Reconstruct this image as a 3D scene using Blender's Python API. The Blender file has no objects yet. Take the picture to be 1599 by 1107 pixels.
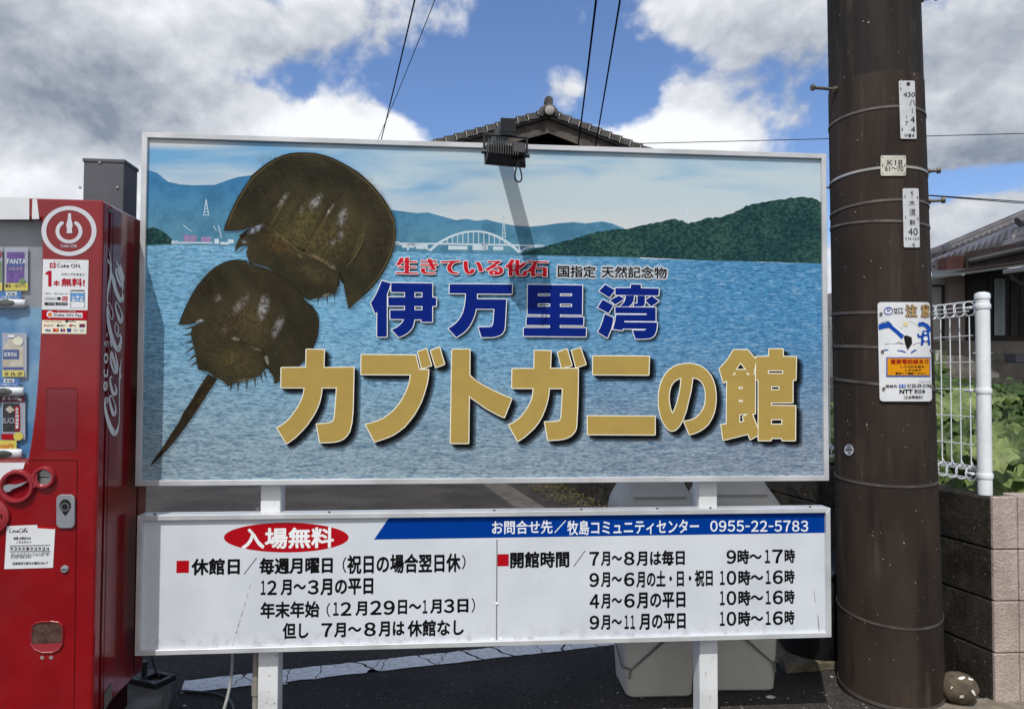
import bpy, bmesh, math, random
from mathutils import Vector, Matrix, noise
from mathutils.geometry import tessellate_polygon
random.seed(7)
S = bpy.context.scene
COL = S.collection
V = Vector
# ------------------------------------------------------------------ camera
F, PITCH, ROLL, H = 1150.0, 0.0305, 0.0045, 1.45
_f = V((0, math.cos(PITCH), math.sin(PITCH)))
_u = V((0, -math.sin(PITCH), math.cos(PITCH)))
_x = V((1, 0, 0))
CX = _x * math.cos(ROLL) + _u * math.sin(ROLL)
CU = -_x * math.sin(ROLL) + _u * math.cos(ROLL)
CF = _f
EYE = V((0, 0, H))
cam = bpy.data.cameras.new('camera')
cam.sensor_fit = 'HORIZONTAL'
cam.sensor_width = 36
cam.lens = 36 * F / 1599
cam.clip_start = 0.05
cam.clip_end = 5000
cam_ob = bpy.data.objects.new('camera', cam)
COL.objects.link(cam_ob)
cm = Matrix.Identity(4)
for i in range(3):
    cm[i][0], cm[i][1], cm[i][2], cm[i][3] = CX[i], CU[i], -CF[i], EYE[i]
cam_ob.matrix_world = cm
S.camera = cam_ob
S.view_settings.view_transform = 'Standard'
S.view_settings.look = 'None'
S.view_settings.exposure = 0.18
S.view_settings.gamma = 1.0
S.render.engine = 'CYCLES'
S.cycles.transparent_max_bounces = 40
S.cycles.max_bounces = 6
S.cycles.use_denoising = True

def ray(px, py):
    return CX * ((px - 799.5) / F) - CU * ((py - 553.5) / F) + CF
def on_y(px, py, Y):
    d = ray(px, py)
    return EYE + d * (Y / d.y)
def on_z(px, py, z=0.0):
    d = ray(px, py)
    return EYE + d * ((z - H) / d.z)
def col(r, g, b, k=1.0):
    def l(c):
        c /= 255.0
        return (c / 12.92 if c <= 0.04045 else ((c + 0.055) / 1.055) ** 2.4) * k
    return (l(r), l(g), l(b), 1.0)

# ------------------------------------------------------------------ sun and sky
SUN = V((-0.34, -1.0, 1.54)).normalized()
sl = bpy.data.lights.new('sun', 'SUN')
sl.energy = 2.9
sl.angle = math.radians(0.5)
sl.color = (1.0, 0.97, 0.93)
so = bpy.data.objects.new('sun', sl)
COL.objects.link(so)
so.rotation_mode = 'QUATERNION'
so.rotation_quaternion = SUN.to_track_quat('Z', 'Y')
so.location = SUN * 20

class NT:
    """small helper round a node tree"""
    def __init__(s, t):
        s.t = t
    def n(s, typ, **kw):
        nd = s.t.nodes.new(typ)
        for k, v in kw.items():
            setattr(nd, k, v)
        return nd
    def put(s, sock, v):
        if isinstance(v, bpy.types.NodeSocket):
            s.t.links.new(v, sock)
        else:
            sock.default_value = v
    def math(s, op, a, b=0.0, c=0.0, clamp=False):
        nd = s.n('ShaderNodeMath', operation=op, use_clamp=clamp)
        s.put(nd.inputs[0], a); s.put(nd.inputs[1], b); s.put(nd.inputs[2], c)
        return nd.outputs[0]
    def vmath(s, op, a, b=(0, 0, 0)):
        nd = s.n('ShaderNodeVectorMath', operation=op)
        s.put(nd.inputs[0], a)
        if op == 'SCALE':
            s.put(nd.inputs[3], b)
        else:
            s.put(nd.inputs[1], b)
        return nd.outputs['Value'] if op in ('LENGTH', 'DISTANCE', 'DOT_PRODUCT') else nd.outputs[0]
    def noise(s, vec, scale, detail=4.0, rough=0.55, dist=0.0):
        nd = s.n('ShaderNodeTexNoise')
        s.put(nd.inputs['Vector'], vec)
        nd.inputs['Scale'].default_value = scale
        nd.inputs['Detail'].default_value = detail
        nd.inputs['Roughness'].default_value = rough
        nd.inputs['Distortion'].default_value = dist
        return nd.outputs['Fac']
    def ramp(s, v, a, b, to0=0.0, to1=1.0, smooth=True):
        nd = s.n('ShaderNodeMapRange', interpolation_type='SMOOTHSTEP' if smooth else 'LINEAR')
        s.put(nd.inputs[0], v); s.put(nd.inputs[1], a); s.put(nd.inputs[2], b)
        s.put(nd.inputs[3], to0); s.put(nd.inputs[4], to1)
        return nd.outputs[0]
    def mix(s, fac, a, b, mode='MIX'):
        nd = s.n('ShaderNodeMix', data_type='RGBA', blend_type=mode)
        s.put(nd.inputs[0], fac); s.put(nd.inputs[6], a); s.put(nd.inputs[7], b)
        return nd.outputs[2]

world = bpy.data.worlds.new('World')
S.world = world
world.use_nodes = True
wt = NT(world.node_tree)
world.node_tree.nodes.clear()
w_out = wt.n('ShaderNodeOutputWorld')
w_bg = wt.n('ShaderNodeBackground')
SKY_K = 0.10
w_bg.inputs['Strength'].default_value = SKY_K
world.node_tree.links.new(w_bg.outputs[0], w_out.inputs[0])
sky = wt.n('ShaderNodeTexSky', sky_type='NISHITA')
sky.sun_disc = False
sky.sun_elevation = math.asin(SUN.z)
sky.sun_rotation = math.radians(198.8)
sky.air_density = 1.0
sky.dust_density = 0.6
sky.ozone_density = 2.0
tc = wt.n('ShaderNodeTexCoord')
D = tc.outputs['Generated']
def blob(px, py, rx, ry, w):
    """soft elliptical patch of the sky dome round a direction"""
    c = ray(px, py).normalized()
    dv = wt.vmath('SUBTRACT', D, tuple(c))
    dv = wt.vmath('MULTIPLY', dv, (F / rx, F / rx, F / ry))
    return wt.math('MULTIPLY', wt.ramp(wt.vmath('LENGTH', dv), 0.0, 1.0, 1.0, 0.0), w)
def total(lst):
    a = lst[0]
    for b in lst[1:]:
        a = wt.math('ADD', a, b)
    return a
Dn = wt.vmath('MULTIPLY', D, (1.0, 1.0, 1.3))
def puffs(vec):
    nd = wt.n('ShaderNodeTexVoronoi', feature='F1')
    nd.inputs['Scale'].default_value = 13.0; nd.inputs['Detail'].default_value = 2.2; nd.inputs['Roughness'].default_value = .55
    nd.normalize = True
    wb = wt.n('ShaderNodeTexNoise'); wb.inputs['Scale'].default_value = 9; wb.inputs['Detail'].default_value = 3
    wt.put(wb.inputs['Vector'], vec)
    wv = wt.vmath('SCALE', wt.vmath('SUBTRACT', wb.outputs['Color'], (.5, .5, .5)), .11)
    wt.put(nd.inputs['Vector'], wt.vmath('ADD', vec, wv))
    return wt.math('SUBTRACT', 1.0, nd.outputs['Distance'])
pf = puffs(Dn)
n1 = wt.noise(Dn, 5.2, 7.0, 0.60, 0.25)
n2 = wt.noise(Dn, 15.0, 5.0, 0.62)
n3 = wt.noise(Dn, 2.3, 4.0, 0.5)
SKYFORM = [blob(90, 110, 420, 300, .42), blob(470, 50, 360, 120, .22), blob(450, 200, 290, 95, .46), blob(560, 205, 120, 60, .30),
           blob(70, 280, 260, 110, .40), blob(1060, 212, 170, 60, .46), blob(1170, 130, 190, 130, .07),
           blob(1560, 150, 300, 240, .44), blob(1480, 400, 260, 120, .30), blob(1130, 20, 300, 90, .30), blob(870, 135, 85, 60, .34),
           blob(720, 150, 80, 50, .26), blob(1060, 150, 80, 60, .26), blob(640, 30, 190, 80, .14),
           blob(820, 70, 260, 130, -.24), blob(370, 125, 200, 60, -.26), blob(700, 150, 170, 90, -.22), blob(1020, 140, 120, 90, -.20),
           blob(1500, 285, 170, 34, -.42), blob(250, 5, 60, 40, -.12), blob(320, 200, 60, 18, -.15)]
dens = wt.math('ADD', wt.math('MULTIPLY', n1, 0.92), wt.math('MULTIPLY', n2, 0.22))
dens = wt.math('ADD', dens, wt.math('MULTIPLY', wt.math('SUBTRACT', pf, .42), .42))
dens = wt.math('ADD', dens, total(SKYFORM))
sep = wt.n('ShaderNodeSeparateXYZ'); wt.put(sep.inputs[0], D)
dens = wt.math('ADD', dens, wt.ramp(sep.outputs[1], .45, -.35, 0, .34))  # extra unseen cloud behind the view, added to make the ambient light less blue
alpha = wt.ramp(dens, 0.74, 0.92)
n1s = wt.noise(wt.vmath('ADD', Dn, (-.012, 0, .045)), 5.2, 7.0, 0.60, 0.25)
n2s = wt.noise(wt.vmath('ADD', Dn, (-.006, 0, .018)), 15.0, 5.0, 0.62)
relief = wt.math('ADD', wt.math('MULTIPLY', wt.math('SUBTRACT', n1s, n1), 1.5), wt.math('MULTIPLY', wt.math('SUBTRACT', n2s, n2), .5))
relief = wt.math('ADD', relief, wt.math('MULTIPLY', wt.math('SUBTRACT', puffs(wt.vmath('ADD', Dn, (-.006, 0, .020))), pf), .9))
DARK = [blob(300, 60, 330, 150, .22), blob(1230, 100, 230, 160, .38), blob(1530, 140, 260, 200, .30), blob(60, 190, 340, 170, .75), blob(270, 180, 230, 80, .55), blob(30, 20, 260, 120, .45), blob(1530, 245, 260, 80, .75),
        blob(1540, 60, 200, 90, .45), blob(1480, 390, 220, 80, .35), blob(1190, 120, 190, 120, .25), blob(470, 70, 260, 60, .25),
        blob(470, 205, 330, 90, -.75), blob(80, 290, 220, 80, -.55), blob(1060, 212, 190, 70, -.9), blob(250, 30, 120, 60, -.3)]
dk = wt.math('ADD', total(DARK), wt.math('MULTIPLY', wt.math('SUBTRACT', n3, 0.5), 0.9))
dk = wt.math('ADD', dk, wt.math('MULTIPLY', wt.math('SUBTRACT', n2, 0.5), -.5))
dk = wt.math('ADD', dk, relief)
dk = wt.ramp(dk, -0.42, 1.0, smooth=False)
k = 1.0 / SKY_K
cl_c = wt.mix(dk, tuple(c * k for c in col(240, 242, 246)[:3]) + (1,), tuple(c * k for c in col(130, 141, 157)[:3]) + (1,))
skyc = wt.mix(1.0, sky.outputs[0], (1.00, 1.12, 1.36, 1), 'MULTIPLY')
wt.put(w_bg.inputs['Color'], wt.mix(alpha, skyc, cl_c))

# ------------------------------------------------------------------ materials
def new_mat(name):
    m = bpy.data.materials.new(name)
    m.use_nodes = True
    t = NT(m.node_tree)
    b = m.node_tree.nodes['Principled BSDF']
    return m, t, b
def pm(name, c1, c2=None, scale=8.0, rough=0.6, bump=0.0, bscale=60.0, metal=0.0, spec=0.5, detail=5.0, coat=0.0, lo=.35, hi=.65):
    m, t, b = new_mat(name)
    co = t.n('ShaderNodeTexCoord').outputs['Object']
    if c2 is None:
        c2 = tuple(x * 0.86 for x in c1[:3]) + (1,)
    t.put(b.inputs['Base Color'], t.mix(t.ramp(t.noise(co, scale, detail), lo, hi), c1, c2))
    r = t.ramp(t.noise(co, scale * 2.3, 3), .3, .7, max(0, rough - .08), min(1, rough + .08))
    t.put(b.inputs['Roughness'], r)
    b.inputs['Metallic'].default_value = metal
    b.inputs['Specular IOR Level'].default_value = spec
    b.inputs['Coat Weight'].default_value = coat
    if bump:
        bn = t.n('ShaderNodeBump')
        bn.inputs['Strength'].default_value = bump
        bn.inputs['Distance'].default_value = 0.01
        t.put(bn.inputs['Height'], t.noise(co, bscale, 4))
        t.put(b.inputs['Normal'], bn.outputs[0])
    return m
def flat(name, c, rough=0.5, spec=0.08):
    return pm(name, c, tuple(x * .93 for x in c[:3]) + (1,), 14, rough, spec=spec)

# ------------------------------------------------------------------ object helpers
MATS = {}          # object name -> world matrix of its root
def link(o, parent=None):
    COL.objects.link(o)
    if parent is not None:
        o.parent = parent
        MATS[o.name] = MATS[parent.name]
    return o
def tag(o, label=None, cat=None, group=None, kind=None):
    if label: o['label'] = label
    if cat: o['category'] = cat
    if group: o['group'] = group
    if kind: o['kind'] = kind
    return o
def thing(name, label, cat, loc=(0, 0, 0), yaw=0.0, group=None):
    o = bpy.data.objects.new(name, None)
    o.empty_display_size = 0.1
    COL.objects.link(o)
    o.location = loc
    o.rotation_euler = (0, 0, yaw)
    MATS[o.name] = Matrix.Translation(loc) @ Matrix.Rotation(yaw, 4, 'Z')
    return tag(o, label, cat, group)
class MB:
    """collects geometry given in WORLD coordinates"""
    def __init__(s):
        s.v, s.f, s.m = [], [], []
    def add(s, vs, fs, mi=0):
        b = len(s.v)
        s.v += [V(p) for p in vs]
        s.f += [tuple(i + b for i in f) for f in fs]
        s.m += [mi] * len(fs)
        return s
    def box(s, c, size, M=None, mi=0):
        x, y, z = [a / 2 for a in size]
        vs = [V((sx * x, sy * y, sz * z)) + V(c) for sx in (-1, 1) for sy in (-1, 1) for sz in (-1, 1)]
        if M is not None: vs = [M @ p for p in vs]
        return s.add(vs, [(0, 1, 3, 2), (4, 6, 7, 5), (0, 4, 5, 1), (2, 3, 7, 6), (0, 2, 6, 4), (1, 5, 7, 3)], mi)
    def hexa(s, bottom, top, mi=0):
        """prism from two loops of equal length"""
        n = len(bottom)
        return s.add(list(bottom) + list(top), [tuple(range(n - 1, -1, -1)), tuple(range(n, 2 * n))] + [(i, (i + 1) % n, n + (i + 1) % n, n + i) for i in range(n)], mi)
    def tube(s, pts, r, n=8, closed=False, mi=0):
        pts = [V(p) for p in pts]
        rr = r if isinstance(r, (list, tuple)) else [r] * len(pts)
        vs, N = [], len(pts)
        up = None
        for i, p in enumerate(pts):
            a = pts[(i - 1) % N] if (closed or i > 0) else p
            b = pts[(i + 1) % N] if (closed or i < N - 1) else p
            t = (b - a).normalized()
            if up is None:
                up = V((0, 0, 1)) if abs(t.z) < .9 else V((1, 0, 0))
            q = t.cross(up)
            if q.length < 1e-6: q = t.orthogonal()
            q.normalize()
            up = q.cross(t).normalized()
            for k in range(n):
                a_ = 2 * math.pi * k / n
                vs.append(p + (q * math.cos(a_) + up * math.sin(a_)) * rr[i])
        fs = []
        for i in range(N if closed else N - 1):
            j = (i + 1) % N
            for k in range(n):
                l = (k + 1) % n
                fs.append((i * n + k, j * n + k, j * n + l, i * n + l))
        if not closed:
            fs.append(tuple(range(n)))
            fs.append(tuple((N - 1) * n + k for k in range(n - 1, -1, -1)))
        return s.add(vs, fs, mi)
    def lathe(s, prof, c, n=24, M=None, mi=0):
        vs = []
        for r, z in prof:
            for k in range(n):
                a = 2 * math.pi * k / n
                p = V((r * math.cos(a), r * math.sin(a), z)) + V(c)
                vs.append(M @ p if M is not None else p)
        fs = []
        for i in range(len(prof) - 1):
            for k in range(n):
                l = (k + 1) % n
                fs.append((i * n + k, i * n + l, (i + 1) * n + l, (i + 1) * n + k))
        fs.append(tuple(range(n - 1, -1, -1)))
        fs.append(tuple((len(prof) - 1) * n + k for k in range(n)))
        return s.add(vs, fs, mi)
    def build(s, name, mats, parent=None, smooth=False, bevel=0.0, segs=2):
        Mi = MATS[parent.name].inverted() if parent is not None else Matrix.Identity(4)
        me = bpy.data.meshes.new(name)
        me.from_pydata([tuple(Mi @ p) for p in s.v], [], s.f)
        for m in (mats if isinstance(mats, (list, tuple)) else [mats]):
            me.materials.append(m)
        if isinstance(mats, (list, tuple)) and len(mats) > 1:
            me.polygons.foreach_set('material_index', s.m)
        bm = bmesh.new(); bm.from_mesh(me)
        bmesh.ops.recalc_face_normals(bm, faces=[f for f in bm.faces])
        bm.to_mesh(me); bm.free()
        if smooth:
            me.polygons.foreach_set('use_smooth', [True] * len(me.polygons))
            try: me.set_sharp_from_angle(angle=math.radians(40))
            except Exception: pass
        me.update()
        o = bpy.data.objects.new(name, me)
        link(o, parent)
        if bevel:
            bv = o.modifiers.new('bevel', 'BEVEL')
            bv.width = bevel; bv.segments = segs; bv.limit_method = 'ANGLE'
            bv.angle_limit = math.radians(35)
        return o
def ground_thing(o, base):
    """move a single-mesh top-level object's origin to its base"""
    b = V(base)
    o.data.transform(Matrix.Translation(-b))
    o.location = b
    return o

class Plane:
    """an upright real surface: point p, run e, normal n facing the viewer"""
    def __init__(s, p, yaw):
        s.p = V(p); s.e = V((math.cos(yaw), math.sin(yaw), 0)); s.n = V((math.sin(yaw), -math.cos(yaw), 0))
        s.up = V((0, 0, 1)); s.k = 1.0
    def pt(s, px, py, off=0.0):
        d = ray(px, py)
        t = (s.p - EYE).dot(s.n) / d.dot(s.n)
        return EYE + d * t + s.n * (off * s.k)
    def rectmap(s, x0, y0, x1, y1, off):
        A, B = s.pt(x0, y0), s.pt(x1, y1)
        w = (B - A).dot(s.e); h = (B - A).z
        return lambda u, v: A + s.e * (w * u) + s.up * (h * v) + s.n * (off * s.k)
    def rect(s, x0, y0, x1, y1, off=0.0):
        f = s.rectmap(x0, y0, x1, y1, off)
        return [f(0, 1), f(1, 1), f(1, 0), f(0, 0)]
class Pole:
    """the tapering, slightly leaning post surface"""
    def __init__(s):
        s.b = on_y(1390, 1060, 3.47); s.b.z = 0
        t = on_y(1363, 0, 3.47)
        s.h = t.z; s.t = t
        s.r0, s.r1 = 0.2205, 0.2010
        k = (t.z - on_y(1390, 1060, 3.47).z)
        z0 = on_y(1390, 1060, 3.47).z
        s.dx = (t.x - s.b.x) / (t.z - z0)
        s.b.x -= s.dx * z0
    def ax(s, z): return V((s.b.x + s.dx * z, s.b.y, z))
    def r(s, z): return s.r0 + (s.r1 - s.r0) * z / s.h
    def pt(s, px, py, off=0.0):
        d = ray(px, py); z = 1.5
        for _ in range(12):
            a = s.ax(z); r = s.r(z)
            A = d.x ** 2 + d.y ** 2; B = -2 * (d.x * a.x + d.y * a.y); Cc = a.x ** 2 + a.y ** 2 - r * r
            disc = max(0.0, B * B - 4 * A * Cc)
            t = (-B - math.sqrt(disc)) / (2 * A)
            P = EYE + d * t
            z = P.z
        n = V((P.x - a.x, P.y - a.y, 0)).normalized()
        return P + n * off
    def rectmap(s, x0, y0, x1, y1, off, skew=0.0):
        return lambda u, v: s.pt(x0 + (x1 - x0) * u + skew * v, y0 + (y1 - y0) * v, off)

_cache = {}
def glyphs(s):
    """flat outline mesh of a line of lettering, with its own size in em"""
    if s in _cache: return _cache[s]
    cu = bpy.data.curves.new('lettering_curve', 'FONT')
    cu.body = s; cu.size = 1.0; cu.fill_mode = 'FRONT'; cu.resolution_u = 3
    ob = bpy.data.objects.new('lettering_curve', cu)
    COL.objects.link(ob)
    bpy.context.view_layer.update()
    dg = bpy.context.evaluated_depsgraph_get()
    me = ob.evaluated_get(dg).to_mesh()
    vs = [v.co.copy() for v in me.vertices]; fs = [tuple(p.vertices) for p in me.polygons]
    ob.evaluated_get(dg).to_mesh_clear()
    bpy.data.objects.remove(ob); bpy.data.curves.remove(cu)
    x0 = min(v.x for v in vs); x1 = max(v.x for v in vs); y0 = min(v.y for v in vs); y1 = max(v.y for v in vs)
    _cache[s] = ([(v.x - x0, y1 - v.y) for v in vs], fs, max(x1 - x0, 1e-6), max(y1 - y0, 1e-6))
    return _cache[s]
BSTEP = .00004
def _letter(mb, s, f, bold, mi, turn=False, ay=1.0):
    vs, fs, w, h = glyphs(s)
    dirs = [(0, 0)] if bold < .003 else [(math.cos(2 * math.pi * i / 8), math.sin(2 * math.pi * i / 8)) for i in range(8)]
    b = bold if bold >= .003 else 0.0
    for i, (dx, dy) in enumerate(dirs):
        uv = [((x + b + b * dx) / (w + 2 * b), (y + ay * b * (1 + dy)) / (h + 2 * b * ay)) for x, y in vs]
        mb.add([f(v, 1 - u, i) if turn else f(u, v, i) for u, v in uv], fs, mi)
def text(mb, s, surf, box, off, bold=0.0, mi=0, ay=1.0, **kw):
    fm = [surf.rectmap(*box, off + i * BSTEP, **kw) for i in range(8)]
    _letter(mb, s, lambda u, v, i: fm[i](u, v), bold, mi, False, ay)
def rtext(mb, s, surf, box, off, bold=0.0, mi=0):
    """text turned a quarter left (reads upwards)"""
    fm = [surf.rectmap(*box, off + i * BSTEP) for i in range(8)]
    _letter(mb, s, lambda u, v, i: fm[i](u, v), bold, mi, True)
FW = {str(i): chr(0xFF10 + i) for i in range(10)}
def num(mb, s, surf, box, off, bold=0.0, mi=0):
    """digits one by one, evenly set across the box"""
    wd_ = [{'1': .50, '-': .62}.get(c, 1.0) for c in s]
    gap = .17
    tot = sum(wd_) + gap * (len(s) - 1)
    x = 0.0
    x0, y0, x1, y1 = box
    for c, w in zip(s, wd_):
        a = x0 + (x1 - x0) * x / tot; b = x0 + (x1 - x0) * (x + w) / tot
        ya = y0 + 0.0
        if c == '-':
            mb.add(surf.rect(a, y0 + (y1 - y0) * .46, b, y0 + (y1 - y0) * .58, off), [(0, 1, 2, 3)], mi)
        else:
            text(mb, FW[c], surf, (a, y0, b, y1), off, bold, mi)
        x += w + gap
def poly(mb, surf, pts, off, holes=(), mi=0, shift=(0, 0)):
    loops = [[V((x, y, 0)) for x, y in pts]] + [[V((x, y, 0)) for x, y in h] for h in holes]
    tris = tessellate_polygon(loops)
    flat_ = [p for l in loops for p in l]
    mb.add([surf.pt(p.x + shift[0], p.y + shift[1], off) for p in flat_], [tuple(t) for t in tris], mi)
def zz(pts, ox, oy, k, ky=None):
    ky = ky or k
    return [(ox + x * k, oy + y * ky) for x, y in pts]
def ell(cx, cy, rx, ry, n=28, a0=0, a1=2 * math.pi):
    return [(cx + rx * math.cos(a0 + (a1 - a0) * i / n), cy + ry * math.sin(a0 + (a1 - a0) * i / n)) for i in range(n)]
def stroke(pts, w, taper=True):
    """outline of a brush stroke along pts with widths w (list or number)"""
    L, R_ = [], []
    n = len(pts)
    ws = w if isinstance(w, (list, tuple)) else [w] * n
    for i, (x, y) in enumerate(pts):
        a = pts[max(0, i - 1)]; b = pts[min(n - 1, i + 1)]
        dx, dy = b[0] - a[0], b[1] - a[1]
        l = math.hypot(dx, dy) or 1
        L.append((x - dy / l * ws[i] / 2, y + dx / l * ws[i] / 2)); R_.append((x + dy / l * ws[i] / 2, y - dx / l * ws[i] / 2))
    return L, R_
def brush(mb, surf, pts, w, off, mi=0, sub=4):
    n = len(pts)
    ws = w if isinstance(w, (list, tuple)) else [w] * n
    P, W = [], []
    for i in range(n - 1):
        p0, p1, p2, p3 = pts[max(0, i - 1)], pts[i], pts[i + 1], pts[min(n - 1, i + 2)]
        for j in range(sub):
            t = j / sub
            P.append(tuple(0.5 * (2 * p1[k] + (p2[k] - p0[k]) * t + (2 * p0[k] - 5 * p1[k] + 4 * p2[k] - p3[k]) * t * t + (3 * p1[k] - p0[k] - 3 * p2[k] + p3[k]) * t ** 3) for k in (0, 1)))
            W.append(ws[i] + (ws[i + 1] - ws[i]) * t)
    P.append(pts[-1]); W.append(ws[-1])
    L, R_ = stroke(P, W)
    m = len(P)
    mb.add([surf.pt(x, y, off) for x, y in L + R_], [(i, i + 1, m + i + 1, m + i) for i in range(m - 1)], mi)

# ================================================================== THE SETTING
def asphalt_mat():
    m, t, b = new_mat('asphalt')
    co = t.n('ShaderNodeTexCoord').outputs['Object']
    big = t.noise(co, 1.3, 5); fine = t.noise(co, 105, 3, .7); mid = t.noise(co, 28, 4)
    c = t.mix(t.ramp(big, .35, .68), col(52, 50, 47), col(74, 70, 66))
    c = t.mix(t.math('MULTIPLY', t.ramp(mid, .45, .7), .45), c, col(36, 34, 32))
    vo = t.n('ShaderNodeTexVoronoi'); vo.inputs['Scale'].default_value = 75
    t.put(vo.inputs['Vector'], co)
    spk = t.math('MULTIPLY', t.ramp(vo.outputs['Distance'], .10, .22, 1, 0), t.ramp(t.noise(co, 60, 2), .50, .58))
    c = t.mix(spk, c, col(168, 162, 152))
    c = t.mix(t.math('MULTIPLY', t.ramp(fine, .48, .62), .75), c, col(20, 20, 19))
    t.put(b.inputs['Base Color'], c)
    b.inputs['Roughness'].default_value = 0.85
    b.inputs['Specular IOR Level'].default_value = 0.25
    bn = t.n('ShaderNodeBump'); bn.inputs['Strength'].default_value = 0.8; bn.inputs['Distance'].default_value = 0.006
    t.put(bn.inputs['Height'], t.math('ADD', fine, t.math('MULTIPLY', vo.outputs['Distance'], .8)))
    t.put(b.inputs['Normal'], bn.outputs[0])
    return m
M_asph = asphalt_mat()
g = MB()
NX, NY = 24, 24
xs = [-900, -300, -100, -40, -20] + [-12 + 1.5 * i for i in range(17)] + [20, 40, 100, 300, 900]
ys = [-60, -20, -8] + [-4 + 1.5 * i for i in range(18)] + [30, 50, 100, 300, 1200]
vs = [(x, y, 0.0) for y in ys for x in xs]
n_ = len(xs)
g.add(vs, [(j * n_ + i, j * n_ + i + 1, (j + 1) * n_ + i + 1, (j + 1) * n_ + i) for j in range(len(ys) - 1) for i in range(n_ - 1)])
tag(g.build('ground', M_asph), kind='structure')

# far ridge of hills
M_hill = pm('far_hill', col(62, 78, 96), col(48, 64, 76), .02, 1.0, spec=.1)
g = MB(); prev = None
for i in range(61):
    a = math.radians(-75 + 150 * i / 60)
    R_ = 520
    hgt = 34 + 34 * noise.noise(V((i * .16, 3.1, 0))) + 14 * noise.noise(V((i * .55, 1, 2))) + 44 * math.exp(-((i - 43) / 5.0) ** 2)
    row = [V((R_ * math.sin(a), R_ * math.cos(a), -2)), V(((R_ + 60) * math.sin(a), (R_ + 60) * math.cos(a), max(8, hgt) * .7)),
           V(((R_ + 130) * math.sin(a), (R_ + 130) * math.cos(a), max(12, hgt))), V(((R_ + 260) * math.sin(a), (R_ + 260) * math.cos(a), -2))]
    if prev:
        for k_ in range(3):
            g.add([prev[k_], row[k_], row[k_ + 1], prev[k_ + 1]], [(0, 1, 2, 3)])
    prev = row
tag(g.build('hills', M_hill, smooth=True), kind='structure')

# worn white parking line
def paint_mat():
    m, t, b = new_mat('worn_road_paint')
    co = t.n('ShaderNodeTexCoord').outputs['Object']
    c = t.mix(t.ramp(t.noise(co, 30, 5), .4, .7), col(236, 236, 234), col(210, 210, 208))
    c = t.mix(t.ramp(t.noise(co, 70, 6, .7), .60, .66), c, col(62, 61, 60))
    t.put(b.inputs['Base Color'], c); b.inputs['Roughness'].default_value = .8
    return m
g = MB()
random.seed(11)
A_, B_ = on_z(283, 1072, .004), on_z(940, 1000, .004)
dr = (B_ - A_); L_ = dr.length; dr.normalize(); nr = V((-dr.y, dr.x, 0))
edge_n = lambda q, k_: .010 * noise.noise(V((q * 9, k_, 1))) + .007 * noise.noise(V((q * 31, k_, 4)))
tpos = 0.0
cut0 = [0.0] * 7
while tpos < L_:
    ln = random.choice((.05, .09, .14, .2, .26)) * random.uniform(.7, 1.3)
    sk = random.uniform(-.05, .05)
    cut1 = [sk * (j / 6 - .5) * 2 + random.uniform(-.010, .010) for j in range(7)]
    gp = random.choice((.003, .005, .008, .014))
    n = max(3, int(ln / .02))
    grid = []
    for i in range(n + 1):
        q = i / n
        colm = []
        for j in range(7):
            tt = tpos + gp + cut0[j] + (ln + cut1[j] - cut0[j] - gp) * q
            o_ = (j / 6 - .5) * 2 * .074
            if j in (0, 6): o_ += edge_n(tt, j) * (1 if j else -1)
            colm.append(A_ + dr * tt + nr * o_)
        grid.append(colm)
    g.add([p for c_ in grid for p in c_], [(i * 7 + j, (i + 1) * 7 + j, (i + 1) * 7 + j + 1, i * 7 + j + 1) for i in range(n) for j in range(6)])
    tpos += ln; cut0 = cut1
tag(g.build('road_marking', paint_mat()), kind='structure')

# gutter slabs and light strip by the wall at the back
M_conc = pm('old_concrete', col(122, 118, 110), col(92, 88, 80), 7, .9, .5, 90)
g = MB()
wd = V((-.2308, .973, 0)); wn = V((.973, .2308, 0)); WP = V((2.160, 3.35, 0))
for i in range(9):
    a = 3.2 + i * .62
    p = WP + wd * a - wn * .62
    c = [p, p + wd * .605, p + wd * .605 - wn * .32, p - wn * .32]
    g.hexa([q + V((0, 0, -.02)) for q in c], [q + V((0, 0, .012)) for q in c])
tag(g.build('gutter', pm('gutter_concrete', col(88, 84, 79), col(70, 67, 62), 6, .9, .4, 80), bevel=.006), kind='structure')
# pale kerb in the near right corner
g = MB()
c = [on_z(x, y, 0) for x, y in ((1340, 1125), (1472, 1098), (1700, 1080), (1900, 1110), (1700, 1200), (1340, 1200))]
g.hexa([p + V((0, 0, -.05)) for p in c], [p + V((0, 0, .012)) for p in c])
tag(g.build('pavement', pm('pale_kerb', col(138, 128, 112), col(112, 104, 92), 14, .9, .6, 120), bevel=.004), kind='structure')

# garden ground behind the wall, rising to the house
g = MB()
def gz(y): return .72 + max(0, min(1, (y - 5.5) / 6.5)) * .75
rows = []
for j in range(14):
    y = 3.5 + j * 1.1
    xl = WP.x - .2372 * (y - WP.y) + .16
    rows.append([V((xl + (24 - xl) * (i / 10) ** 1.5, y, gz(y) + .03 * noise.noise(V((i, j, 0))))) for i in range(11)])
vs = [p for r in rows for p in r]
g.add(vs, [(j * 11 + i, j * 11 + i + 1, (j + 1) * 11 + i + 1, (j + 1) * 11 + i) for j in range(13) for i in range(10)])
tag(g.build('garden_soil', pm('soil', col(48, 42, 32), col(34, 30, 22), 5, 1.0, .5, 40)), kind='structure')

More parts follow.
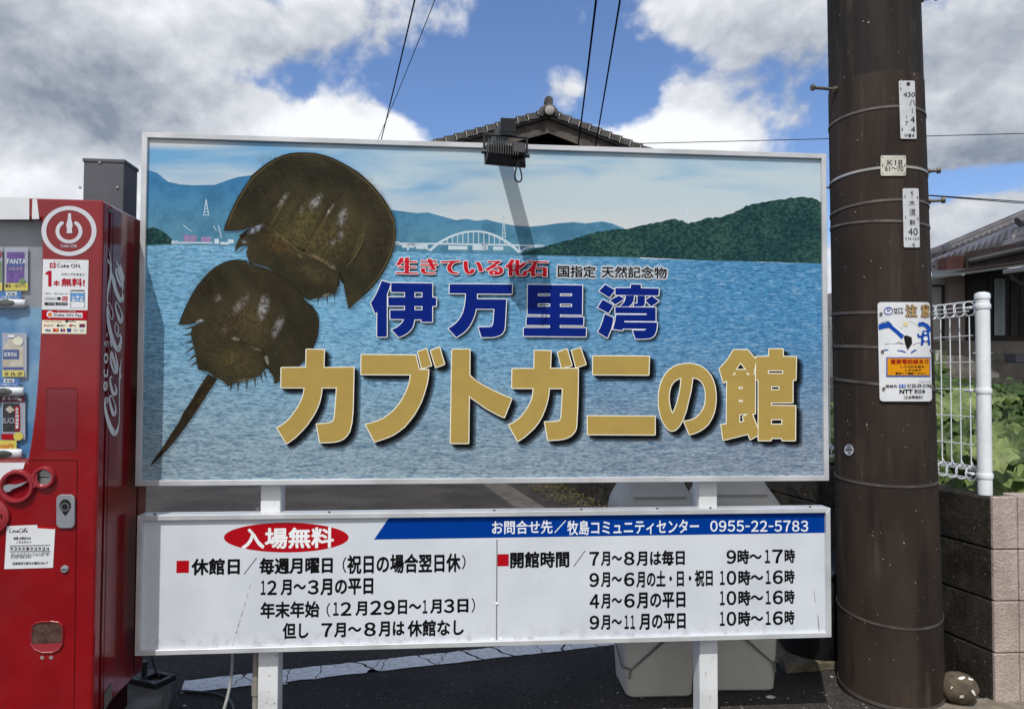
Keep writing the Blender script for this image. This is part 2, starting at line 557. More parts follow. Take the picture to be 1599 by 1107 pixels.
# ------------------------------------------------------------------ block wall
def block_mat(name, c1, c2, c3, bump, pit=.65):
    m, t, b = new_mat(name)
    co = t.n('ShaderNodeTexCoord').outputs['Object']
    c = t.mix(t.ramp(t.noise(co, 6, 6, .65), .38, .64), c1, c2)
    c = t.mix(t.ramp(t.noise(co, 70, 4, .7), .62, .70, 0, .8), c, c3)
    c = t.mix(t.math('MULTIPLY', t.ramp(t.noise(co, 95, 3, .7), .45, .6), pit), c, tuple(x * .40 for x in c1[:3]) + (1,))
    t.put(b.inputs['Base Color'], c); b.inputs['Roughness'].default_value = .95
    b.inputs['Specular IOR Level'].default_value = .2
    bn = t.n('ShaderNodeBump'); bn.inputs['Strength'].default_value = bump; bn.inputs['Distance'].default_value = .008
    t.put(bn.inputs['Height'], t.math('ADD', t.noise(co, 120, 5, .7), t.math('MULTIPLY', t.noise(co, 25, 4), 1.2)))
    t.put(b.inputs['Normal'], bn.outputs[0])
    return m
M_dark = block_mat('stained_block', col(62, 57, 50), col(30, 27, 23), col(150, 145, 136), 1.0)
M_pink = block_mat('pink_painted_block', col(196, 180, 170), col(172, 156, 146), col(140, 124, 114), 1.0, .28)
wall = thing('block_wall', 'dark stained concrete block garden wall with a pink painted end face', 'wall', WP)
WT, CH = .925, .2295
g = MB()
for k_ in range(4):
    z0, z1 = k_ * CH + .0, (k_ + 1) * CH - .008
    L0, n = 0.0, 18
    for i in range(n):
        a0 = i * .40 + (0 if k_ % 2 else -.2)
        a1 = a0 + .3985
        a0 = max(a0, 0)
        if a1 <= 0: continue
        p, q = WP + wd * a0, WP + wd * a1
        c = [p, q, q + wn * .13, p + wn * .13]
        g.hexa([x + V((0, 0, z0)) for x in c], [x + V((0, 0, z1)) for x in c])
cc = [WP + wn * .012 + wd * .01, WP + wn * .012 + wd * 7.0, WP + wn * .118 + wd * 7.0, WP + wn * .118 + wd * .01]
g.hexa(cc, [x + V((0, 0, WT - .012)) for x in cc])
g.build('side_wall', M_dark, wall, bevel=.006)
g = MB()
fe = V((.9985, .055, 0)); fb = V((-.055, .9985, 0))
for k_ in range(4):
    z0, z1 = k_ * CH, (k_ + 1) * CH - (.004 if k_ < 3 else -.004)
    xs_ = [0.0, .118] + [.118 + .39 * i for i in range(1, 9)]
    if k_ % 2: xs_ = [0.0, .118, .31] + [.31 + .39 * i for i in range(1, 8)]
    for a0, a1 in zip(xs_[:-1], xs_[1:]):
        p = WP + fe * (a0 + .002) - fb * .024; q = WP + fe * (a1 - .002) - fb * .024
        c = [p, q, q + fb * .021, p + fb * .021]
        d_ = random.uniform(-.003, .003)
        g.hexa([x + V((0, d_, z0)) for x in c], [x + V((0, d_, z1)) for x in c])
p = WP + fe * .15 - fb * .003; q = WP + fe * 3.2 - fb * .003
c = [WP + fe * .003 - fb * .003 + V((0, 0, 0)), q, q + fb * .12, p + fb * .12]
g.hexa([p - fb * .019, q - fb * .019, q + fb * .12, p + fb * .12], [x + V((0, 0, WT - .006)) for x in (p - fb * .019, q - fb * .019, q + fb * .12, p + fb * .12)])
g.build('end_face', M_pink, wall, bevel=.005)

# ------------------------------------------------------------------ white mesh fence on the wall
M_white = pm('white_powder_coat', col(232, 236, 240), col(222, 226, 230), 20, .35, spec=.5)
fp = V((2.208, 3.45, WT))
fence = thing('mesh_fence', 'white welded wire mesh fence with rolled edges standing on the block wall', 'fence', fp)
pole_r = .0305
for t_ in (0.0, 2.06):
    g = MB()
    c = fp + wd * t_
    g.lathe([(pole_r, -.02), (pole_r, .90), (pole_r + .003, .901), (pole_r + .003, .918), (pole_r, .927), (pole_r * .5, .933)], c, 20)
    g.build('post', M_white, fence, smooth=True)
g = MB()
zt0, zt1, zb0, zb1 = 1.822, 1.752, 1.035, .968
fo = -wn * .0
ts = [.075 + .0575 * i for i in range(34)]
for z in (1.657, 1.531, 1.40, 1.27, 1.138):
    g.tube([fp * V((1, 1, 0)) + wd * .055 + V((0, 0, z)), fp * V((1, 1, 0)) + wd * 2.02 + V((0, 0, z))], .0024, 6)
base = V((fp.x, fp.y, 0))
def loop_pts(zc, r, up):
    o_ = []
    for i in range(15):
        a = math.pi * 1.5 + (2 * math.pi) * i / 14 if up else math.pi * .5 + 2 * math.pi * i / 14
        o_.append(-wn * (r * math.cos(a)) + V((0, 0, zc + r * math.sin(a))))
    return o_
for t_ in ts:
    b_ = base + wd * t_
    top = [b_ + q for q in loop_pts(1.787, .034, True)]
    bot = [b_ + q for q in loop_pts(1.001, .034, False)]
    g.tube([b_ + V((0, 0, 1.04))] + [b_ + V((0, 0, 1.745))] + top[1:], .0027, 6)
    g.tube([b_ + V((0, 0, 1.06))] + bot[1:], .0027, 6)
for zc in (1.787, 1.001):
    for a in (.35, 1.3, 2.2, 3.6, 5.2):
        q = wn * (.036 * math.cos(a)) + V((0, 0, zc + .036 * math.sin(a)))
        g.tube([base + wd * .045 + q, base + wd * 2.02 + q], .0024, 6)
g.build('mesh_panel', M_white, fence, smooth=True)
for z in (1.79, 1.395, 1.0):
    g = MB()
    c = base + V((0, 0, z))
    g.lathe([(pole_r + .003, -.012), (pole_r + .0045, -.006), (pole_r + .0045, .006), (pole_r + .003, .012)], c, 20)
    g.tube([c + wd * .033 + wn * .004, c + wd * .11 + wn * .004], .0075, 6)
    g.lathe([(.007, 0), (.007, .012), (.003, .014)], (0, 0, 0), 8, Matrix.Translation(c + wd * .06 - wn * .004) @ Matrix.Rotation(math.pi / 2, 4, 'Y') @ Matrix.Rotation(math.pi, 4, 'X'))
    g.build('bracket', M_white, fence, smooth=True)

# ------------------------------------------------------------------ planting
def leaf_mat(name, c1, c2, vein):
    m, t, b = new_mat(name)
    co = t.n('ShaderNodeTexCoord').outputs['Object']
    at = t.n('ShaderNodeAttribute', attribute_name='tone')
    c = t.mix(at.outputs['Fac'], c1, c2)
    c = t.mix(t.math('MULTIPLY', t.ramp(t.noise(co, 38, 4, .6), .45, .7), .5), c, vein)
    t.put(b.inputs['Base Color'], c); b.inputs['Roughness'].default_value = .55
    b.inputs['Specular IOR Level'].default_value = .3
    tr = t.n('ShaderNodeBsdfTranslucent'); t.put(tr.inputs[0], t.mix(.5, c, (.25, .4, .06, 1)))
    mx = t.n('ShaderNodeMixShader'); mx.inputs[0].default_value = .22
    out = m.node_tree.nodes['Material Output']
    t.put(mx.inputs[1], b.outputs[0]); t.put(mx.inputs[2], tr.outputs[0]); t.put(out.inputs[0], mx.outputs[0])
    return m
def leaf_cloud(name, leaves, mat):
    """leaves: list of (position, size, tilt normal, spin, kind, tone)"""
    vs, fs, tones = [], [], []
    for p, sz, nrm, spin, kind, tone in leaves:
        nrm = nrm.normalized(); a = nrm.orthogonal().normalized(); b = nrm.cross(a)
        a, b = a * math.cos(spin) + b * math.sin(spin), b * math.cos(spin) - a * math.sin(spin)
        base_ = len(vs)
        if kind == 'round':
            n = 25
            ph = random.random() * 6
            vs.append(p - nrm * sz * .10)
            for rr in (.55, 1.0):
                for i in range(n):
                    an = 2 * math.pi * i / n
                    lob = 1 + .10 * math.cos(5 * an) + .05 * math.cos(9 * an + ph)
                    if i == 0: lob *= .55 if rr == 1 else .8
                    wv = .13 * math.sin(3 * an + ph) * rr * rr + .07 * math.sin(10 * an + ph) * rr
                    vs.append(p + (a * math.cos(an) + b * math.sin(an)) * sz * .5 * rr * lob + nrm * sz * (wv + (.05 if rr < 1 else -.06)))
            for i in range(n):
                j = (i + 1) % n
                fs.append((base_, base_ + 1 + i, base_ + 1 + j))
                fs.append((base_ + 1 + i, base_ + 1 + n + i, base_ + 1 + n + j, base_ + 1 + j))
            vein = [.30 if math.cos(5 * 2 * math.pi * i / n) > .55 else -.16 for i in range(n)]
            tones += [min(1, tone + .3)] + [max(0, min(1, tone + q)) for q in vein] + [max(0, min(1, tone + .5 * q + .05)) for q in vein]
        else:
            w = .27
            pr = [(-.5, 0), (-.22, w), (.12, w * .9), (.5, 0)]
            for x, y in pr: vs.append(p + a * sz * x + b * sz * y + nrm * sz * (.08 - .5 * x * x))
            vs.append(p + a * sz * .12 - b * sz * w * .9 + nrm * sz * .07); vs.append(p - a * sz * .22 - b * sz * w + nrm * sz * .05)
            vs.append(p + a * sz * 0 - nrm * sz * .03)
            o_ = base_
            fs += [(o_, o_ + 6, o_ + 1), (o_ + 1, o_ + 6, o_ + 2), (o_ + 2, o_ + 6, o_ + 3), (o_ + 3, o_ + 6, o_ + 4), (o_ + 4, o_ + 6, o_ + 5), (o_ + 5, o_ + 6, o_)]
            tones += [tone] * 7
    me = bpy.data.meshes.new(name); me.from_pydata([tuple(v) for v in vs], [], fs)
    at = me.attributes.new('tone', 'FLOAT', 'POINT'); at.data.foreach_set('value', tones)
    me.materials.append(mat); me.update()
    me.polygons.foreach_set('use_smooth', [True] * len(me.polygons))
    o = bpy.data.objects.new(name, me); COL.objects.link(o); return o
M_squash = leaf_mat('squash_leaf', col(52, 72, 32), col(140, 154, 96), col(46, 62, 30))
M_bush = leaf_mat('bush_leaf', col(40, 62, 30), col(84, 108, 56), col(30, 48, 24))
random.seed(3)
lv = []
for i in range(520):
    y = random.uniform(3.75, 7.2)
    xl = WP.x - .2372 * (y - WP.y) + .30
    x = random.uniform(xl, xl + 3.0)
    z = gz(y) + .02 + .40 * random.random() ** 1.2 + .05 * (y - 3.7) / 3
    nr_ = V((random.uniform(-.8, .6), random.uniform(-1.3, .1), 1))
    lv.append((V((x, y, z)), random.uniform(.13, .33), nr_, random.uniform(0, 6.28), 'round', random.random() ** 1.5))
tag(leaf_cloud('squash_leaves', lv, M_squash), 'broad yellow green leaves sprawling over the garden bed behind the fence', 'leaves', kind='stuff')
def bush(cx, cy, rx, ry, hz, n, label, s=(.09, .17)):
    L = []
    cz = gz(cy)
    for i in range(n):
        th, ph = random.uniform(0, 6.28), math.acos(random.uniform(-.1, 1))
        r_ = random.uniform(.55, 1.0) * (1 + .25 * noise.noise(V((math.cos(th) * 2, math.sin(th) * 2, ph + cx))))
        d_ = V((math.cos(th) * math.sin(ph), math.sin(th) * math.sin(ph), math.cos(ph)))
        p = V((cx + d_.x * rx * r_, cy + d_.y * ry * r_, cz + max(.02, d_.z * hz * r_)))
        nr_ = d_ + V((random.uniform(-.6, .6), random.uniform(-.9, .3), random.uniform(.2, 1)))
        L.append((p, random.uniform(*s), nr_, random.uniform(0, 6.28), 'leaf', random.random()))
    fo_ = leaf_cloud('foliage', L, M_bush)
    root = thing('leafy_bush', label, 'bush', (cx, cy, cz), group='low bushes in the garden bed')
    fo_.data.transform(Matrix.Translation((-cx, -cy, -cz))); link_parent(fo_, root)
    st = MB()
    for i in range(7):
        a = i * .9
        st.tube([V((cx + .04 * math.cos(a), cy + .04 * math.sin(a), cz - .03)), V((cx + rx * .35 * math.cos(a), cy + ry * .35 * math.sin(a), cz + hz * .45)), V((cx + rx * .62 * math.cos(a), cy + ry * .62 * math.sin(a), cz + hz * .75))], [.012, .009, .005], 5)
    st.build('stem', M_stem, root)
def link_parent(o, root):
    o.parent = root; MATS[o.name] = MATS[root.name]
M_stem = flat('green_stem', col(84, 88, 50))
bush(4.55, 7.7, .95, .6, .52, 900, 'dark green leafy bush seen through the wire mesh, left of the white fence post')
bush(5.55, 7.9, .75, .6, .50, 800, 'dark green leafy bush in the garden bed just right of the white fence post')
bush(6.55, 8.0, .9, .6, .46, 900, 'dark green leafy bush at the right edge of the garden bed')
def iris(cx, cy, n, label, hmax):
    root = thing('iris_plant', label, 'plant', (cx, cy, gz(cy)), group='bladed plants along the wall')
    for i in range(n):
        g = MB()
        x, y = cx + random.uniform(-.07, .07), cy + random.uniform(-.07, .07)
        h_, ln = random.uniform(.5, 1) * hmax, random.uniform(-.16, .16)
        w = random.uniform(.012, .02); an = random.uniform(-.5, .5)
        d_ = V((math.cos(an), math.sin(an), 0))
        pts = [V((x + ln * q * q, y + random.uniform(-.01, .01), gz(cy) - .02 + h_ * q)) for q in (0, .3, .6, .85, 1)]
        ww = [w, w * 1.1, w * .9, w * .5, .001]
        vs = []
        for p, q in zip(pts, ww): vs += [p - d_ * q, p + V((0, .004, 0)), p + d_ * q]
        g.add(vs, [(3 * k_ + a, 3 * k_ + a + 1, 3 * k_ + a + 4, 3 * k_ + a + 3) for k_ in range(4) for a in (0, 1)])
        g.build('blade', M_blade, root)
M_blade = flat('iris_blade', col(98, 118, 66), .5)
iris(2.62, 3.80, 9, 'green bladed plant behind the wall top right of the white fence post', .34)
iris(2.22, 3.88, 8, 'green bladed plant rising behind the lower part of the wire mesh by the post', .42)
iris(2.02, 4.35, 9, 'green bladed plant behind the wire mesh next to the utility pole', .5)
iris(6.45, 11.1, 14, 'spiky bladed plant in front of the house by the white curtain window', .6)

# weeds along the foot of the wall behind the bins
lv = []
for i in range(1100):
    a = random.uniform(3.4, 8.6); o_ = random.uniform(.02, .75) ** 1.4
    p = WP + wd * a - wn * o_ * .7
    lv.append((V((p.x, p.y, random.uniform(.015, .08))), random.uniform(.025, .05), V((random.uniform(-.7, .7), random.uniform(-1, .2), 1)), random.uniform(0, 6.28), 'leaf', random.random()))
tag(leaf_cloud('weeds', lv, leaf_mat('dry_weed', col(74, 62, 40), col(84, 82, 46), col(54, 46, 32))), 'dry weeds growing along the foot of the dark block wall', 'weeds', kind='stuff')

# ================================================================== MUSEUM BILLBOARD
YAW = 0.0856
SP = Plane((0, 3.0, 0), YAW)
SP.k = 0.25       # printed layers lie within 2.5 mm of the board
def sl_(u, z, off=0.0): return SP.p + SP.e * u + V((0, 0, z)) + SP.n * off
M_alu = pm('aluminium', col(208, 210, 212), col(188, 190, 192), 5, .42, .08, 30, metal=.25)
M_postw = pm('white_painted_steel', col(226, 228, 230), col(206, 208, 208), 4, .45, spec=.5)
def rusty():
    m, t, b = new_mat('chipped_white_paint')
    co = t.n('ShaderNodeTexCoord').outputs['Object']
    c = t.mix(t.ramp(t.noise(co, 4, 3), .4, .6), col(222, 224, 226), col(204, 206, 206))
    ru = t.math('MULTIPLY', t.ramp(t.noise(co, 55, 6, .7), .61, .66), t.ramp(t.noise(co, 7, 2), .42, .55))
    c = t.mix(ru, c, col(96, 78, 58))
    t.put(b.inputs['Base Color'], c); b.inputs['Roughness'].default_value = .45
    return m
M_rust = rusty()
XC, W1, ZT, ZB = -.0633, 2.7996, H + .9536, H - .4287
XC2, W2, Z2T, Z2B = -.0555, 2.7911, H - .5416, H - 1.0769
bill = thing('museum_billboard', 'tall billboard picture of horseshoe crabs over a blue bay, on two white posts', 'billboard', sl_(XC, 0, -.1), YAW)
def ring(u0, u1, z0, z1, fw, dep, off, mat, parent, name='frame'):
    g = MB()
    o_ = [(u0, z0), (u1, z0), (u1, z1), (u0, z1)]; i_ = [(u0 + fw, z0 + fw), (u1 - fw, z0 + fw), (u1 - fw, z1 - fw), (u0 + fw, z1 - fw)]
    for k_ in range(4):
        l = (k_ + 1) % 4
        b4 = [o_[k_], o_[l], i_[l], i_[k_]]
        sh = .0004
        g.hexa([sl_(u, z, off - dep) for u, z in b4], [sl_(u, z, off) for u, z in b4])
    return g.build(name, mat, parent, bevel=.0015, segs=1)
u0, u1 = XC - W1 / 2, XC + W1 / 2
ring(u0, u1, ZB, ZT, .021, .072, .012, M_alu, bill)
for px0, px1 in ((404, 435), (1094, 1126)):
    a = SP.pt(px0, 780).dot(SP.e); b = SP.pt(px1, 780).dot(SP.e)
    cu_ = (a + b) / 2 - SP.p.dot(SP.e)
    g = MB()
    Mx = Matrix.Translation(sl_(cu_, 0, -.0315 - .0425)) @ Matrix.Rotation(YAW, 4, 'Z')
    g.box((0, 0, (ZT - .04) / 2), (.078, .085, ZT - .04), Mx)
    g.build('post', M_rust, bill, bevel=.004)

# --- printed picture materials
def weave(t, co, k=1.0):
    s = t.n('ShaderNodeSeparateXYZ'); t.put(s.inputs[0], co)
    x, z = s.outputs[0], s.outputs[2]
    zi = t.math('MULTIPLY', z, 1 / .0105)
    par = t.math('MULTIPLY', t.math('FLOOR', zi), .5)
    fx = t.math('FRACT', t.math('ADD', t.math('MULTIPLY', x, 1 / .0157), par))
    fz = t.math('FRACT', zi)
    a = t.ramp(t.math('ABSOLUTE', t.math('SUBTRACT', fx, .5)), .32, .48, 0, 1)
    b = t.ramp(t.math('ABSOLUTE', t.math('SUBTRACT', fz, .5)), .28, .46, 0, 1)
    return t.math('MULTIPLY', t.math('MAXIMUM', a, b), k), x, z
def print_finish(t, b, c):
    t.put(b.inputs['Base Color'], c)
    b.inputs['Roughness'].default_value = .6; b.inputs['Specular IOR Level'].default_value = .06
def m_sky_print():
    m, t, b = new_mat('printed_sky')
    co = t.n('ShaderNodeTexCoord').outputs['Object']
    w, x, z = weave(t, co)
    st = t.vmath('MULTIPLY', co, (1.3, 1, 6.5))
    n = t.noise(st, 1.6, 5, .5, .4)
    left = t.ramp(x, -1.3, .55, 1, 0)
    top = t.ramp(z, 2.06, 2.42, 0, 1)
    f = t.math('ADD', t.math('MULTIPLY', t.math('SUBTRACT', n, .5), 2.0), t.math('ADD', t.math('MULTIPLY', left, .62), t.math('MULTIPLY', top, .42)))
    c = t.mix(t.ramp(f, .15, 1.15), col(190, 206, 213), col(112, 166, 206))
    c = t.mix(t.ramp(t.math('SUBTRACT', z, t.math('MULTIPLY', t.ramp(x, -1.1, -.2, 1, 0), .09)), 2.05, 2.2, .85, 0), c, col(206, 210, 210))
    c = t.mix(t.math('MULTIPLY', t.ramp(z, 2.33, 2.37), t.ramp(x, -.9, -1.25)), c, col(206, 210, 210))
    print_finish(t, b, c); return m
def m_sea():
    m, t, b = new_mat('printed_sea')
    co = t.n('ShaderNodeTexCoord').outputs['Object']
    w, x, z = weave(t, co)
    depth = t.ramp(z, 1.04, 1.95)
    right = t.ramp(x, -.9, 1.3)
    up = t.mix(right, col(122, 180, 214), col(74, 142, 192))
    lo = t.mix(right, col(150, 168, 176), col(142, 150, 162))
    c = t.mix(t.ramp(z, 1.05, 1.72), lo, up)
    v1 = t.vmath('MULTIPLY', co, (1, 1, 5.5)); v2 = t.vmath('MULTIPLY', co, (1, 1, 8))
    r1 = t.noise(v1, 8.5, 7, .68, .8); r2 = t.noise(v2, 22, 5, .65, .5)
    amp = t.ramp(z, 1.95, 1.2, .35, 1.0)
    c = t.mix(t.math('MULTIPLY', t.ramp(r1, .50, .30, 0, 1), t.math('MULTIPLY', amp, .60)), c, col(56, 92, 122))
    c = t.mix(t.math('MULTIPLY', t.ramp(r2, .50, .38, 0, 1), .52), c, col(46, 88, 122))
    c = t.mix(t.math('MULTIPLY', t.ramp(r1, .55, .74), t.math('MULTIPLY', amp, .55)), c, col(190, 212, 224))
    c = t.mix(t.math('MULTIPLY', t.ramp(r2, .53, .66), .50), c, col(178, 206, 222))
    r3 = t.noise(t.vmath('MULTIPLY', co, (1, 1, 3.6)), 48, 4, .6)
    c = t.mix(t.math('MULTIPLY', t.ramp(r3, .50, .36, 0, 1), .55), c, col(44, 84, 112))
    c = t.mix(t.math('MULTIPLY', t.ramp(r3, .54, .70), .40), c, col(172, 202, 220))
    c = t.mix(t.math('MULTIPLY', w, .20), c, col(60, 100, 126))
    print_finish(t, b, c); return m
def m_two(name, c1, c2, sc, dk, wk=.22, zs=1.0):
    m, t, b = new_mat(name)
    co = t.n('ShaderNodeTexCoord').outputs['Object']
    w, x, z = weave(t, co)
    n = t.noise(t.vmath('MULTIPLY', co, (1, 1, zs)), sc, 7, .62)
    c = t.mix(t.ramp(n, .34, .66), c1, c2)
    c = t.mix(t.math('MULTIPLY', w, wk), c, dk)
    print_finish(t, b, c); return m
def m_ridge():
    m, t, b = new_mat('printed_far_ridge')
    co = t.n('ShaderNodeTexCoord').outputs['Object']
    w, x, z = weave(t, co)
    c = t.mix(t.ramp(z, 1.98, 2.25), col(96, 148, 172), col(66, 130, 178))
    c = t.mix(t.ramp(t.noise(co, 9, 7, .7), .4, .65, 0, .55), c, col(48, 96, 128))
    c = t.mix(t.math('MULTIPLY', w, .30), c, col(40, 88, 116))
    print_finish(t, b, c); return m
M_psky, M_sea, M_ridge = m_sky_print(), m_sea(), m_ridge()
def m_hill():
    m, t, b = new_mat('printed_green_hill')
    co = t.n('ShaderNodeTexCoord').outputs['Object']
    w, x, z = weave(t, co)
    vo = t.n('ShaderNodeTexVoronoi'); vo.inputs['Scale'].default_value = 62
    t.put(vo.inputs['Vector'], t.vmath('MULTIPLY', co, (1, 1, 1.5)))
    c = t.mix(t.ramp(t.noise(co, 7, 6, .65), .36, .64), col(38, 74, 76), col(62, 98, 88))
    c = t.mix(t.math('MULTIPLY', t.ramp(vo.outputs['Distance'], .25, .75), .75), c, col(20, 46, 50))
    c = t.mix(t.math('MULTIPLY', t.ramp(vo.outputs['Distance'], .28, .05), t.ramp(t.noise(co, 40, 3), .45, .6, 0, .6)), c, col(110, 134, 112))
    c = t.mix(t.math('MULTIPLY', w, .35), c, col(22, 48, 52))
    print_finish(t, b, c); return m
M_phill = m_hill()
M_pbridge = flat('printed_white', col(198, 214, 224))
M_ppink = flat('printed_pink', col(150, 130, 170))
def m_crab():
    m, t, b = new_mat('printed_shell')
    co = t.n('ShaderNodeTexCoord').outputs['Object']
    w, x, z = weave(t, co)
    rot = t.n('ShaderNodeVectorRotate', rotation_type='Y_AXIS'); t.put(rot.inputs[0], co); rot.inputs[3].default_value = math.radians(28)
    n = t.noise(t.vmath('MULTIPLY', rot.outputs[0], (3.0, 1, 1)), 4.0, 5, .5)
    c = t.mix(t.ramp(n, .25, .75), col(46, 43, 31), col(68, 63, 45))
    c = t.mix(t.ramp(t.noise(co, 34, 5, .6), .5, .8, 0, .22), c, col(108, 96, 70))
    c = t.mix(t.math('MULTIPLY', w, .50), c, col(22, 18, 13))
    print_finish(t, b, c); return m
M_crab = m_crab()
M_crabd = flat('printed_shell_dark', col(38, 32, 24))
M_crabl = m_two('printed_shell_light', col(106, 92, 62), col(80, 68, 44), 18, col(50, 42, 28), .35)
M_crabr = flat('printed_shell_rim', col(112, 96, 62))
def m_alpha(name, c, a):
    m, t, b = new_mat(name)
    b.inputs['Base Color'].default_value = c; b.inputs['Roughness'].default_value = .6; b.inputs['Specular IOR Level'].default_value = .2
    b.inputs['Alpha'].default_value = a
    return m
M_sh = m_alpha('printed_soft_shade', (.004, .006, .008, 1), .17)
M_shs = m_alpha('printed_faint_shade', (.004, .006, .008, 1), .10)
M_glow = m_alpha('printed_white_halo', (.75, .8, .84, 1), .20)
def m_brush():
    m, t, b = new_mat('printed_brushwork')
    at = t.n('ShaderNodeAttribute', attribute_name='ink')
    co = t.n('ShaderNodeTexCoord').outputs['Object']
    t.put(b.inputs['Base Color'], at.outputs['Color'])
    t.put(b.inputs['Alpha'], t.math('MULTIPLY', at.outputs['Alpha'], t.ramp(t.noise(co, 75, 6, .75), .40, .60, .10, 1.0), clamp=True))
    b.inputs['Roughness'].default_value = .6; b.inputs['Specular IOR Level'].default_value = .2
    return m
M_brush = m_brush()
def softspots(name, spots, parent, surf, off):
    vs, fs, inks = [], [], []
    for q, (cx, cy, rx, ry, ang, rgb, al) in enumerate(spots):
        b0 = len(vs); n = 20; o_ = off + q * .00004
        ca, sa = math.cos(math.radians(ang)), math.sin(math.radians(ang))
        c_ = col(*rgb)[:3]
        vs.append(surf.pt(cx, cy, o_)); inks.append((*c_, al))
        for rr, k_ in ((.35, .82), (.7, .35), (1.0, 0.0)):
            for i in range(n):
                a = 2 * math.pi * i / n
                x, y = rx * rr * math.cos(a), ry * rr * math.sin(a)
                vs.append(surf.pt(cx + x * ca - y * sa, cy + x * sa + y * ca, o_)); inks.append((*c_, al * k_))
        for i in range(n):
            j = (i + 1) % n
            fs.append((b0, b0 + 1 + i, b0 + 1 + j))
            for r_ in (0, 1): fs.append((b0 + 1 + r_ * n + i, b0 + 1 + (r_ + 1) * n + i, b0 + 1 + (r_ + 1) * n + j, b0 + 1 + r_ * n + j))
    Mi = MATS[parent.name].inverted()
    me = bpy.data.meshes.new(name); me.from_pydata([tuple(Mi @ v) for v in vs], [], fs)
    at = me.color_attributes.new('ink', 'FLOAT_COLOR', 'POINT')
    at.data.foreach_set('color', [c for k_ in inks for c in k_])
    me.materials.append(M_brush); me.update()
    o = bpy.data.objects.new(name, me); link(o, parent); return o

# --- picture panel: board + printed landscape
g = MB()
fw = .021
g.hexa([sl_(u, z, -.03) for u, z in ((u0 + .01, ZB + .01), (u1 - .01, ZB + .01), (u1 - .01, ZT - .01), (u0 + .01, ZT - .01))],
       [sl_(u, z, 0) for u, z in ((u0 + .01, ZB + .01), (u1 - .01, ZB + .01), (u1 - .01, ZT - .01), (u0 + .01, ZT - .01))])
panel = g.build('picture_panel', M_psky, bill)
XL, XR = 228.5, 1285       # picture runs a little under the frame
g = MB()
poly(g, SP, [(XL, 260), (229, 265), (245, 270), (262, 284), (280, 288), (300, 289.5), (335, 289), (352, 283), (370, 277), (392, 274), (430, 290), (500, 310), (560, 322), (612, 328), (650, 333),
             (668, 332), (690, 338), (712, 344), (728, 342), (745, 345), (760, 343), (775, 347), (800, 352), (830, 354), (850, 352), (870, 349), (895, 347), (915, 349), (940, 346), (955, 349), (973, 356), (1000, 372), (1000, 405), (XL, 388)], .0003)
g.build('far_ridge_print', M_ridge, panel)
g = MB()
poly(g, SP, [(XL, 381), (400, 386), (620, 393), (820, 399), (1000, 404), (1150, 408), (XR, 412), (1287, 744), (218.5, 755)], .0007)
g.build('sea_print', M_sea, panel)
g = MB()
random.seed(5)
hl = [(812, 397), (820, 393), (850, 385), (887, 376), (930, 363), (960, 358), (985, 357), (1015, 350), (1035, 346), (1050, 342), (1065, 345), (1075, 349), (1090, 346), (1105, 341), (1125, 339), (1145, 333), (1165, 322), (1190, 316), (1215, 313), (1235, 309.5), (1250, 308), (1268, 309), (1280, 315), (XR, 318)]
fine = []
for (xa, ya), (xb, yb) in zip(hl[:-1], hl[1:]):
    nseg = max(2, int((xb - xa) / 4))
    for i in range(nseg):
        fine.append((xa + (xb - xa) * i / nseg, ya + (yb - ya) * i / nseg + random.uniform(-1.2, .8)))
poly(g, SP, fine + [(XR, 412), (1200, 409), (1100, 407), (1000, 402), (900, 400), (812, 398)], .0011)
g.build('green_hill_print', M_phill, panel)
g = MB()
poly(g, SP, [(XL, 357), (240, 355), (252, 360), (262, 367), (270, 376), (273, 382), (XL, 383)], .0011)
g.build('green_hill_print', M_phill, panel)
# bridge, pylons, shore buildings
g = MB()
OB = .0015
def line(pts, w): brush(g, SP, pts, w, OB, sub=1)
line([(619, 380.5), (700, 381), (850, 384)], 2.6)
arch = [(672, 391), (682, 382), (695, 374), (708, 368), (725, 363), (742, 361.5), (758, 363), (775, 369), (790, 377), (803, 387), (811, 394)]
brush(g, SP, arch, [4, 4, 3.6, 3.4, 3, 3, 3, 3.4, 3.6, 4, 4], OB + .0001)
line([(611, 382), (640, 382), (660, 386), (673, 391.5)], 2.2)
line([(811, 394), (820, 388), (832, 385.5), (850, 384)], 2.6)
for i in range(13):
    x = 690 + i * 8.2
    ya = None
    for (xa, y1_), (xb, y2_) in zip(arch[:-1], arch[1:]):
        if xa <= x <= xb: ya = y1_ + (y2_ - y1_) * (x - xa) / (xb - xa)
    if ya and ya < 380: line([(x, ya), (x, 381.5)], 1.3)
line([(637, 381), (637, 391)], 3); line([(811, 383), (811, 394)], 1.5)
g.build('bridge_print', M_pbridge, panel)
g = MB()
line([(786, 337), (784.5, 372)], 1.0); line([(786, 337), (789.5, 372)], 1.0)
for i in range(6): line([(785.6 - i * .2, 341 + i * 5.5), (786.6 + i * .5, 343 + i * 5.5)], .9)
g.build('pylon_print', M_pbridge, panel); g = MB()
line([(322, 311), (318, 337)], 1.1); line([(322, 311), (326, 337)], 1.1)
for i in range(5): line([(321 - i * .7, 316 + i * 5), (323 + i * .7, 316 + i * 5)], 1.1)
g.build('pylon_print', M_pbridge, panel); g = MB()
line([(1072.5, 325), (1072.5, 347)], 2.2)
g.build('mast_print', M_pbridge, panel)
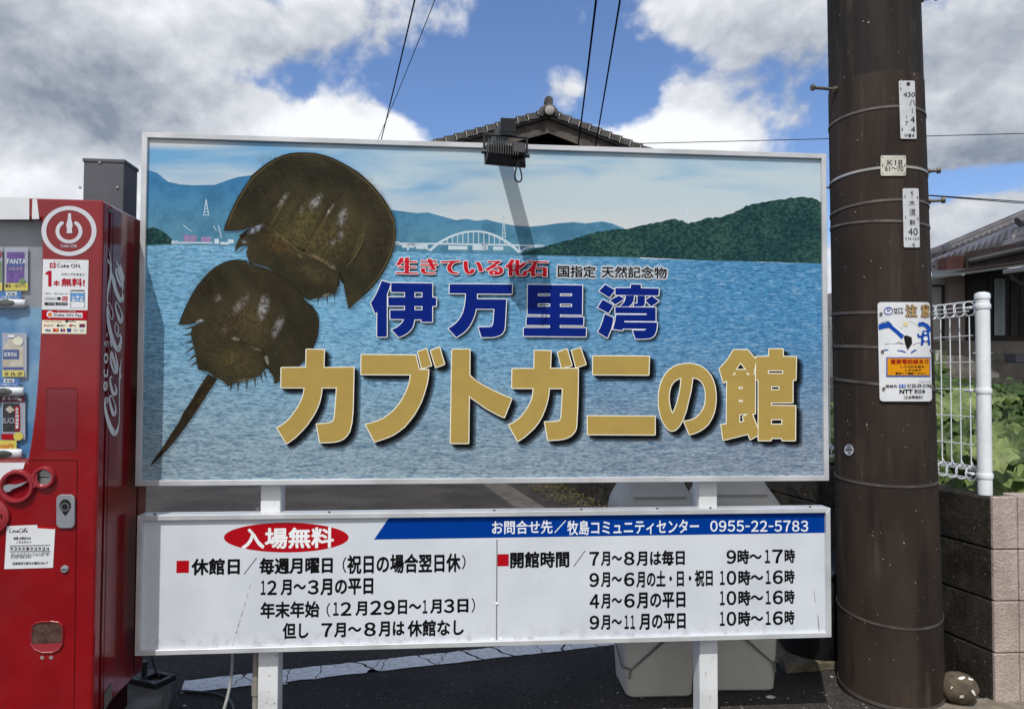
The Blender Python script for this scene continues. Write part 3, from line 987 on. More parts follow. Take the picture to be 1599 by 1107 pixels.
for x, y, w, h_ in ((612, 377, 12, 6), (628, 379, 20, 8), (650, 381, 18, 8), (700, 384, 30, 6), (738, 383, 22, 8), (752, 380, 10, 10), (770, 385, 16, 6), (268, 376, 10, 5), (335, 373, 7, 8), (344, 378, 14, 4), (272, 378, 60, 2.4), (356, 374, 9, 6)):
    g = MB(); poly(g, SP, [(x, y), (x + w, y + .5), (x + w, y + h_), (x, y + h_)], OB); g.build('shore_building_print', M_pbridge, panel)
for pts_, w_ in (([(286, 352), (300, 362)], 1), ([(341, 352), (346, 372)], 1.2), ([(333, 353), (338, 360)], 1)):
    g = MB(); line(pts_, w_); g.build('crane_print', M_pbridge, panel)
g = MB()
for x, y, w, h_ in ((287, 367, 9, 11), (297, 368, 10, 10), (314, 370, 16, 8)): poly(g, SP, [(x, y), (x + w, y), (x + w, y + h_), (x, y + h_)], .0018)
g.build('harbour_print', M_ppink, panel)

# --- the two horseshoe crabs
def k1(p): return zz(p, 340, 230, .2349)
def k2(p): return zz(p, 230, 390, .3163)
pro1 = k1([(40, 555), (52, 510), (75, 455), (100, 400), (130, 340), (160, 290), (195, 238), (230, 192), (280, 142), (330, 104), (380, 76), (430, 54), (485, 40), (540, 35), (600, 36), (650, 40), (705, 52), (760, 70), (815, 96), (870, 126), (930, 163), (980, 205), (1030, 252), (1070, 300), (1110, 350), (1140, 400), (1162, 440), (1175, 480), (1185, 560), (1182, 610), (1175, 660), (1160, 712), (1140, 760), (1110, 820), (1070, 880), (1030, 930), (990, 970), (930, 1022), (870, 1077), (858, 1020), (845, 960), (838, 920), (835, 905), (815, 860), (800, 826), (720, 755), (650, 722), (600, 705), (530, 665), (440, 585), (380, 545), (345, 525), (320, 498), (280, 510), (220, 532), (170, 548), (120, 556)])
opi1 = k1([(320, 498), (270, 508), (215, 540), (170, 575), (140, 612), (122, 650), (115, 694), (140, 668), (162, 655), (190, 652), (203, 672), (190, 692), (195, 725), (210, 765), (330, 800), (450, 880), (540, 965), (600, 1018), (650, 1005), (700, 1000), (745, 985), (782, 975), (800, 930), (812, 910), (806, 826), (720, 752), (600, 700), (520, 650), (440, 576)])
def dilate(mb, surf, pts, off, r, holes=(), n=8, dx=0, dy=0, step=.00004):
    for i in range(n):
        a = 2 * math.pi * i / n + .2
        poly(mb, surf, pts, off + i * step, holes, 0, (dx + r * math.cos(a), dy + r * math.sin(a)))
g = MB(); dilate(g, SP, opi1, .0020, 3.5, n=5, dx=1, dy=2); dilate(g, SP, pro1, .0022, 3.5, n=5, dx=1, dy=2)
g.build('crab_shade_print', M_shs, panel)
g = MB(); poly(g, SP, opi1, .0026); poly(g, SP, pro1, .0028)
def spikes(pts, ox, oy, k, off):
    for (x, y, dx, dy) in pts:
        l = math.hypot(dx, dy); px_, py_ = -dy / l * 5, dx / l * 5
        poly(g, SP, zz([(x - px_, y - py_), (x + px_, y + py_), (x + dx, y + dy)], ox, oy, k), off)
spikes([(670, 1000, -8, 65), (728, 985, 0, 70), (775, 975, 5, 55), (150, 690, 40, -25)], 340, 230, .2349, .0027)
c1 = g.build('crab_print', M_crab, panel)
def ridge_line(mb, pts, w, off): brush(mb, SP, pts, w, off)
g = MB()
for p, w in ((k1([(320, 500), (345, 528), (440, 588), (530, 668), (600, 706), (720, 760), (806, 830)]), [1, 2, 2, 2, 2, 2, 1]), (k1([(530, 660), (565, 690), (600, 702)]), [2, 8, 2]),
             (k1([(806, 826), (822, 870), (835, 905)]), [2, 6, 3]), (k1([(805, 870), (800, 920)]), [2, 5]), (k1([(830, 300), (790, 350)]), [1, 2.5]), (k1([(150, 600), (200, 560), (225, 540)]), [7, 6, 2]),
             (k1([(215, 200), (330, 110), (430, 60), (540, 42), (650, 47), (760, 77), (870, 133), (980, 212), (1070, 307), (1140, 407)]), 1.4),
             (k1([(430, 340), (370, 380), (340, 430)]), [1, 2, 1]), (k1([(975, 600), (955, 680), (900, 760)]), [1, 2, 1]), (k1([(560, 560), (640, 590), (690, 500), (780, 330)]), [.8, .8, 1, .8])):
    ridge_line(g, p, w, .0031)
g.build('crab_line_print', M_crabd, panel)
def k1s(x, y): return 340 + x * .2349, 230 + y * .2349
def k2s(x, y): return 230 + x * .3163, 390 + y * .3163
sp = []
for x, y, rx, ry, an, c, a in ((620, 560, 330, 200, 30, (118, 106, 64), .6), (560, 480, 150, 260, 32, (112, 102, 60), .5), (830, 560, 130, 250, 28, (112, 96, 62), .45), (400, 640, 170, 100, 30, (126, 100, 50), .4), (640, 840, 220, 90, 28, (104, 92, 60), .45),
                           (300, 250, 300, 110, -45, (40, 34, 25), .6), (620, 170, 420, 90, 15, (38, 32, 24), .65), (1080, 640, 100, 300, 12, (46, 38, 28), .6), (1000, 330, 120, 200, -30, (44, 36, 26), .5), (700, 950, 200, 60, 5, (52, 44, 34), .5),
                           (690, 480, 40, 250, 28, (60, 50, 32), .5), (520, 420, 30, 200, 30, (52, 43, 28), .45), (950, 600, 26, 200, 22, (128, 114, 76), .4),
                           (650, 365, 38, 78, 38, (188, 184, 180), .75), (560, 415, 20, 42, 36, (150, 146, 138), .6), (435, 350, 22, 80, 32, (170, 166, 158), .65), (830, 470, 42, 84, 14, (176, 172, 170), .72), (815, 592, 26, 52, 20, (156, 152, 150), .6), (765, 630, 32, 22, 0, (170, 168, 166), .6),
                           (745, 420, 12, 62, 32, (190, 186, 174), .75), (255, 545, 75, 24, -28, (176, 180, 196), .85), (400, 590, 120, 12, 35, (150, 134, 96), .5), (680, 740, 130, 14, 27, (160, 146, 104), .55), (760, 795, 40, 16, 30, (176, 166, 136), .6), (720, 985, 60, 14, -15, (150, 144, 134), .6), (175, 630, 26, 14, 20, (160, 164, 172), .7), (540, 720, 34, 14, 30, (150, 140, 96), .5)):
    X, Y = k1s(x, y); sp.append((X, Y, rx * .2349, ry * .2349, an, c, a))
softspots('crab_sheen_print', sp, panel, SP, .0033)
g = MB()
for p, w in ((k1([(68, 530), (85, 470), (112, 405), (172, 297), (240, 202), (340, 116), (435, 67), (540, 49), (650, 54), (758, 84), (862, 138), (970, 217), (1060, 311), (1128, 409), (1162, 486), (1172, 560), (1162, 656), (1128, 752), (1060, 870), (980, 958)]), [.4, .9, 1, 1, 1, .8, .6, .5, .5, .6, .8, .8, .8, .8, .8, .8, .8, .9, .9, .4]), (k1([(480, 300), (440, 360), (405, 430), (350, 520)]), [.5, 1.2, 1.2, .6]), (k1([(770, 385), (720, 470), (640, 600), (590, 690)]), [.6, 1, .8, .6]), (k1([(330, 520), (440, 600), (530, 682), (600, 716), (720, 772), (790, 822)]), [.5, 1.2, 1, 1.2, 1.6, .6]), (k1([(975, 570), (960, 640), (910, 730), (850, 800)]), [.5, 1.1, 1.1, .5])):
    ridge_line(g, p, w, .0042)
g.build('crab_rim_print', M_crabr, panel)
pro2 = k2([(155, 368), (170, 335), (190, 285), (215, 235), (245, 185), (280, 140), (320, 100), (360, 72), (400, 57), (440, 51), (475, 54), (500, 68), (540, 78), (590, 92), (640, 118), (690, 155), (735, 190), (765, 225), (785, 258), (815, 275), (835, 310), (846, 355), (843, 400), (835, 440), (820, 485), (790, 530), (750, 575), (700, 605), (660, 640), (640, 655), (628, 662), (625, 630), (605, 600), (590, 580), (575, 500), (520, 470), (430, 445), (380, 390), (340, 350), (305, 335), (280, 345), (245, 358), (210, 368)])
opi2 = k2([(305, 335), (265, 355), (225, 380), (215, 410), (222, 450), (232, 490), (240, 530), (248, 570), (252, 590), (300, 600), (330, 625), (370, 645), (400, 672), (440, 655), (490, 645), (530, 632), (560, 615), (580, 590), (588, 580), (578, 495), (520, 465), (430, 440), (380, 385), (340, 345)])
tail2 = k2([(300, 612), (345, 635), (330, 660), (290, 720), (240, 800), (190, 870), (130, 950), (80, 1005), (40, 1045), (14, 1070), (30, 1040), (70, 985), (110, 920), (160, 845), (180, 800), (215, 750), (250, 690)])
g = MB()
for q, pl in enumerate((tail2, opi2, pro2)): dilate(g, SP, pl, .0046 + q * .0002, 3.5, n=5, dx=1, dy=2)
g.build('crab_shade_print', M_shs, panel)
g = MB(); poly(g, SP, tail2, .0053); g.build('tail_print', m_two('printed_tail', col(44, 36, 26), col(64, 54, 38), 30, col(18, 14, 10), .5), panel)
g = MB(); poly(g, SP, opi2, .0054); poly(g, SP, pro2, .0056)
spikes([(225, 380, -45, 15), (216, 415, -38, 8), (220, 450, -40, 14), (228, 482, -42, 28), (236, 520, -40, 34), (246, 555, -38, 20), (415, 665, -4, 40), (450, 655, -4, 50), (492, 645, 0, 50), (530, 630, 4, 55), (560, 612, 10, 50), (578, 600, 14, 50)], 230, 390, .3163, .0055)
g.build('crab_print', M_crab, panel)
g = MB()
for p, w in ((k2([(305, 335), (340, 350), (380, 390), (430, 445), (520, 470), (575, 500), (590, 580)]), [1, 1.6, 1.6, 1.6, 1.6, 1.6, 3]), (k2([(590, 200), (560, 240)]), [1, 2]), (k2([(160, 360), (190, 285), (245, 185), (320, 100), (400, 57), (475, 54), (540, 80), (640, 120), (735, 192), (785, 258), (835, 310), (846, 355), (835, 440), (790, 530)]), 1.2),
             (k2([(320, 625), (250, 720), (180, 830), (90, 980)]), [1, 1.5, 1.5, 1]), (k2([(182, 800), (230, 750), (280, 680)]), [2.5, 1.2, .8]), (k2([(575, 505), (585, 560), (590, 585)]), [1, 4, 3])):
    ridge_line(g, p, w, .0059)
g.build('crab_line_print', M_crabd, panel)
sp = []
for x, y, rx, ry, an, c, a in ((500, 340, 200, 170, 30, (108, 90, 58), .5), (440, 550, 170, 90, 15, (112, 98, 60), .55), (300, 430, 80, 120, 20, (100, 86, 62), .35), (300, 180, 160, 80, -45, (44, 36, 28), .55), (620, 170, 200, 70, 30, (66, 50, 34), .5), (770, 420, 80, 170, 10, (62, 52, 38), .45),
                           (572, 285, 34, 78, 12, (186, 184, 182), .75), (645, 380, 26, 74, 24, (170, 170, 170), .7), (462, 268, 26, 84, 42, (150, 144, 138), .6), (350, 240, 20, 22, 0, (170, 166, 158), .6), (380, 400, 26, 40, 20, (136, 120, 100), .5), (435, 440, 30, 12, 10, (170, 160, 140), .65), (262, 352, 26, 10, -15, (200, 208, 214), .85), (590, 545, 12, 30, -15, (190, 186, 176), .7), (540, 490, 40, 12, 20, (150, 138, 110), .5), (490, 640, 80, 8, -8, (150, 144, 130), .5)):
    X, Y = k2s(x, y); sp.append((X, Y, rx * .3163, ry * .3163, an, c, a))
softspots('crab_sheen_print', sp, panel, SP, .0061)

# --- lettering
def s3(p): return zz(p, 420, 530, .18762)
def s4(p): return zz(p, 680, 530, .1626)
def s5(p): return zz(p, 900, 530, .1626)
def s7(p): return zz(p, 1040, 520, .21687)
GOLD = [
 (s3([(312, 84), (460, 86), (455, 236), (706, 232), (700, 500), (697, 600), (688, 690), (672, 760), (650, 797), (620, 825), (585, 842), (550, 850), (490, 855), (425, 855), (397, 704), (460, 700), (510, 694), (530, 686), (540, 670), (548, 640), (558, 520), (565, 400), (440, 400), (437, 440), (430, 480), (417, 530), (400, 575), (377, 620), (350, 662), (318, 708), (280, 752), (220, 812), (148, 865), (68, 735), (105, 716), (140, 690), (178, 652), (210, 610), (238, 570), (260, 530), (278, 492), (290, 450), (298, 400), (103, 400), (104, 236), (310, 234)]), []),
 (s3([(770, 128), (1220, 132), (1250, 252), (1328, 252), (1325, 300), (1315, 365), (1290, 450), (1268, 513), (1240, 570), (1208, 625), (1170, 675), (1128, 724), (1080, 762), (1032, 793), (980, 816), (880, 850), (805, 706), (855, 694), (900, 680), (948, 660), (990, 632), (1032, 597), (1070, 555), (1105, 507), (1132, 455), (1152, 412), (1167, 370), (1175, 333), (1180, 292), (768, 290)]), []),
 (s3([(1238, 105), (1312, 78), (1352, 216), (1272, 242)]), []), (s3([(1345, 95), (1418, 65), (1460, 205), (1388, 232)]), []),
 (s4([(160, 97), (328, 97), (326, 345), (375, 387), (430, 425), (495, 461), (560, 495), (640, 532), (730, 568), (660, 748), (600, 722), (540, 690), (480, 656), (430, 620), (375, 582), (322, 540), (319, 760), (316, 995), (145, 995)]), []),
 (s4([(950, 108), (1108, 110), (1100, 280), (1368, 280), (1366, 500), (1360, 680), (1352, 830), (1345, 865), (1330, 892), (1304, 919), (1270, 940), (1232, 953), (1190, 960), (1080, 966), (1048, 792), (1115, 792), (1170, 788), (1190, 781), (1200, 767), (1208, 735), (1216, 600), (1222, 468), (1090, 468), (1085, 525), (1075, 580), (1060, 636), (1040, 692), (1018, 742), (990, 792), (950, 844), (900, 892), (848, 937), (790, 975), (704, 822), (748, 800), (790, 772), (828, 735), (860, 692), (887, 654), (910, 610), (925, 573), (935, 535), (942, 468), (735, 466), (737, 282), (948, 282)]), []),
 (s4([(1172, 125), (1262, 93), (1308, 250), (1212, 274)]), []), (s4([(1307, 108), (1390, 80), (1443, 238), (1350, 270)]), []),
 (s5([(160, 160), (698, 163), (692, 340), (158, 336)]), []), (s5([(106, 735), (752, 738), (752, 913), (108, 910)]), []),
 (s5([(1032, 785), (1070, 781), (1110, 770), (1150, 748), (1182, 718), (1207, 686), (1225, 650), (1236, 612), (1240, 570), (1240, 525), (1235, 480), (1223, 442), (1205, 410), (1185, 390), (1160, 375), (1115, 362), (1105, 440), (1095, 500), (1080, 560), (1050, 690), (1015, 780), (993, 820), (970, 850), (945, 870), (920, 877), (894, 870), (870, 850), (845, 815), (820, 770), (804, 716), (792, 660), (787, 605), (788, 550), (794, 494), (805, 440), (824, 387), (850, 340), (887, 296), (930, 265), (978, 245), (1030, 235), (1080, 233), (1130, 238), (1178, 252), (1220, 275), (1258, 308), (1290, 350), (1314, 403), (1330, 460), (1337, 520), (1338, 580), (1332, 642), (1320, 700), (1298, 755), (1270, 803), (1233, 842), (1190, 872), (1140, 896), (1085, 912)]), [s5([(1006, 368), (1003, 410), (1000, 450), (987, 525), (970, 600), (947, 662), (920, 715), (905, 680), (895, 640), (888, 595), (886, 550), (890, 503), (900, 460), (916, 427), (940, 400), (970, 380)])]),
 (s7([(485, 122), (585, 122), (648, 192), (628, 298), (640, 302), (640, 580), (618, 582), (660, 690), (660, 735), (605, 765), (590, 725), (410, 770), (395, 660), (435, 655), (437, 340), (412, 358), (383, 258), (440, 195)]), [s7([(535, 212), (576, 264), (500, 264)]), s7([(497, 280), (497, 300), (475, 300)]), s7([(580, 280), (605, 300), (580, 300)]), s7([(521, 386), (551, 386), (551, 402), (521, 402)]), s7([(521, 481), (551, 481), (551, 495), (521, 495)]), s7([(526, 586), (590, 580), (550, 605), (562, 635), (526, 645)])]),
 (s7([(740, 116), (840, 116), (840, 170), (935, 172), (932, 337), (910, 338), (910, 500), (755, 500), (755, 522), (930, 524), (928, 772), (835, 772), (832, 755), (755, 755), (755, 772), (664, 772), (664, 338), (646, 335), (646, 172), (740, 170)]), [s7([(733, 269), (842, 269), (842, 293), (733, 293)]), s7([(755, 383), (815, 383), (815, 410), (755, 410)]), s7([(755, 620), (835, 620), (835, 658), (755, 658)])]),
]
def sb(p): return zz(p, 570, 430, .1501)
def sc(p): return zz(p, 800, 430, .1501)
BLUE = [
 (sb([(175, 57), (268, 85), (252, 140), (228, 200), (228, 640), (125, 640), (127, 380), (108, 402), (60, 288), (87, 248), (112, 205), (145, 135)]), []),
 (sb([(272, 80), (702, 85), (700, 230), (742, 232), (740, 320), (700, 322), (700, 485), (588, 485), (585, 460), (515, 460), (507, 503), (495, 540), (470, 575), (440, 602), (400, 625), (352, 645), (277, 565), (310, 552), (340, 535), (365, 515), (385, 495), (408, 458), (262, 455), (262, 362), (415, 362), (415, 318), (242, 318), (242, 228), (415, 228), (415, 178), (272, 175)]), [sb([(515, 178), (597, 178), (597, 230), (515, 230)]), sb([(515, 322), (597, 322), (597, 362), (515, 362)])]),
 (sb([(880, 92), (1530, 95), (1528, 195), (1165, 192), (1165, 248), (1470, 250), (1462, 400), (1455, 530), (1450, 565), (1438, 592), (1418, 614), (1390, 628), (1350, 640), (1310, 645), (1212, 645), (1180, 540), (1290, 538), (1312, 534), (1325, 525), (1335, 490), (1345, 350), (1155, 350), (1145, 398), (1130, 442), (1110, 487), (1085, 530), (1055, 568), (1020, 600), (950, 645), (866, 552), (905, 531), (940, 503), (972, 470), (1000, 430), (1020, 385), (1035, 330), (1045, 262), (1050, 190), (878, 188)]), []),
 (sc([(160, 98), (728, 105), (725, 412), (495, 408), (495, 433), (740, 436), (738, 522), (493, 518), (493, 545), (768, 548), (765, 638), (117, 632), (118, 545), (390, 545), (390, 520), (145, 518), (148, 432), (388, 434), (388, 410), (157, 405)]), [sc([(265, 190), (392, 190), (392, 216), (265, 216)]), sc([(495, 190), (620, 190), (620, 216), (495, 216)]), sc([(265, 294), (392, 294), (392, 325), (265, 325)]), sc([(495, 296), (620, 296), (620, 327), (495, 327)])]),
 (sc([(965, 97), (1068, 155), (1010, 232), (900, 165)]), []), (sc([(940, 252), (1050, 312), (1000, 395), (888, 335)]), []), (sc([(960, 402), (1050, 440), (1043, 500), (1030, 550), (988, 652), (888, 590), (918, 535), (940, 475)]), []),
 (sc([(1070, 133), (1230, 133), (1232, 95), (1337, 97), (1337, 135), (1525, 138), (1520, 212), (1070, 205)]), []),
 (sc([(1015, 258), (1105, 212), (1168, 244), (1070, 305)]), []), (sc([(1178, 209), (1268, 210), (1262, 262), (1240, 300), (1212, 325), (1118, 325), (1158, 285), (1175, 250)]), []),
 (sc([(1300, 211), (1380, 213), (1377, 300), (1365, 318), (1345, 325), (1258, 325), (1266, 292), (1300, 292)]), []), (sc([(1382, 262), (1450, 214), (1523, 270), (1445, 325)]), []),
 (sc([(1068, 330), (1490, 334), (1490, 478), (1165, 475), (1165, 488), (1505, 490), (1503, 540), (1495, 582), (1480, 620), (1458, 642), (1430, 655), (1370, 660), (1280, 660), (1250, 572), (1375, 572), (1393, 558), (1150, 555), (1148, 572), (1045, 562), (1060, 505), (1070, 470), (1078, 410), (1395, 412), (1395, 398), (1070, 395)]), []),
]
M_gold = flat('printed_gold', col(176, 150, 82)); M_edge = flat('printed_pale_edge', col(248, 244, 226)); M_blue = flat('printed_deep_blue', col(6, 34, 122))
M_whiteink = flat('printed_white_ink', col(238, 240, 242)); M_red = flat('printed_red', col(196, 30, 46)); M_black = flat('printed_black', col(18, 18, 20))
def shaped(name, glyph_list, m, edge, er, sdx, sdy, srs, shm, off):
    g = MB(); q = 0
    for r_, n, dx, dy in srs:
        for i in range(n):
            a = 2 * math.pi * i / n
            for p, h_ in glyph_list: poly(g, SP, p, off + q * .00005, h_, 0, (dx + r_ * math.cos(a), dy + r_ * math.sin(a)))
            q += 1
    g.build(name + '_shade', shm, panel)
    g = MB(); o2 = off + q * .00005 + .0001
    for j, (p, h_) in enumerate(glyph_list): dilate(g, SP, p, o2, er, h_, 8, step=.00003)
    g.build(name + '_edge', edge, panel)
    g = MB()
    for p, h_ in glyph_list: poly(g, SP, p, o2 + .0006, h_)
    g.build(name, m, panel)
shaped('title_lettering', GOLD, M_gold, M_edge, 1.35, 6, 6, ((2.5, 8, 2.5, 2.5), (2.5, 8, 5.5, 5), (4.5, 10, 7.5, 7), (1.5, 5, 4, 3.5)), m_alpha('printed_deep_shade', (.003, .004, .006, 1), .16), .0076)
shaped('bay_lettering', BLUE, M_blue, M_whiteink, 1.25, 4, 4, ((2.0, 7, 2.5, 2.5), (3.0, 8, 4, 4)), M_shs, .0076)
def txt_fx(name, s, box, bold, m, halo, hm, hr, hn, dx, dy, hm2=None, ay=1.0):
    g = MB()
    x0, y0, x1, y1 = box
    for r_, n, ddx, ddy in hr:
        for i in range(n):
            a = 2 * math.pi * i / n
            ox, oy = ddx + r_ * math.cos(a), ddy + r_ * math.sin(a)
            text(g, s, SP, (x0 + ox, y0 + oy, x1 + ox, y1 + oy), .0076 + len(g.v) * 1e-8 + i * .00003 + r_ * .0001, bold, ay=ay)
    g.build(name + '_shade', hm, panel)
    if hm2:
        g = MB()
        for i in range(8):
            a = 2 * math.pi * i / 8
            text(g, s, SP, (x0 + .9 * math.cos(a), y0 + .9 * math.sin(a), x1 + .9 * math.cos(a), y1 + .9 * math.sin(a)), .0092 + i * .00003, bold, ay=ay)
        g.build(name + '_edge', hm2, panel)
    g = MB(); text(g, s, SP, box, .0098, bold, ay=ay); g.build(name, m, panel)
txt_fx('fossil_lettering', '生きている化石', (618, 402, 856, 432.5), .060, M_red, 0, M_shs, ((1.5, 6, 2.2, 2.0),), 0, 0, 0, M_whiteink, ay=.12)
txt_fx('monument_lettering', '国指定', (871, 414.5, 930, 434), .022, M_black, 0, M_glow, ((1.5, 7, 0, 0), (3, 8, 0, 0)), 0, 0, 0)
txt_fx('monument_lettering', '天然記念物', (939, 415.5, 1041, 435.5), .022, M_black, 0, M_glow, ((1.5, 7, 0, 0), (3, 8, 0, 0)), 0, 0, 0)

# ================================================================== INFORMATION BOARD
info = thing('information_board', 'long white opening hours board with blue band and red oval, below the crab billboard', 'sign', sl_(XC2, Z2B, 0), YAW)
v0, v1 = XC2 - W2 / 2, XC2 + W2 / 2
def m_board():
    m, t, b = new_mat('white_sign_board')
    co = t.n('ShaderNodeTexCoord').outputs['Object']
    s = t.n('ShaderNodeSeparateXYZ'); t.put(s.inputs[0], co)
    c = t.mix(t.ramp(t.noise(co, 3, 5), .35, .7), col(214, 219, 226), col(202, 207, 215))
    dirt = t.math('MULTIPLY', t.ramp(s.outputs[2], .10, .0), t.ramp(t.noise(co, 24, 6, .7), .45, .75))
    c = t.mix(t.math('MULTIPLY', dirt, .6), c, col(120, 112, 100))
    c = t.mix(t.math('MULTIPLY', t.ramp(t.noise(co, 90, 3), .74, .78), .7), c, col(120, 116, 110))
    t.put(b.inputs['Base Color'], c); b.inputs['Roughness'].default_value = .35
    return m
M_board = m_board()
def strings(lst, f, m, off=.0012):
    for s, b_, bd in lst:
        g = MB(); bx = bl(*b_, f)
        if s.replace('-', '').isdigit(): num(g, s, SP, bx, off, bd)
        else: text(g, s, SP, bx, off, bd)
        g.build('lettering', m, board)
ring(v0, v1, Z2B, Z2T, .020, .074, .014, M_alu, info)
g = MB()
q4 = ((v0 + .01, Z2B + .01), (v1 - .01, Z2B + .01), (v1 - .01, Z2T - .01), (v0 + .01, Z2T - .01))
g.hexa([sl_(u, z, -.03) for u, z in q4], [sl_(u, z, 0) for u, z in q4])
board = g.build('board_panel', M_board, info)
def RL(X, Y): return 210 + .344 * X, 740 + .344 * Y
def RR(X, Y): return 750 + .3502 * X, 740 + .3502 * Y
def bl(x0, y0, x1, y1, f): a = f(x0, y0); b = f(x1, y1); return (*a, *b)
M_bband = flat('sign_blue', col(0, 58, 146), .35); M_sred = flat('sign_red', col(176, 16, 28), .35)
g = MB(); poly(g, SP, [(608, 807.2), (1288, 798.6), (1288, 831.6), (584, 842.2)], .0006); g.build('blue_band', M_bband, board)
g = MB(); poly(g, SP, ell(447, 839, 97.5, 23.2, 48), .0006)
g.build('red_oval', M_sred, board)
for bx, f in (((191, 393, 247, 448), RL), ((75, 357, 127, 410), RR)):
    g = MB(); g.add(SP.rect(*bl(*bx, f), .0006), [(0, 1, 2, 3)]); g.build('red_square', M_sred, board)
strings((('入場無料', (487, 245, 905, 335), .03),), RL, M_whiteink)
for s, b_ in (('お問合せ先', (52, 208, 322, 265)), ('／', (330, 206, 382, 262)), ('牧島コミュニティセンター', (388, 207, 975, 264)), ('0955-22-5783', (1025, 207, 1462, 256))):
    strings(((s, b_, .016),), RR, M_whiteink)
strings((('休館日', (259, 383, 478, 456), .038), ('／', (497, 379, 555, 455), .004), ('毎週月曜日', (567, 380, 900, 450), .040), ('（', (945, 376, 962, 448), .012), ('祝日の場合翌日休', (966, 366, 1480, 445), .036), ('）', (1486, 366, 1503, 432), .012),
               ('12', (574, 482, 646, 548), .030), ('月～', (664, 478, 778, 548), .040), ('3', (786, 480, 836, 546), .030), ('月の平日', (844, 474, 1084, 546), .040),
               ('年末年始', (572, 580, 840, 650), .036), ('（', (872, 584, 888, 648), .012), ('12', (902, 580, 985, 642), .030), ('月', (1003, 577, 1056, 642), .040), ('29', (1070, 573, 1182, 638), .030), ('日～', (1196, 570, 1302, 635), .040), ('1', (1308, 570, 1330, 632), .030), ('月', (1342, 568, 1394, 632), .040), ('3', (1404, 566, 1452, 630), .030), ('日', (1466, 566, 1516, 628), .040), ('）', (1530, 562, 1546, 628), .012),
               ('但し', (673, 674, 790, 746), .036), ('7', (848, 676, 898, 738), .030), ('月～', (906, 674, 1030, 738), .040), ('8', (1042, 672, 1096, 735), .030), ('月は', (1108, 668, 1226, 735), .040), ('休館なし', (1240, 662, 1495, 732), .036)), RL, M_black)
strings((('開館時間', (133, 346, 397, 416), .038), ('／', (416, 341, 468, 412), .004), ('7', (486, 346, 530, 408), .030), ('月～', (538, 345, 632, 408), .040), ('8', (640, 345, 688, 406), .030), ('月は毎日', (696, 341, 912, 406), .040),
               ('9', (1097, 338, 1142, 400), .030), ('時～', (1146, 336, 1255, 400), .040), ('17', (1268, 336, 1350, 397), .030), ('時', (1356, 334, 1404, 396), .040),
               ('9', (486, 440, 530, 503), .030), ('月～', (538, 437, 632, 503), .040), ('6', (640, 438, 688, 500), .030), ('月の土・日・祝日', (696, 431, 1037, 500), .040),
               ('4', (487, 535, 531, 598), .030), ('月～', (538, 533, 632, 598), .040), ('6', (641, 532, 689, 595), .030), ('月の平日', (697, 527, 915, 595), .040),
               ('9', (487, 630, 531, 692), .030), ('月～', (538, 628, 632, 692), .040), ('11', (642, 628, 690, 690), .030), ('月の平日', (708, 622, 916, 690), .040)), RR, M_black)
for k_, y in enumerate((430, 520, 612)):
    strings((('10', (1068, y, 1142, y + 64), .030), ('時～', (1150, y - 2, 1262, y + 64), .040), ('16', (1272, y - 2, 1350, y + 60), .030), ('時', (1356, y - 4, 1402, y + 58), .040)), RR, M_black)
g = MB()
g.add(SP.rect(775.2, 842, 776.2, 1000, .0008), [(0, 1, 2, 3)])
random.seed(8)
pts = [(391, 912), (385, 935), (380, 952), (375, 968), (368, 990), (363, 1008)]
for (xa, ya), (xb, yb) in zip(pts[:-1], pts[1:]):
    for i in range(5):
        if random.random() < .75:
            t0 = i / 5; t1 = t0 + random.uniform(.1, .2)
            brush(g, SP, [(xa + (xb - xa) * t0, ya + (yb - ya) * t0), (xa + (xb - xa) * t1, ya + (yb - ya) * t1)], random.uniform(.5, 1.6), .0008, sub=1)
brush(g, SP, [(1271, 922), (1273, 940)], .8, .0008); brush(g, SP, [(1277, 960), (1279, 985)], 1.2, .0008)
g.build('seam_and_scratches', flat('grey_scratch', col(120, 120, 124)), board)
g = MB()
for X, Y in ((776, 942), (769, 998), (782, 997)):
    p = SP.pt(X, Y, 0)
    g.lathe([(.006, 0), (.006, .002), (.003, .004)], (0, 0, 0), 10, Matrix.Translation(p) @ Matrix.Rotation(YAW, 4, 'Z') @ Matrix.Rotation(math.pi / 2, 4, 'X'))
g.build('screw', M_whiteink, info)
g = MB()
for X in (241, 514, 772, 908, 1027, 1110, 1266):
    p = SP.pt(X, 799, -.02); p.z = Z2T + .0015
    g.lathe([(.005, -.002), (.005, .002), (.003, .004)], p, 8)
g.build('rivet', flat('dark_rivet', col(60, 60, 62)), info)

# ------------------------------------------------------------------ floodlight on its arm
M_blk = pm('black_cast_metal', col(34, 34, 38), col(24, 24, 27), 20, .5, .1, 60)
M_arm = pm('weathered_dark_arm', col(62, 64, 62), col(44, 46, 46), 14, .7, .2, 60)
fl = thing('floodlight', 'black finned floodlight on a square arm over the top edge of the crab billboard', 'floodlight', on_y(790, 226, 2.99), YAW)
A = on_y(777, 221, 3.04); B = on_y(793, 196, 2.68)
g = MB()
d_ = (B - A); L_ = d_.length
Q = d_.to_track_quat('Y', 'Z').to_matrix().to_4x4()
Mx = Matrix.Translation(A) @ Q
g.box((0, L_ / 2, 0), (.052, L_, .038), Mx)
g.build('arm', M_arm, fl, bevel=.003)
g = MB(); g.box((0, L_ + .004, 0), (.056, .008, .050), Mx); g.build('arm_cap', M_blk, fl, bevel=.002)
C0 = on_y(790, 238, 2.70)
Rf = Matrix.Translation(C0) @ Matrix.Rotation(math.radians(7), 4, 'Y') @ Matrix.Rotation(YAW + .02, 4, 'Z') @ Matrix.Rotation(math.radians(62), 4, 'X') @ Matrix.Rotation(math.radians(5), 4, 'Z')
g = MB()
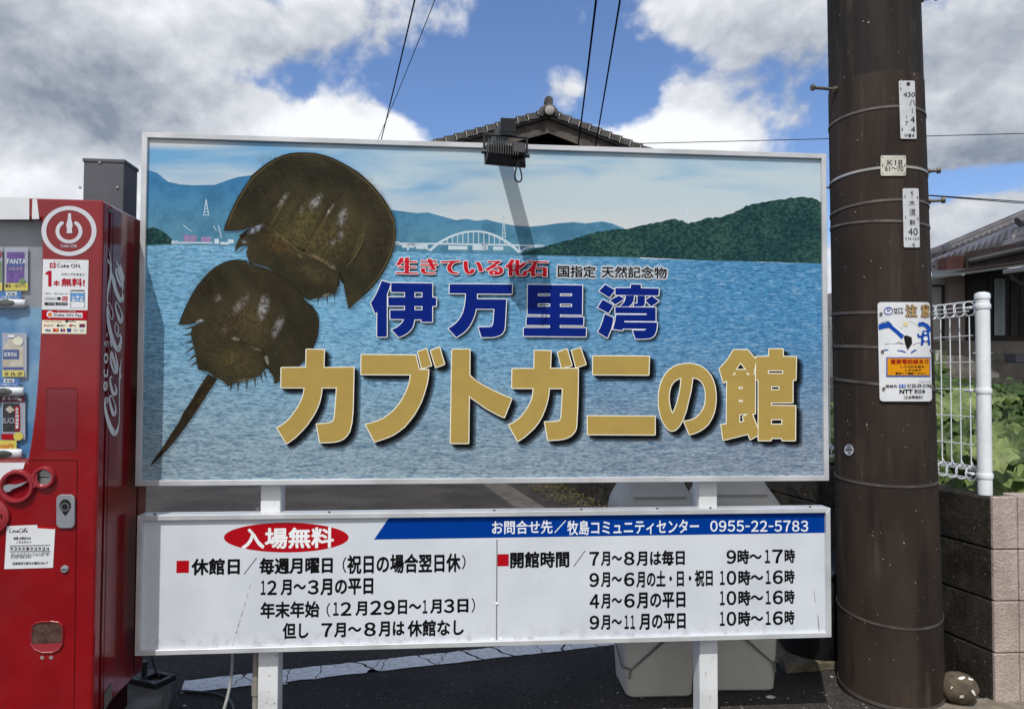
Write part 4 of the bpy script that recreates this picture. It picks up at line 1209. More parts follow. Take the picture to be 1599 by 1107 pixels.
# housing: flat tray whose lamp glass looks down and back at the picture
hw, hd = .074, .05
hd = .040
prof = [(-hw, -hd), (hw, -hd), (hw, hd), (-hw, hd)]
g.hexa([Rf @ V((x, y, -.022)) for x, y in prof], [Rf @ V((x * .96, y * .94, .0)) for x, y in prof])
g.hexa([Rf @ V((x * 1.05, y * 1.08, -.030)) for x, y in prof], [Rf @ V((x * 1.05, y * 1.08, -.022)) for x, y in prof])
hous = g.build('housing', M_blk, fl, bevel=.003)
g = MB()
for i in range(13):
    x = -hw * .92 + i * hw * .121
    g.box((x, -.004, .011), (.0032, hd * 1.72, .040), Rf)
g.build('cooling_fins', M_blk, hous)
g = MB(); g.box((.047, .004, .010), (.044, .052, .038), Rf); g.build('driver_box', M_blk, hous, bevel=.004)
g = MB(); g.box((.047, .014, .0236), (.030, .020, .0012), Rf); g.build('rating_label', flat('pale_label', col(190, 190, 186)), hous)
g = MB(); g.hexa([Rf @ V((x * .95, y * .95, -.0325)) for x, y in prof], [Rf @ V((x * .95, y * .95, -.030)) for x, y in prof]); g.build('lamp_glass', pm('unlit_lamp_glass', col(200, 200, 190), None, 5, .1), hous)
g = MB()
bL, bR = Rf @ V((-hw - .006, .0, -.008)), Rf @ V((hw + .006, .0, -.008))
tL, tR = V((bL.x, bL.y + .01, B.z - .026)), V((bR.x, bR.y + .01, B.z - .030))
g.tube([bL, tL], .005, 6); g.tube([tL, tR], .005, 6); g.tube([tR, bR], .005, 6)
for p in (bL, bR): g.tube([p + SP.e * .01, p - SP.e * .01], .008, 8)
g.build('bracket', M_blk, fl)
g = MB()
c_ = Rf @ V((.056, -.040, .004))
lp = []
for i in range(13):
    q = i / 12
    a = -math.pi / 2 + 2 * math.pi * q
    lp.append(c_ + V((-.012 + .013 * math.sin(q * math.pi * 2) * (1.1 if q < .5 else .9), .01 * math.sin(q * 6.28) , -.078 * math.sin(q * math.pi) ** .8)))
g.tube(lp, .0032, 6)
back = A + V((.12, .02, -.02))
g.build('cable', M_blk, fl, smooth=True)

# ================================================================== VENDING MACHINE
VY = 0.10
VC = on_y(155.5, 590, 2.60); VC.z = 0            # near right vertical edge
VP = Plane(VC, VY)
VS = Plane(VC, VY + math.pi / 2)                  # its right side
VS.n = V((math.cos(VY), math.sin(VY), 0)); VS.e = V((-math.sin(VY), math.cos(VY), 0))
VZ0, VZ1, VW, VD = .25, 2.072, 1.0, .45
def vl(x, y, z): return VC + VP.e * x - VP.n * y + V((0, 0, z))
def gloss(name, c1, c2, rough=.25, coat=.4):
    m = pm(name, c1, c2, 5, rough, .03, 12, coat=coat)
    m.node_tree.nodes['Principled BSDF'].inputs['Coat Roughness'].default_value = .08
    return m
M_vred = gloss('red_enamel', col(136, 7, 17), col(126, 6, 15))
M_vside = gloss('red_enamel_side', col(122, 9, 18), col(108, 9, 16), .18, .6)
def grime(m):
    t = NT(m.node_tree); b = m.node_tree.nodes['Principled BSDF']
    src = b.inputs['Base Color'].links[0].from_socket
    co = t.n('ShaderNodeTexCoord').outputs['Object']; s = t.n('ShaderNodeSeparateXYZ'); t.put(s.inputs[0], co)
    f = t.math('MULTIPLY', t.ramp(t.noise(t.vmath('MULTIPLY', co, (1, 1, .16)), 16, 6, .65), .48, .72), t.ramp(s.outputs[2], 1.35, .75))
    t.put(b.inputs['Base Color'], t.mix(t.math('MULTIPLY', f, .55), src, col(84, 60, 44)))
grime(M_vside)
M_vpink = gloss('faded_red_plastic', col(150, 44, 52), col(142, 38, 46), .35, .2)
M_vdark = flat('dark_gap', col(40, 8, 12), .6)
M_paper = pm('white_sticker', col(222, 224, 228), col(212, 214, 218), 6, .4)
M_grey = pm('grey_plastic', col(140, 144, 150), col(126, 130, 136), 9, .4)
M_chrome = pm('steel', col(200, 200, 200), col(170, 170, 172), 9, .25, metal=.9)
M_bluebk = pm('icy_blue_backing', col(70, 128, 178), col(122, 166, 196), 9, .4, detail=7)
M_greybk = pm('grey_backing', col(150, 152, 160), col(128, 130, 140), 4, .4)
vend = thing('vending_machine', 'red drinks vending machine left of the crab billboard', 'vending machine', vl(-VW / 2, VD / 2, 0), VY)
g = MB()
g.hexa([vl(x, y, VZ0) for x, y in ((-VW, .055), (0, .055), (0, VD), (-VW, VD))], [vl(x, y, VZ1) for x, y in ((-VW, .055), (0, .055), (0, VD), (-VW, VD))])
cab = g.build('cabinet', M_vside, vend, bevel=.012, segs=3)
g = MB()
g.box((0, 0, 0), (.9, .34, .13), Matrix.Translation(vl(-VW / 2, .25, VZ0 - .066)) @ Matrix.Rotation(VY, 4, 'Z'))
g.build('plinth', M_vdark, vend)  # near-black block standing in for the legs and shaded gap under the cabinet
# door: plate with the display opening
def vx(px, py): p = VP.pt(px, py); return (p - VC).dot(VP.e), p.z
WB = vx(43, 717)[1]; WT_ = vx(60, 343)[1]
edge = [vx(x, y) for x, y in ((64, 343), (64.5, 400), (64, 450), (63, 500), (61, 545), (58, 590), (54.5, 635), (49, 680), (43, 717))]
outer = [(-VW, VZ0), (0, VZ0), (0, VZ1), (-VW, VZ1)]
hole = [(-VW + .06, WT_)] + edge + [(-VW + .06, WB)]
def extr(mb, outer, hole, y0, y1):
    loops = [[V((x, z, 0)) for x, z in outer]] + ([[V((x, z, 0)) for x, z in hole]] if hole else [])
    tris = tessellate_polygon(loops); fl_ = [p for l in loops for p in l]
    n = len(fl_)
    fs = [tuple(t) for t in tris] + [tuple(i + n for i in reversed(t)) for t in tris]
    b = 0
    for l in loops:
        m = len(l)
        fs += [(b + i, b + (i + 1) % m, n + b + (i + 1) % m, n + b + i) for i in range(m)]
        b += m
    mb.add([vl(p.x, y0, p.y) for p in fl_] + [vl(p.x, y1, p.y) for p in fl_], fs)
g = MB(); extr(g, outer, hole, 0, .053)
door = g.build('door', M_vred, vend, bevel=.010, segs=3)
# display inside
g = MB()
zs_ = vx(30, 478)[1]
g.add([vl(-VW + .03, .0525, WB - .02), vl(-.02, .0525, WB - .02), vl(-.02, .0525, zs_), vl(-VW + .03, .0525, zs_)], [(0, 1, 2, 3)], 1)
g.add([vl(-VW + .03, .0525, zs_), vl(-.02, .0525, zs_), vl(-.02, .0525, WT_ + .02), vl(-VW + .03, .0525, WT_ + .02)], [(0, 1, 2, 3)], 0)
disp = g.build('display_backing', [M_greybk, M_bluebk], vend)
DP = Plane(vl(0, .045, 0), VY)       # card plane inside the window
def card(px0, py0, px1, py1, off, m, parent, name, r_=0):
    gg = MB(); gg.add(DP.rect(px0, py0, px1, py1, off) , [(0, 1, 2, 3)]); return gg.build(name, m, parent)
M_card = pm('clear_card', col(176, 176, 190), col(164, 166, 180), 7, .2)
M_purple = m2 = pm('purple_print', col(112, 70, 160), col(84, 48, 128), 60, .4)
M_navy = pm('navy_print', col(40, 62, 130), col(58, 80, 150), 30, .4)
M_dkcan = pm('black_can_print', col(40, 40, 46), col(62, 60, 62), 40, .4)
M_yel = flat('yellow_print', col(222, 204, 96)); M_lblue = flat('sky_blue_print', col(66, 116, 178)); M_cream = flat('cream_print', col(232, 228, 206))
M_tea = pm('milk_tea_print', col(190, 172, 148), col(206, 196, 180), 20, .3)
M_green = pm('green_print', col(92, 128, 84), col(130, 150, 90), 30, .4)
M_orange = flat('orange_print', col(224, 120, 50))
shelf = thing
def sample(parts, texts, name_label):
    g = MB()
    mats, q = [], 0
    for (pts, m) in parts:
        if m not in mats: mats.append(m)
        poly(g, DP, pts, .0016 + q * .0006, (), mats.index(m)); q += 1
    for s, b_, bd, m in texts:
        if m not in mats: mats.append(m)
        text(g, s, DP, b_, .0016 + q * .0006, bd, mats.index(m))
    o = g.build('drink_sample', mats if len(mats) > 1 else mats[0], vend)
    o['label'] = name_label
def rc(x0, y0, x1, y1): return [(x0, y0), (x1, y0), (x1, y1), (x0, y1)]
sample([(rc(7.5, 386, 44, 454), M_card), (rc(7.5, 442, 44, 454), M_yel), ([(11.5, 394), (39, 394), (38, 442), (10.5, 442)], M_purple), ([(12, 404), (39, 404), (38.3, 416), (11.5, 416)], M_navy), (ell(35.5, 439.5, 5.5, 4.5, 16), M_green)],
       [('FANTA', (12, 404.5, 42, 413), .02, M_whiteink), ('ぷるぷる', (14, 417, 36, 423), .02, M_card), ('振る・ゼリー!', (9, 443.5, 40, 449), .03, M_black)], 'purple can card in the display window')
sample([(rc(-24, 386, 4, 454), M_card), (rc(-24, 442, 4, 454), M_yel), (rc(-20, 408, 3, 440), M_green), (ell(-1, 397, 5, 6, 16), M_vpink)], [], 'green can card at the left edge of the display window')
sample([(rc(4, 520, 42, 589), M_card), ([(15, 523), (23, 523), (23, 529), (33, 538), (37, 545), (37, 579), (5, 579), (5, 545), (9, 538), (15, 529)], M_tea), (rc(5.5, 546, 30.5, 561), M_navy), (rc(5.5, 573, 37, 577), M_navy), (ell(29, 533, 8, 7, 18), M_cream), (rc(5, 579, 39, 588), M_yel), (rc(14, 523, 24, 527), M_whiteink)],
       [('紅茶花伝', (8, 550, 28, 557), .02, M_whiteink), ('ミルク', (8, 580.5, 36, 586.5), .02, M_black)], 'milk tea bottle card in the display window')
sample([(rc(3, 627, 40, 686), M_card), (rc(5, 630, 31, 674), M_dkcan), ([(16, 633), (24, 640), (16, 645), (9, 639)], M_tea), (rc(24, 634, 32, 672), M_sred), (rc(3, 677, 22, 686), M_sred), (ell(29.5, 681, 7.5, 6.5, 20), M_yel)],
       [('BLACK', (6, 652, 25, 661), .02, M_card)] + [(ch, (25.4, 636 + i * 5.6, 30.6, 641 + i * 5.6), .03, M_whiteink) for i, ch in enumerate('お手頃価格!')], 'black coffee can card with a red tag in the display window')
g = MB()
for b_, m_ in ((rc(-30, 455, 34, 467), 0), (rc(-30, 591, 31, 603), 0), (rc(-30, 687, 27, 701), 2), (rc(-30, 618, 40, 627), 3), (rc(10.5, 456, 27, 461.5), 1), (rc(7, 591.5, 23, 597), 1)):
    poly(g, DP, b_, .004 + m_ * .0004, (), m_)
text(g, '¥140', DP, (13, 457, 25, 460.8), .0052, .03, 4); text(g, '¥150', DP, (9, 592.4, 21, 596.3), .0052, .03, 4); text(g, '100円', DP, (1, 693, 22, 701), .0056, .03, 5)
text(g, 'つめた〜い', DP, (2, 462, 30, 466.5), .0052, .01, 1); text(g, 'つめた〜い', DP, (2, 598, 28, 602.5), .0052, .01, 1); text(g, 'まる170g', DP, (5, 619.5, 35, 625.5), .0056, .02, 1)
g.build('price_strip', [M_lblue, M_whiteink, M_yel, flat('maroon_print', col(96, 40, 56)), M_black, M_orange], vend)
M_btn = pm('white_button', col(226, 228, 232), col(214, 216, 220), 9, .25, coat=.3)
M_lens = pm('dark_lens', col(60, 62, 56), col(84, 86, 78), 30, .15)
for (x0, y0, x1, y1) in ((-30, 466.5, 41.5, 481), (-30, 604, 38.5, 618.5), (-30, 700.5, 36, 715.5)):
    f = DP.rectmap(x0, y0, x1, y1, 0)
    a, b = f(0, .5), f(1, .5); hz = abs((f(0, 0) - f(0, 1)).z)
    g = MB()
    n = 10
    pr = [(math.cos(t_), math.sin(t_)) for t_ in [math.pi * i / n for i in range(n + 1)]]
    L1 = [a + VP.n * (.004 + .016 * q) + V((0, 0, hz / 2 * p)) for p, q in pr]
    e2 = b - VP.e * .012
    L2 = [e2 + VP.n * (.004 + .016 * q) + V((0, 0, hz / 2 * p)) for p, q in pr]
    L3 = [b + VP.n * (.004 + .010 * q) + V((0, 0, hz / 2 * .8 * p)) for p, q in pr]
    m = n + 1
    g.add(L1 + L2 + L3, [(r_ * m + i, r_ * m + i + 1, (r_ + 1) * m + i + 1, (r_ + 1) * m + i) for r_ in (0, 1) for i in range(n)] + [tuple(2 * m + i for i in range(m))])
    bt = g.build('selection_button', M_btn, vend, smooth=True)
    g = MB(); cx_ = 14 if y0 < 500 else 10
    c_ = DP.pt(cx_, (y0 + y1) / 2, .0195)
    g.lathe([(.030, -.001), (.030, .0012), (.024, .0030), (.010, .004)], (0, 0, 0), 24, Matrix.Translation(c_) @ Matrix.Rotation(VY, 4, 'Z') @ Matrix.Rotation(math.pi / 2, 4, 'X') @ Matrix.Diagonal((1, .42, 1, 1)))
    g.build('button_lens', M_lens, bt, smooth=True)
# window pane
mg, tg, bg_ = new_mat('window_glass')
for l in list(mg.node_tree.links): mg.node_tree.links.remove(l)
tr_ = tg.n('ShaderNodeBsdfTransparent'); tr_.inputs[0].default_value = (.93, .95, .96, 1)
gs_ = tg.n('ShaderNodeBsdfGlossy'); gs_.inputs['Roughness'].default_value = .03
mx_ = tg.n('ShaderNodeMixShader')
mx_.inputs[0].default_value = .07; tg.put(mx_.inputs[1], tr_.outputs[0]); tg.put(mx_.inputs[2], gs_.outputs[0])
tg.put(mg.node_tree.nodes['Material Output'].inputs[0], mx_.outputs[0])
g = MB()
pts_ = [(-VW + .05, WB - .005)] + [(x + .006, z) for x, z in reversed(edge)] + [(-VW + .05, WT_ + .004)]
g.add([vl(x, .013, z) for x, z in pts_], [tuple(t) for t in tessellate_polygon([[V((x, z, 0)) for x, z in pts_]])])
g.build('window_pane', mg, vend)
# header panels
g = MB()
poly(g, VP, [(-160, 304), (46, 309.5), (46, 343), (-160, 343)], .0012); poly(g, VP, [(51, 311), (58, 311.2), (61.5, 342.5), (50, 342.5)], .0012)
hdr = g.build('header_panel', M_paper, vend)
# round logo
g = MB()
def annulus(mb, surf, cx, cy, r0x, r0y, r1x, r1y, off, a0=0, a1=360, n=48, mi=0):
    A_ = [math.radians(a0 + (a1 - a0) * i / n) for i in range(n + 1)]
    vs = [surf.pt(cx + r1x * math.cos(a), cy + r1y * math.sin(a), off) for a in A_] + [surf.pt(cx + r0x * math.cos(a), cy + r0y * math.sin(a), off) for a in A_]
    mb.add(vs, [(i, i + 1, n + 2 + i, n + 1 + i) for i in range(n)], mi)
annulus(g, VP, 108, 361, 35.5, 32.5, 43, 39, .0014)
annulus(g, VP, 108, 361.5, 15, 13.5, 21, 19, .0014, -52, 232)
for a in (-52, 232):
    poly(g, VP, ell(108 + 18 * math.cos(math.radians(a)), 361.5 + 16.2 * math.sin(math.radians(a)), 3, 2.8, 14), .00145)
poly(g, VP, [(106.8, 333.5), (111.2, 333.5), (111.4, 342), (113.4, 349), (113.8, 353), (112.6, 358), (113.2, 364.5), (104.4, 364.5), (105, 358), (103.9, 353), (104.3, 349), (106.4, 342)], .0015)
text(g, 'Coke ON', VP, (95, 381.5, 120, 387), .0014, .012)
g.build('round_logo', flat('pale_logo_ink', col(206, 206, 214)), door)
# stickers
st = MB()
st.add(VP.rect(67.5, 405, 137, 484.5, .0015), [(0, 1, 2, 3)], 0)
st.add(VP.rect(66, 484.5, 136, 500, .0015), [(0, 1, 2, 3)], 1)
st.add(VP.rect(66, 500, 135, 521.5, .0015), [(0, 1, 2, 3)], 2)
def kk(x0, y0, x1, y1): return (60 + x0 * .1174, 400 + y0 * .1174, 60 + x1 * .1174, 400 + y1 * .1174)
R_, K_, W_ = 3, 4, 0
def tk(s, b_, bd, mi): text(st, s, VP, kk(*b_), .0021, bd, mi)
st.add(VP.rect(*kk(155, 90, 232, 160), .0021), [(0, 1, 2, 3)], R_)
annulus(st, VP, 60 + 193 * .1174, 400 + 127 * .1174, 1.9, 1.9, 2.7, 2.7, .0024, -60, 240, 20, 0)
st.add(VP.rect(*kk(189, 98, 198, 128), .0024), [(0, 1, 2, 3)], 0)
tk('Coke ON.', (248, 100, 570, 158), .012, K_); tk('スタンプたまると', (308, 225, 616, 262), .02, K_)
poly(st, VP, zz([(140, 195), (178, 195), (178, 404), (134, 404), (134, 246), (98, 250), (98, 222)], 60, 400, .1174), .0021, (), R_); tk('本', (200, 320, 290, 400), .03, R_); tk('無料!', (308, 292, 620, 408), .034, R_)
tk('はじめてのドリンクチケットアプリ', (200, 66, 530, 82), .02, K_); tk('今すぐ、ダウンロード!', (90, 486, 392, 514), .016, K_)
for b_, mi in (((88, 546, 248, 584), 5), ((256, 546, 300, 584), 4), ((322, 538, 390, 596), 3), ((86, 616, 218, 655), 4), ((230, 616, 390, 655), 4)):
    st.add(VP.rect(*kk(*b_), .0021), [(0, 1, 2, 3)], mi)
tk('コークオン', (104, 556, 205, 574), .02, K_)
annulus(st, VP, 60 + 356 * .1174, 400 + 568 * .1174, 1.6, 1.6, 2.3, 2.3, .0024, -60, 240, 16, 0)
text(st, 'App Store', VP, kk(132, 626, 210, 646), .0024, .012, 0); text(st, 'Google Play', VP, kk(262, 626, 382, 646), .0024, .012, 0)
poly(st, VP, zz([(430, 460), (445, 452), (605, 452), (618, 465), (618, 688), (430, 688)], 60, 400, .1174), .0021, (), 4)
for b_, mi in (((438, 494, 612, 606), 6), ((438, 468, 612, 493), 0), ((438, 607, 612, 688), 0)): st.add(VP.rect(*kk(*b_), .0024), [(0, 1, 2, 3)], mi)
for i, (x, y) in enumerate(((455, 538), (510, 528), (565, 535), (455, 575), (505, 572), (560, 572))): st.add(VP.rect(*kk(x, y, x + 34, y + 26), .0026), [(0, 1, 2, 3)], 0 if i % 2 else 5)
st.add(VP.rect(*kk(190, 752, 590, 822), .0021), [(0, 1, 2, 3)], 0)
poly(st, VP, ell(60 + 158 * .1174, 400 + 775 * .1174, 5.4, 5.4, 20), .0022, (), 0); poly(st, VP, ell(60 + 158 * .1174, 400 + 778 * .1174, 3.2, 3.2, 16), .0025, (), 7)
text(st, 'Coke ON Pay', VP, kk(210, 765, 580, 815), .0025, .016, K_); text(st, 'キャッシュレス決済対応!', VP, kk(258, 724, 500, 742), .0025, .02, 0)
tk('Coke ON Wallet', (80, 858, 315, 878), .012, 7); tk('PayPay', (398, 856, 500, 880), .018, K_); tk('PAY', (80, 912, 205, 936), .02, R_); tk('d払い', (290, 908, 372, 936), .018, K_); tk('Pay', (450, 910, 505, 938), .018, K_); tk('VISA', (88, 970, 172, 1004), .03, 8)
for b_, mi in (((362, 854, 394, 882), 4), ((250, 908, 282, 938), 4), ((415, 908, 445, 938), 3), ((548, 902, 622, 946), 9), ((198, 964, 272, 1006), 3), ((298, 966, 325, 1006), 8), ((332, 966, 358, 1006), 3), ((384, 962, 438, 1008), 8), ((470, 966, 522, 1004), 5), ((552, 968, 616, 1004), 5)):
    st.add(VP.rect(*kk(*b_), .0021), [(0, 1, 2, 3)], mi)
poly(st, VP, ell(60 + 247 * .1174, 400 + 985 * .1174, 2.2, 2.2, 16), .0026, (), 7)
st.build('app_sticker', [M_paper, M_sred, M_cream, flat('sticker_red', col(176, 30, 48)), flat('sticker_black', col(44, 40, 46)), flat('sticker_grey', col(186, 190, 196)), flat('sticker_blue', col(96, 150, 206)), M_orange, flat('sticker_navy', col(30, 60, 140)), flat('sticker_purple', col(110, 40, 84))], vend)
# recessed flap panel and seams
g = MB(); g.add(VP.rect(73.5, 607, 119, 702, .0015), [(0, 1, 2, 3)]); g.build('flap_panel', gloss('faded_flap', col(120, 30, 40), col(112, 27, 36), .3, .3), vend)
g = MB()
def seam(x0, y0, x1, y1, w=.9): brush(g, VP, [(x0, y0), (x1, y1)], w, .0011, sub=1)
seam(73, 606.5, 73, 702.5); seam(73, 606.5, 119.5, 606.5); seam(-200, 718.5, 121, 718.5, .8); seam(121, 718.5, 118.5, 880, .8); seam(118.5, 880, 113, 1300, .8)
g.build('seam', M_vdark, door)
# coin unit: two joined rings
M_ring = M_vpink
coin = MB()
def ringsolid(mb, cx, cy, rin, rout, d0, n=40):
    c_ = VP.pt(cx, cy, 0); k_ = (VP.pt(cx + 1, cy) - VP.pt(cx, cy)).length
    M_ = Matrix.Translation(c_) @ Matrix.Rotation(VY, 4, 'Z') @ Matrix.Rotation(math.pi / 2, 4, 'X')
    vs = []; pr = [(rout, 0), (rout, d0 * .7), ((rout * .8 + rin * .2), d0), ((rout * .3 + rin * .7), d0), (rin, d0 * .6), (rin, .0006)]
    for r_, z in pr:
        for i in range(n):
            a = 2 * math.pi * i / n
            vs.append(M_ @ V((r_ * k_ * math.cos(a), r_ * k_ * math.sin(a), z)))
    m = len(pr)
    mb.add(vs, [(j * n + i, j * n + (i + 1) % n, (j + 1) * n + (i + 1) % n, (j + 1) * n + i) for j in range(m - 1) for i in range(n)])
    return M_, k_
ringsolid(coin, 28, 759, 20, 27.5, .016); ringsolid(coin, 70, 745, 12, 18, .016)
poly(coin, VP, [(44, 737), (52, 739), (60, 734), (62, 757), (54, 762), (52, 766)], .013)
M_, k_ = ringsolid(coin, -14, 806, 1, 30, .014)
unit = coin.build('coin_unit', M_ring, vend, smooth=True)
g = MB(); poly(g, VP, ell(28, 759, 20.5, 20.5, 32), .0014); g.build('coin_recess', flat('deep_red_recess', col(120, 14, 24)), unit)
g = MB()
poly(g, VP, ell(70, 745, 12.4, 12.4, 28), .0016)
cu_ = g.build('coin_slot', M_chrome, unit)
g = MB(); brush(g, VP, [(62, 745), (78, 745)], 1.6, .0022, sub=1); g.build('slot', M_black, unit)
g = MB()
pts_ = [(8, 762), (9, 757.5), (14, 755.5), (24, 756), (33, 754.5), (47, 750), (36, 757.5), (27, 761), (22, 763), (18, 766.5), (12, 767.5)]
n = len(pts_)
g.hexa([VP.pt(x, y, .004) for x, y in pts_], [VP.pt(x, y, .012) for x, y in pts_])
g.build('return_lever', M_grey, unit)
g = MB(); text(g, 'on', VP, (-5, 802, 7, 809), .0146, .03); g.build('cast_lettering', M_vdark, unit)
# paper-white corner behind the coin unit
g = MB(); poly(g, VP, [(-160, 722), (39.5, 722), (36.5, 732), (20, 733), (8, 740), (1, 752), (-160, 752)], .0012); g.build('white_corner_panel', M_paper, door)
# lock
g = MB()
def rrect(x0, y0, x1, y1, r_, n=6):
    o_ = []
    for cx, cy, a in ((x1 - r_, y0 + r_, -90), (x1 - r_, y1 - r_, 0), (x0 + r_, y1 - r_, 90), (x0 + r_, y0 + r_, 180)):
        o_ += [(cx + r_ * math.cos(math.radians(a + 90 * i / n)), cy + r_ * math.sin(math.radians(a + 90 * i / n))) for i in range(n + 1)]
    return o_
pl = rrect(89.5, 771.5, 118.5, 824, 8)
g.hexa([VP.pt(x, y, .0008) for x, y in pl], [VP.pt(x, y, .009) for x, y in pl])
lock = g.build('lock', M_grey, vend, bevel=.003)
g = MB(); poly(g, VP, [(95, 791), (95.5, 785), (99, 780), (104, 778.5), (109, 780), (112.5, 785), (113, 791), (108, 800), (105, 804), (103, 804), (100, 800)], .0095); poly(g, VP, ell(103.2, 789.5, 3, 3, 14), .0105); g.build('keyhole', flat('lock_black', col(38, 38, 40)), lock)
g = MB(); annulus(g, VP, 103.5, 790.5, 4.5, 4.5, 7, 7, .0102, n=24); g.build('lock_ring', M_chrome, lock)
g = MB()
c_ = VP.pt(101.5, 888, 0)
M_ = Matrix.Translation(c_) @ Matrix.Rotation(VY, 4, 'Z') @ Matrix.Rotation(math.pi / 2, 4, 'X')
g.lathe([(.013, 0), (.013, .004), (.011, .007), (.004, .008)], (0, 0, 0), 20, M_)
ck = g.build('cam_lock', M_grey, vend, smooth=True)
g = MB(); brush(g, VP, [(98, 888), (105, 888)], 1.3, .0086, sub=1); g.build('slot', M_black, ck)
# service notice (the square code is left out)
g = MB()
poly(g, VP, [(11, 821), (58, 819), (59, 823), (86.5, 824.5), (83, 886), (7, 888)], .0015, (), 0)
brush(g, VP, [(59, 822.5), (86, 824)], 3.5, .0017, 1, sub=1)
def nn(x0, y0, x1, y1): return (x0 * .1627, 720 + y0 * .1627, x1 * .1627, 720 + y1 * .1627)
text(g, '故障 お問合せは', VP, nn(134, 725, 300, 750), .002, .024, 2); text(g, 'こちらから→', VP, nn(160, 762, 300, 784), .002, .016, 2)
for i, ch in enumerate('9300193934'):
    text(g, ch, VP, nn(106 + i * 38.5, 822, 126 + i * 38.5, 852), .0022, .03, 2)
    g.add(VP.rect(*nn(99 + i * 38.5, 806, 100.5 + i * 38.5, 862), .002), [(0, 1, 2, 3)], 3)
g.add(VP.rect(*nn(99, 806, 484, 808), .002), [(0, 1, 2, 3)], 3); g.add(VP.rect(*nn(99, 861, 484, 863), .002), [(0, 1, 2, 3)], 3)
text(g, '佐賀県伊万里市木須町5760-17', VP, nn(122, 966, 462, 988), .002, .018, 2)
text(g, 'コカ・コーラ ボトラーズジャパン株式会社', VP, nn(108, 874, 482, 886), .002, .016, 3); text(g, '東京都港区赤坂九丁目七番一号', VP, nn(106, 894, 470, 906), .002, .016, 3); text(g, '0120-308-509', VP, nn(106, 914, 300, 928), .002, .016, 3)
SCR = [([(118, 640), (104, 645), (93, 668), (98, 684), (112, 680), (125, 668)], [2, 3, 5, 5, 3, 2]), ([(132, 660), (126, 672), (132, 680), (139, 668), (133, 660)], [3, 5, 4, 4, 3]), ([(152, 660), (144, 670), (150, 680), (160, 674)], [3, 5, 5, 3]), ([(170, 660), (162, 672), (168, 679), (176, 662), (174, 680)], [3, 5, 5, 4, 3]),
       ([(214, 640), (198, 645), (184, 668), (190, 685), (204, 680), (214, 668)], [2, 3, 5, 5, 3, 2]), ([(222, 660), (216, 672), (222, 680), (229, 668), (223, 660)], [3, 5, 4, 4, 3]), ([(232, 676), (244, 640), (248, 638), (240, 664), (240, 680)], [3, 4, 3, 4, 3]), ([(258, 660), (250, 672), (256, 679), (264, 662), (262, 680), (268, 676)], [3, 5, 5, 4, 3, 2]), ([(210, 642), (235, 652), (272, 640)], [2, 3, 1])]
for p, w in SCR: brush(g, VP, [(x * .1627, 720 + y * .1627) for x, y in p], [q * .1627 * 1.3 for q in w], .002, 2)
g.build('service_notice', [M_paper, M_sred, flat('notice_black', col(40, 40, 44)), flat('notice_grey', col(120, 122, 128))], vend)
# coin return cup
pl = [(48.5, 985), (50, 976), (56, 971), (66, 969), (80, 968.5), (92, 970), (99, 975), (100.5, 984), (99.5, 1004), (94, 1013), (84, 1018), (66, 1018.5), (54, 1013), (48, 1004)]
g = MB()
n = len(pl)
ins = [(75 + (x - 75) * .9, 993 + (y - 993) * .9) for x, y in pl]
g.add([VP.pt(x, y, .0012) for x, y in pl] + [VP.pt(75 + (x - 75) * .97, 993 + (y - 993) * .97, .007) for x, y in pl] + [VP.pt(x, y, .004) for x, y in ins], [(i, (i + 1) % n, n + (i + 1) % n, n + i) for i in range(n)] + [(n + i, n + (i + 1) % n, 2 * n + (i + 1) % n, 2 * n + i) for i in range(n)])
cup = g.build('coin_return', M_vpink, vend)
g = MB(); poly(g, VP, ins, .0026); g.build('cup_recess', pm('dark_smoked_plastic', col(66, 44, 40), col(92, 70, 62), 40, .3), cup)
g = MB(); poly(g, VP, [(50, 1004.5), (98.5, 1002.5), (93, 1012), (84, 1016), (66, 1016.5), (55, 1011.5)], .0052); g.build('cup_lip', M_vpink, cup)
g = MB()
for x in (66, 80): poly(g, VP, ell(x, 1026, 3.3, 3, 12), .0013)
g.build('paint_chip', flat('bare_steel', col(150, 130, 128)), door)
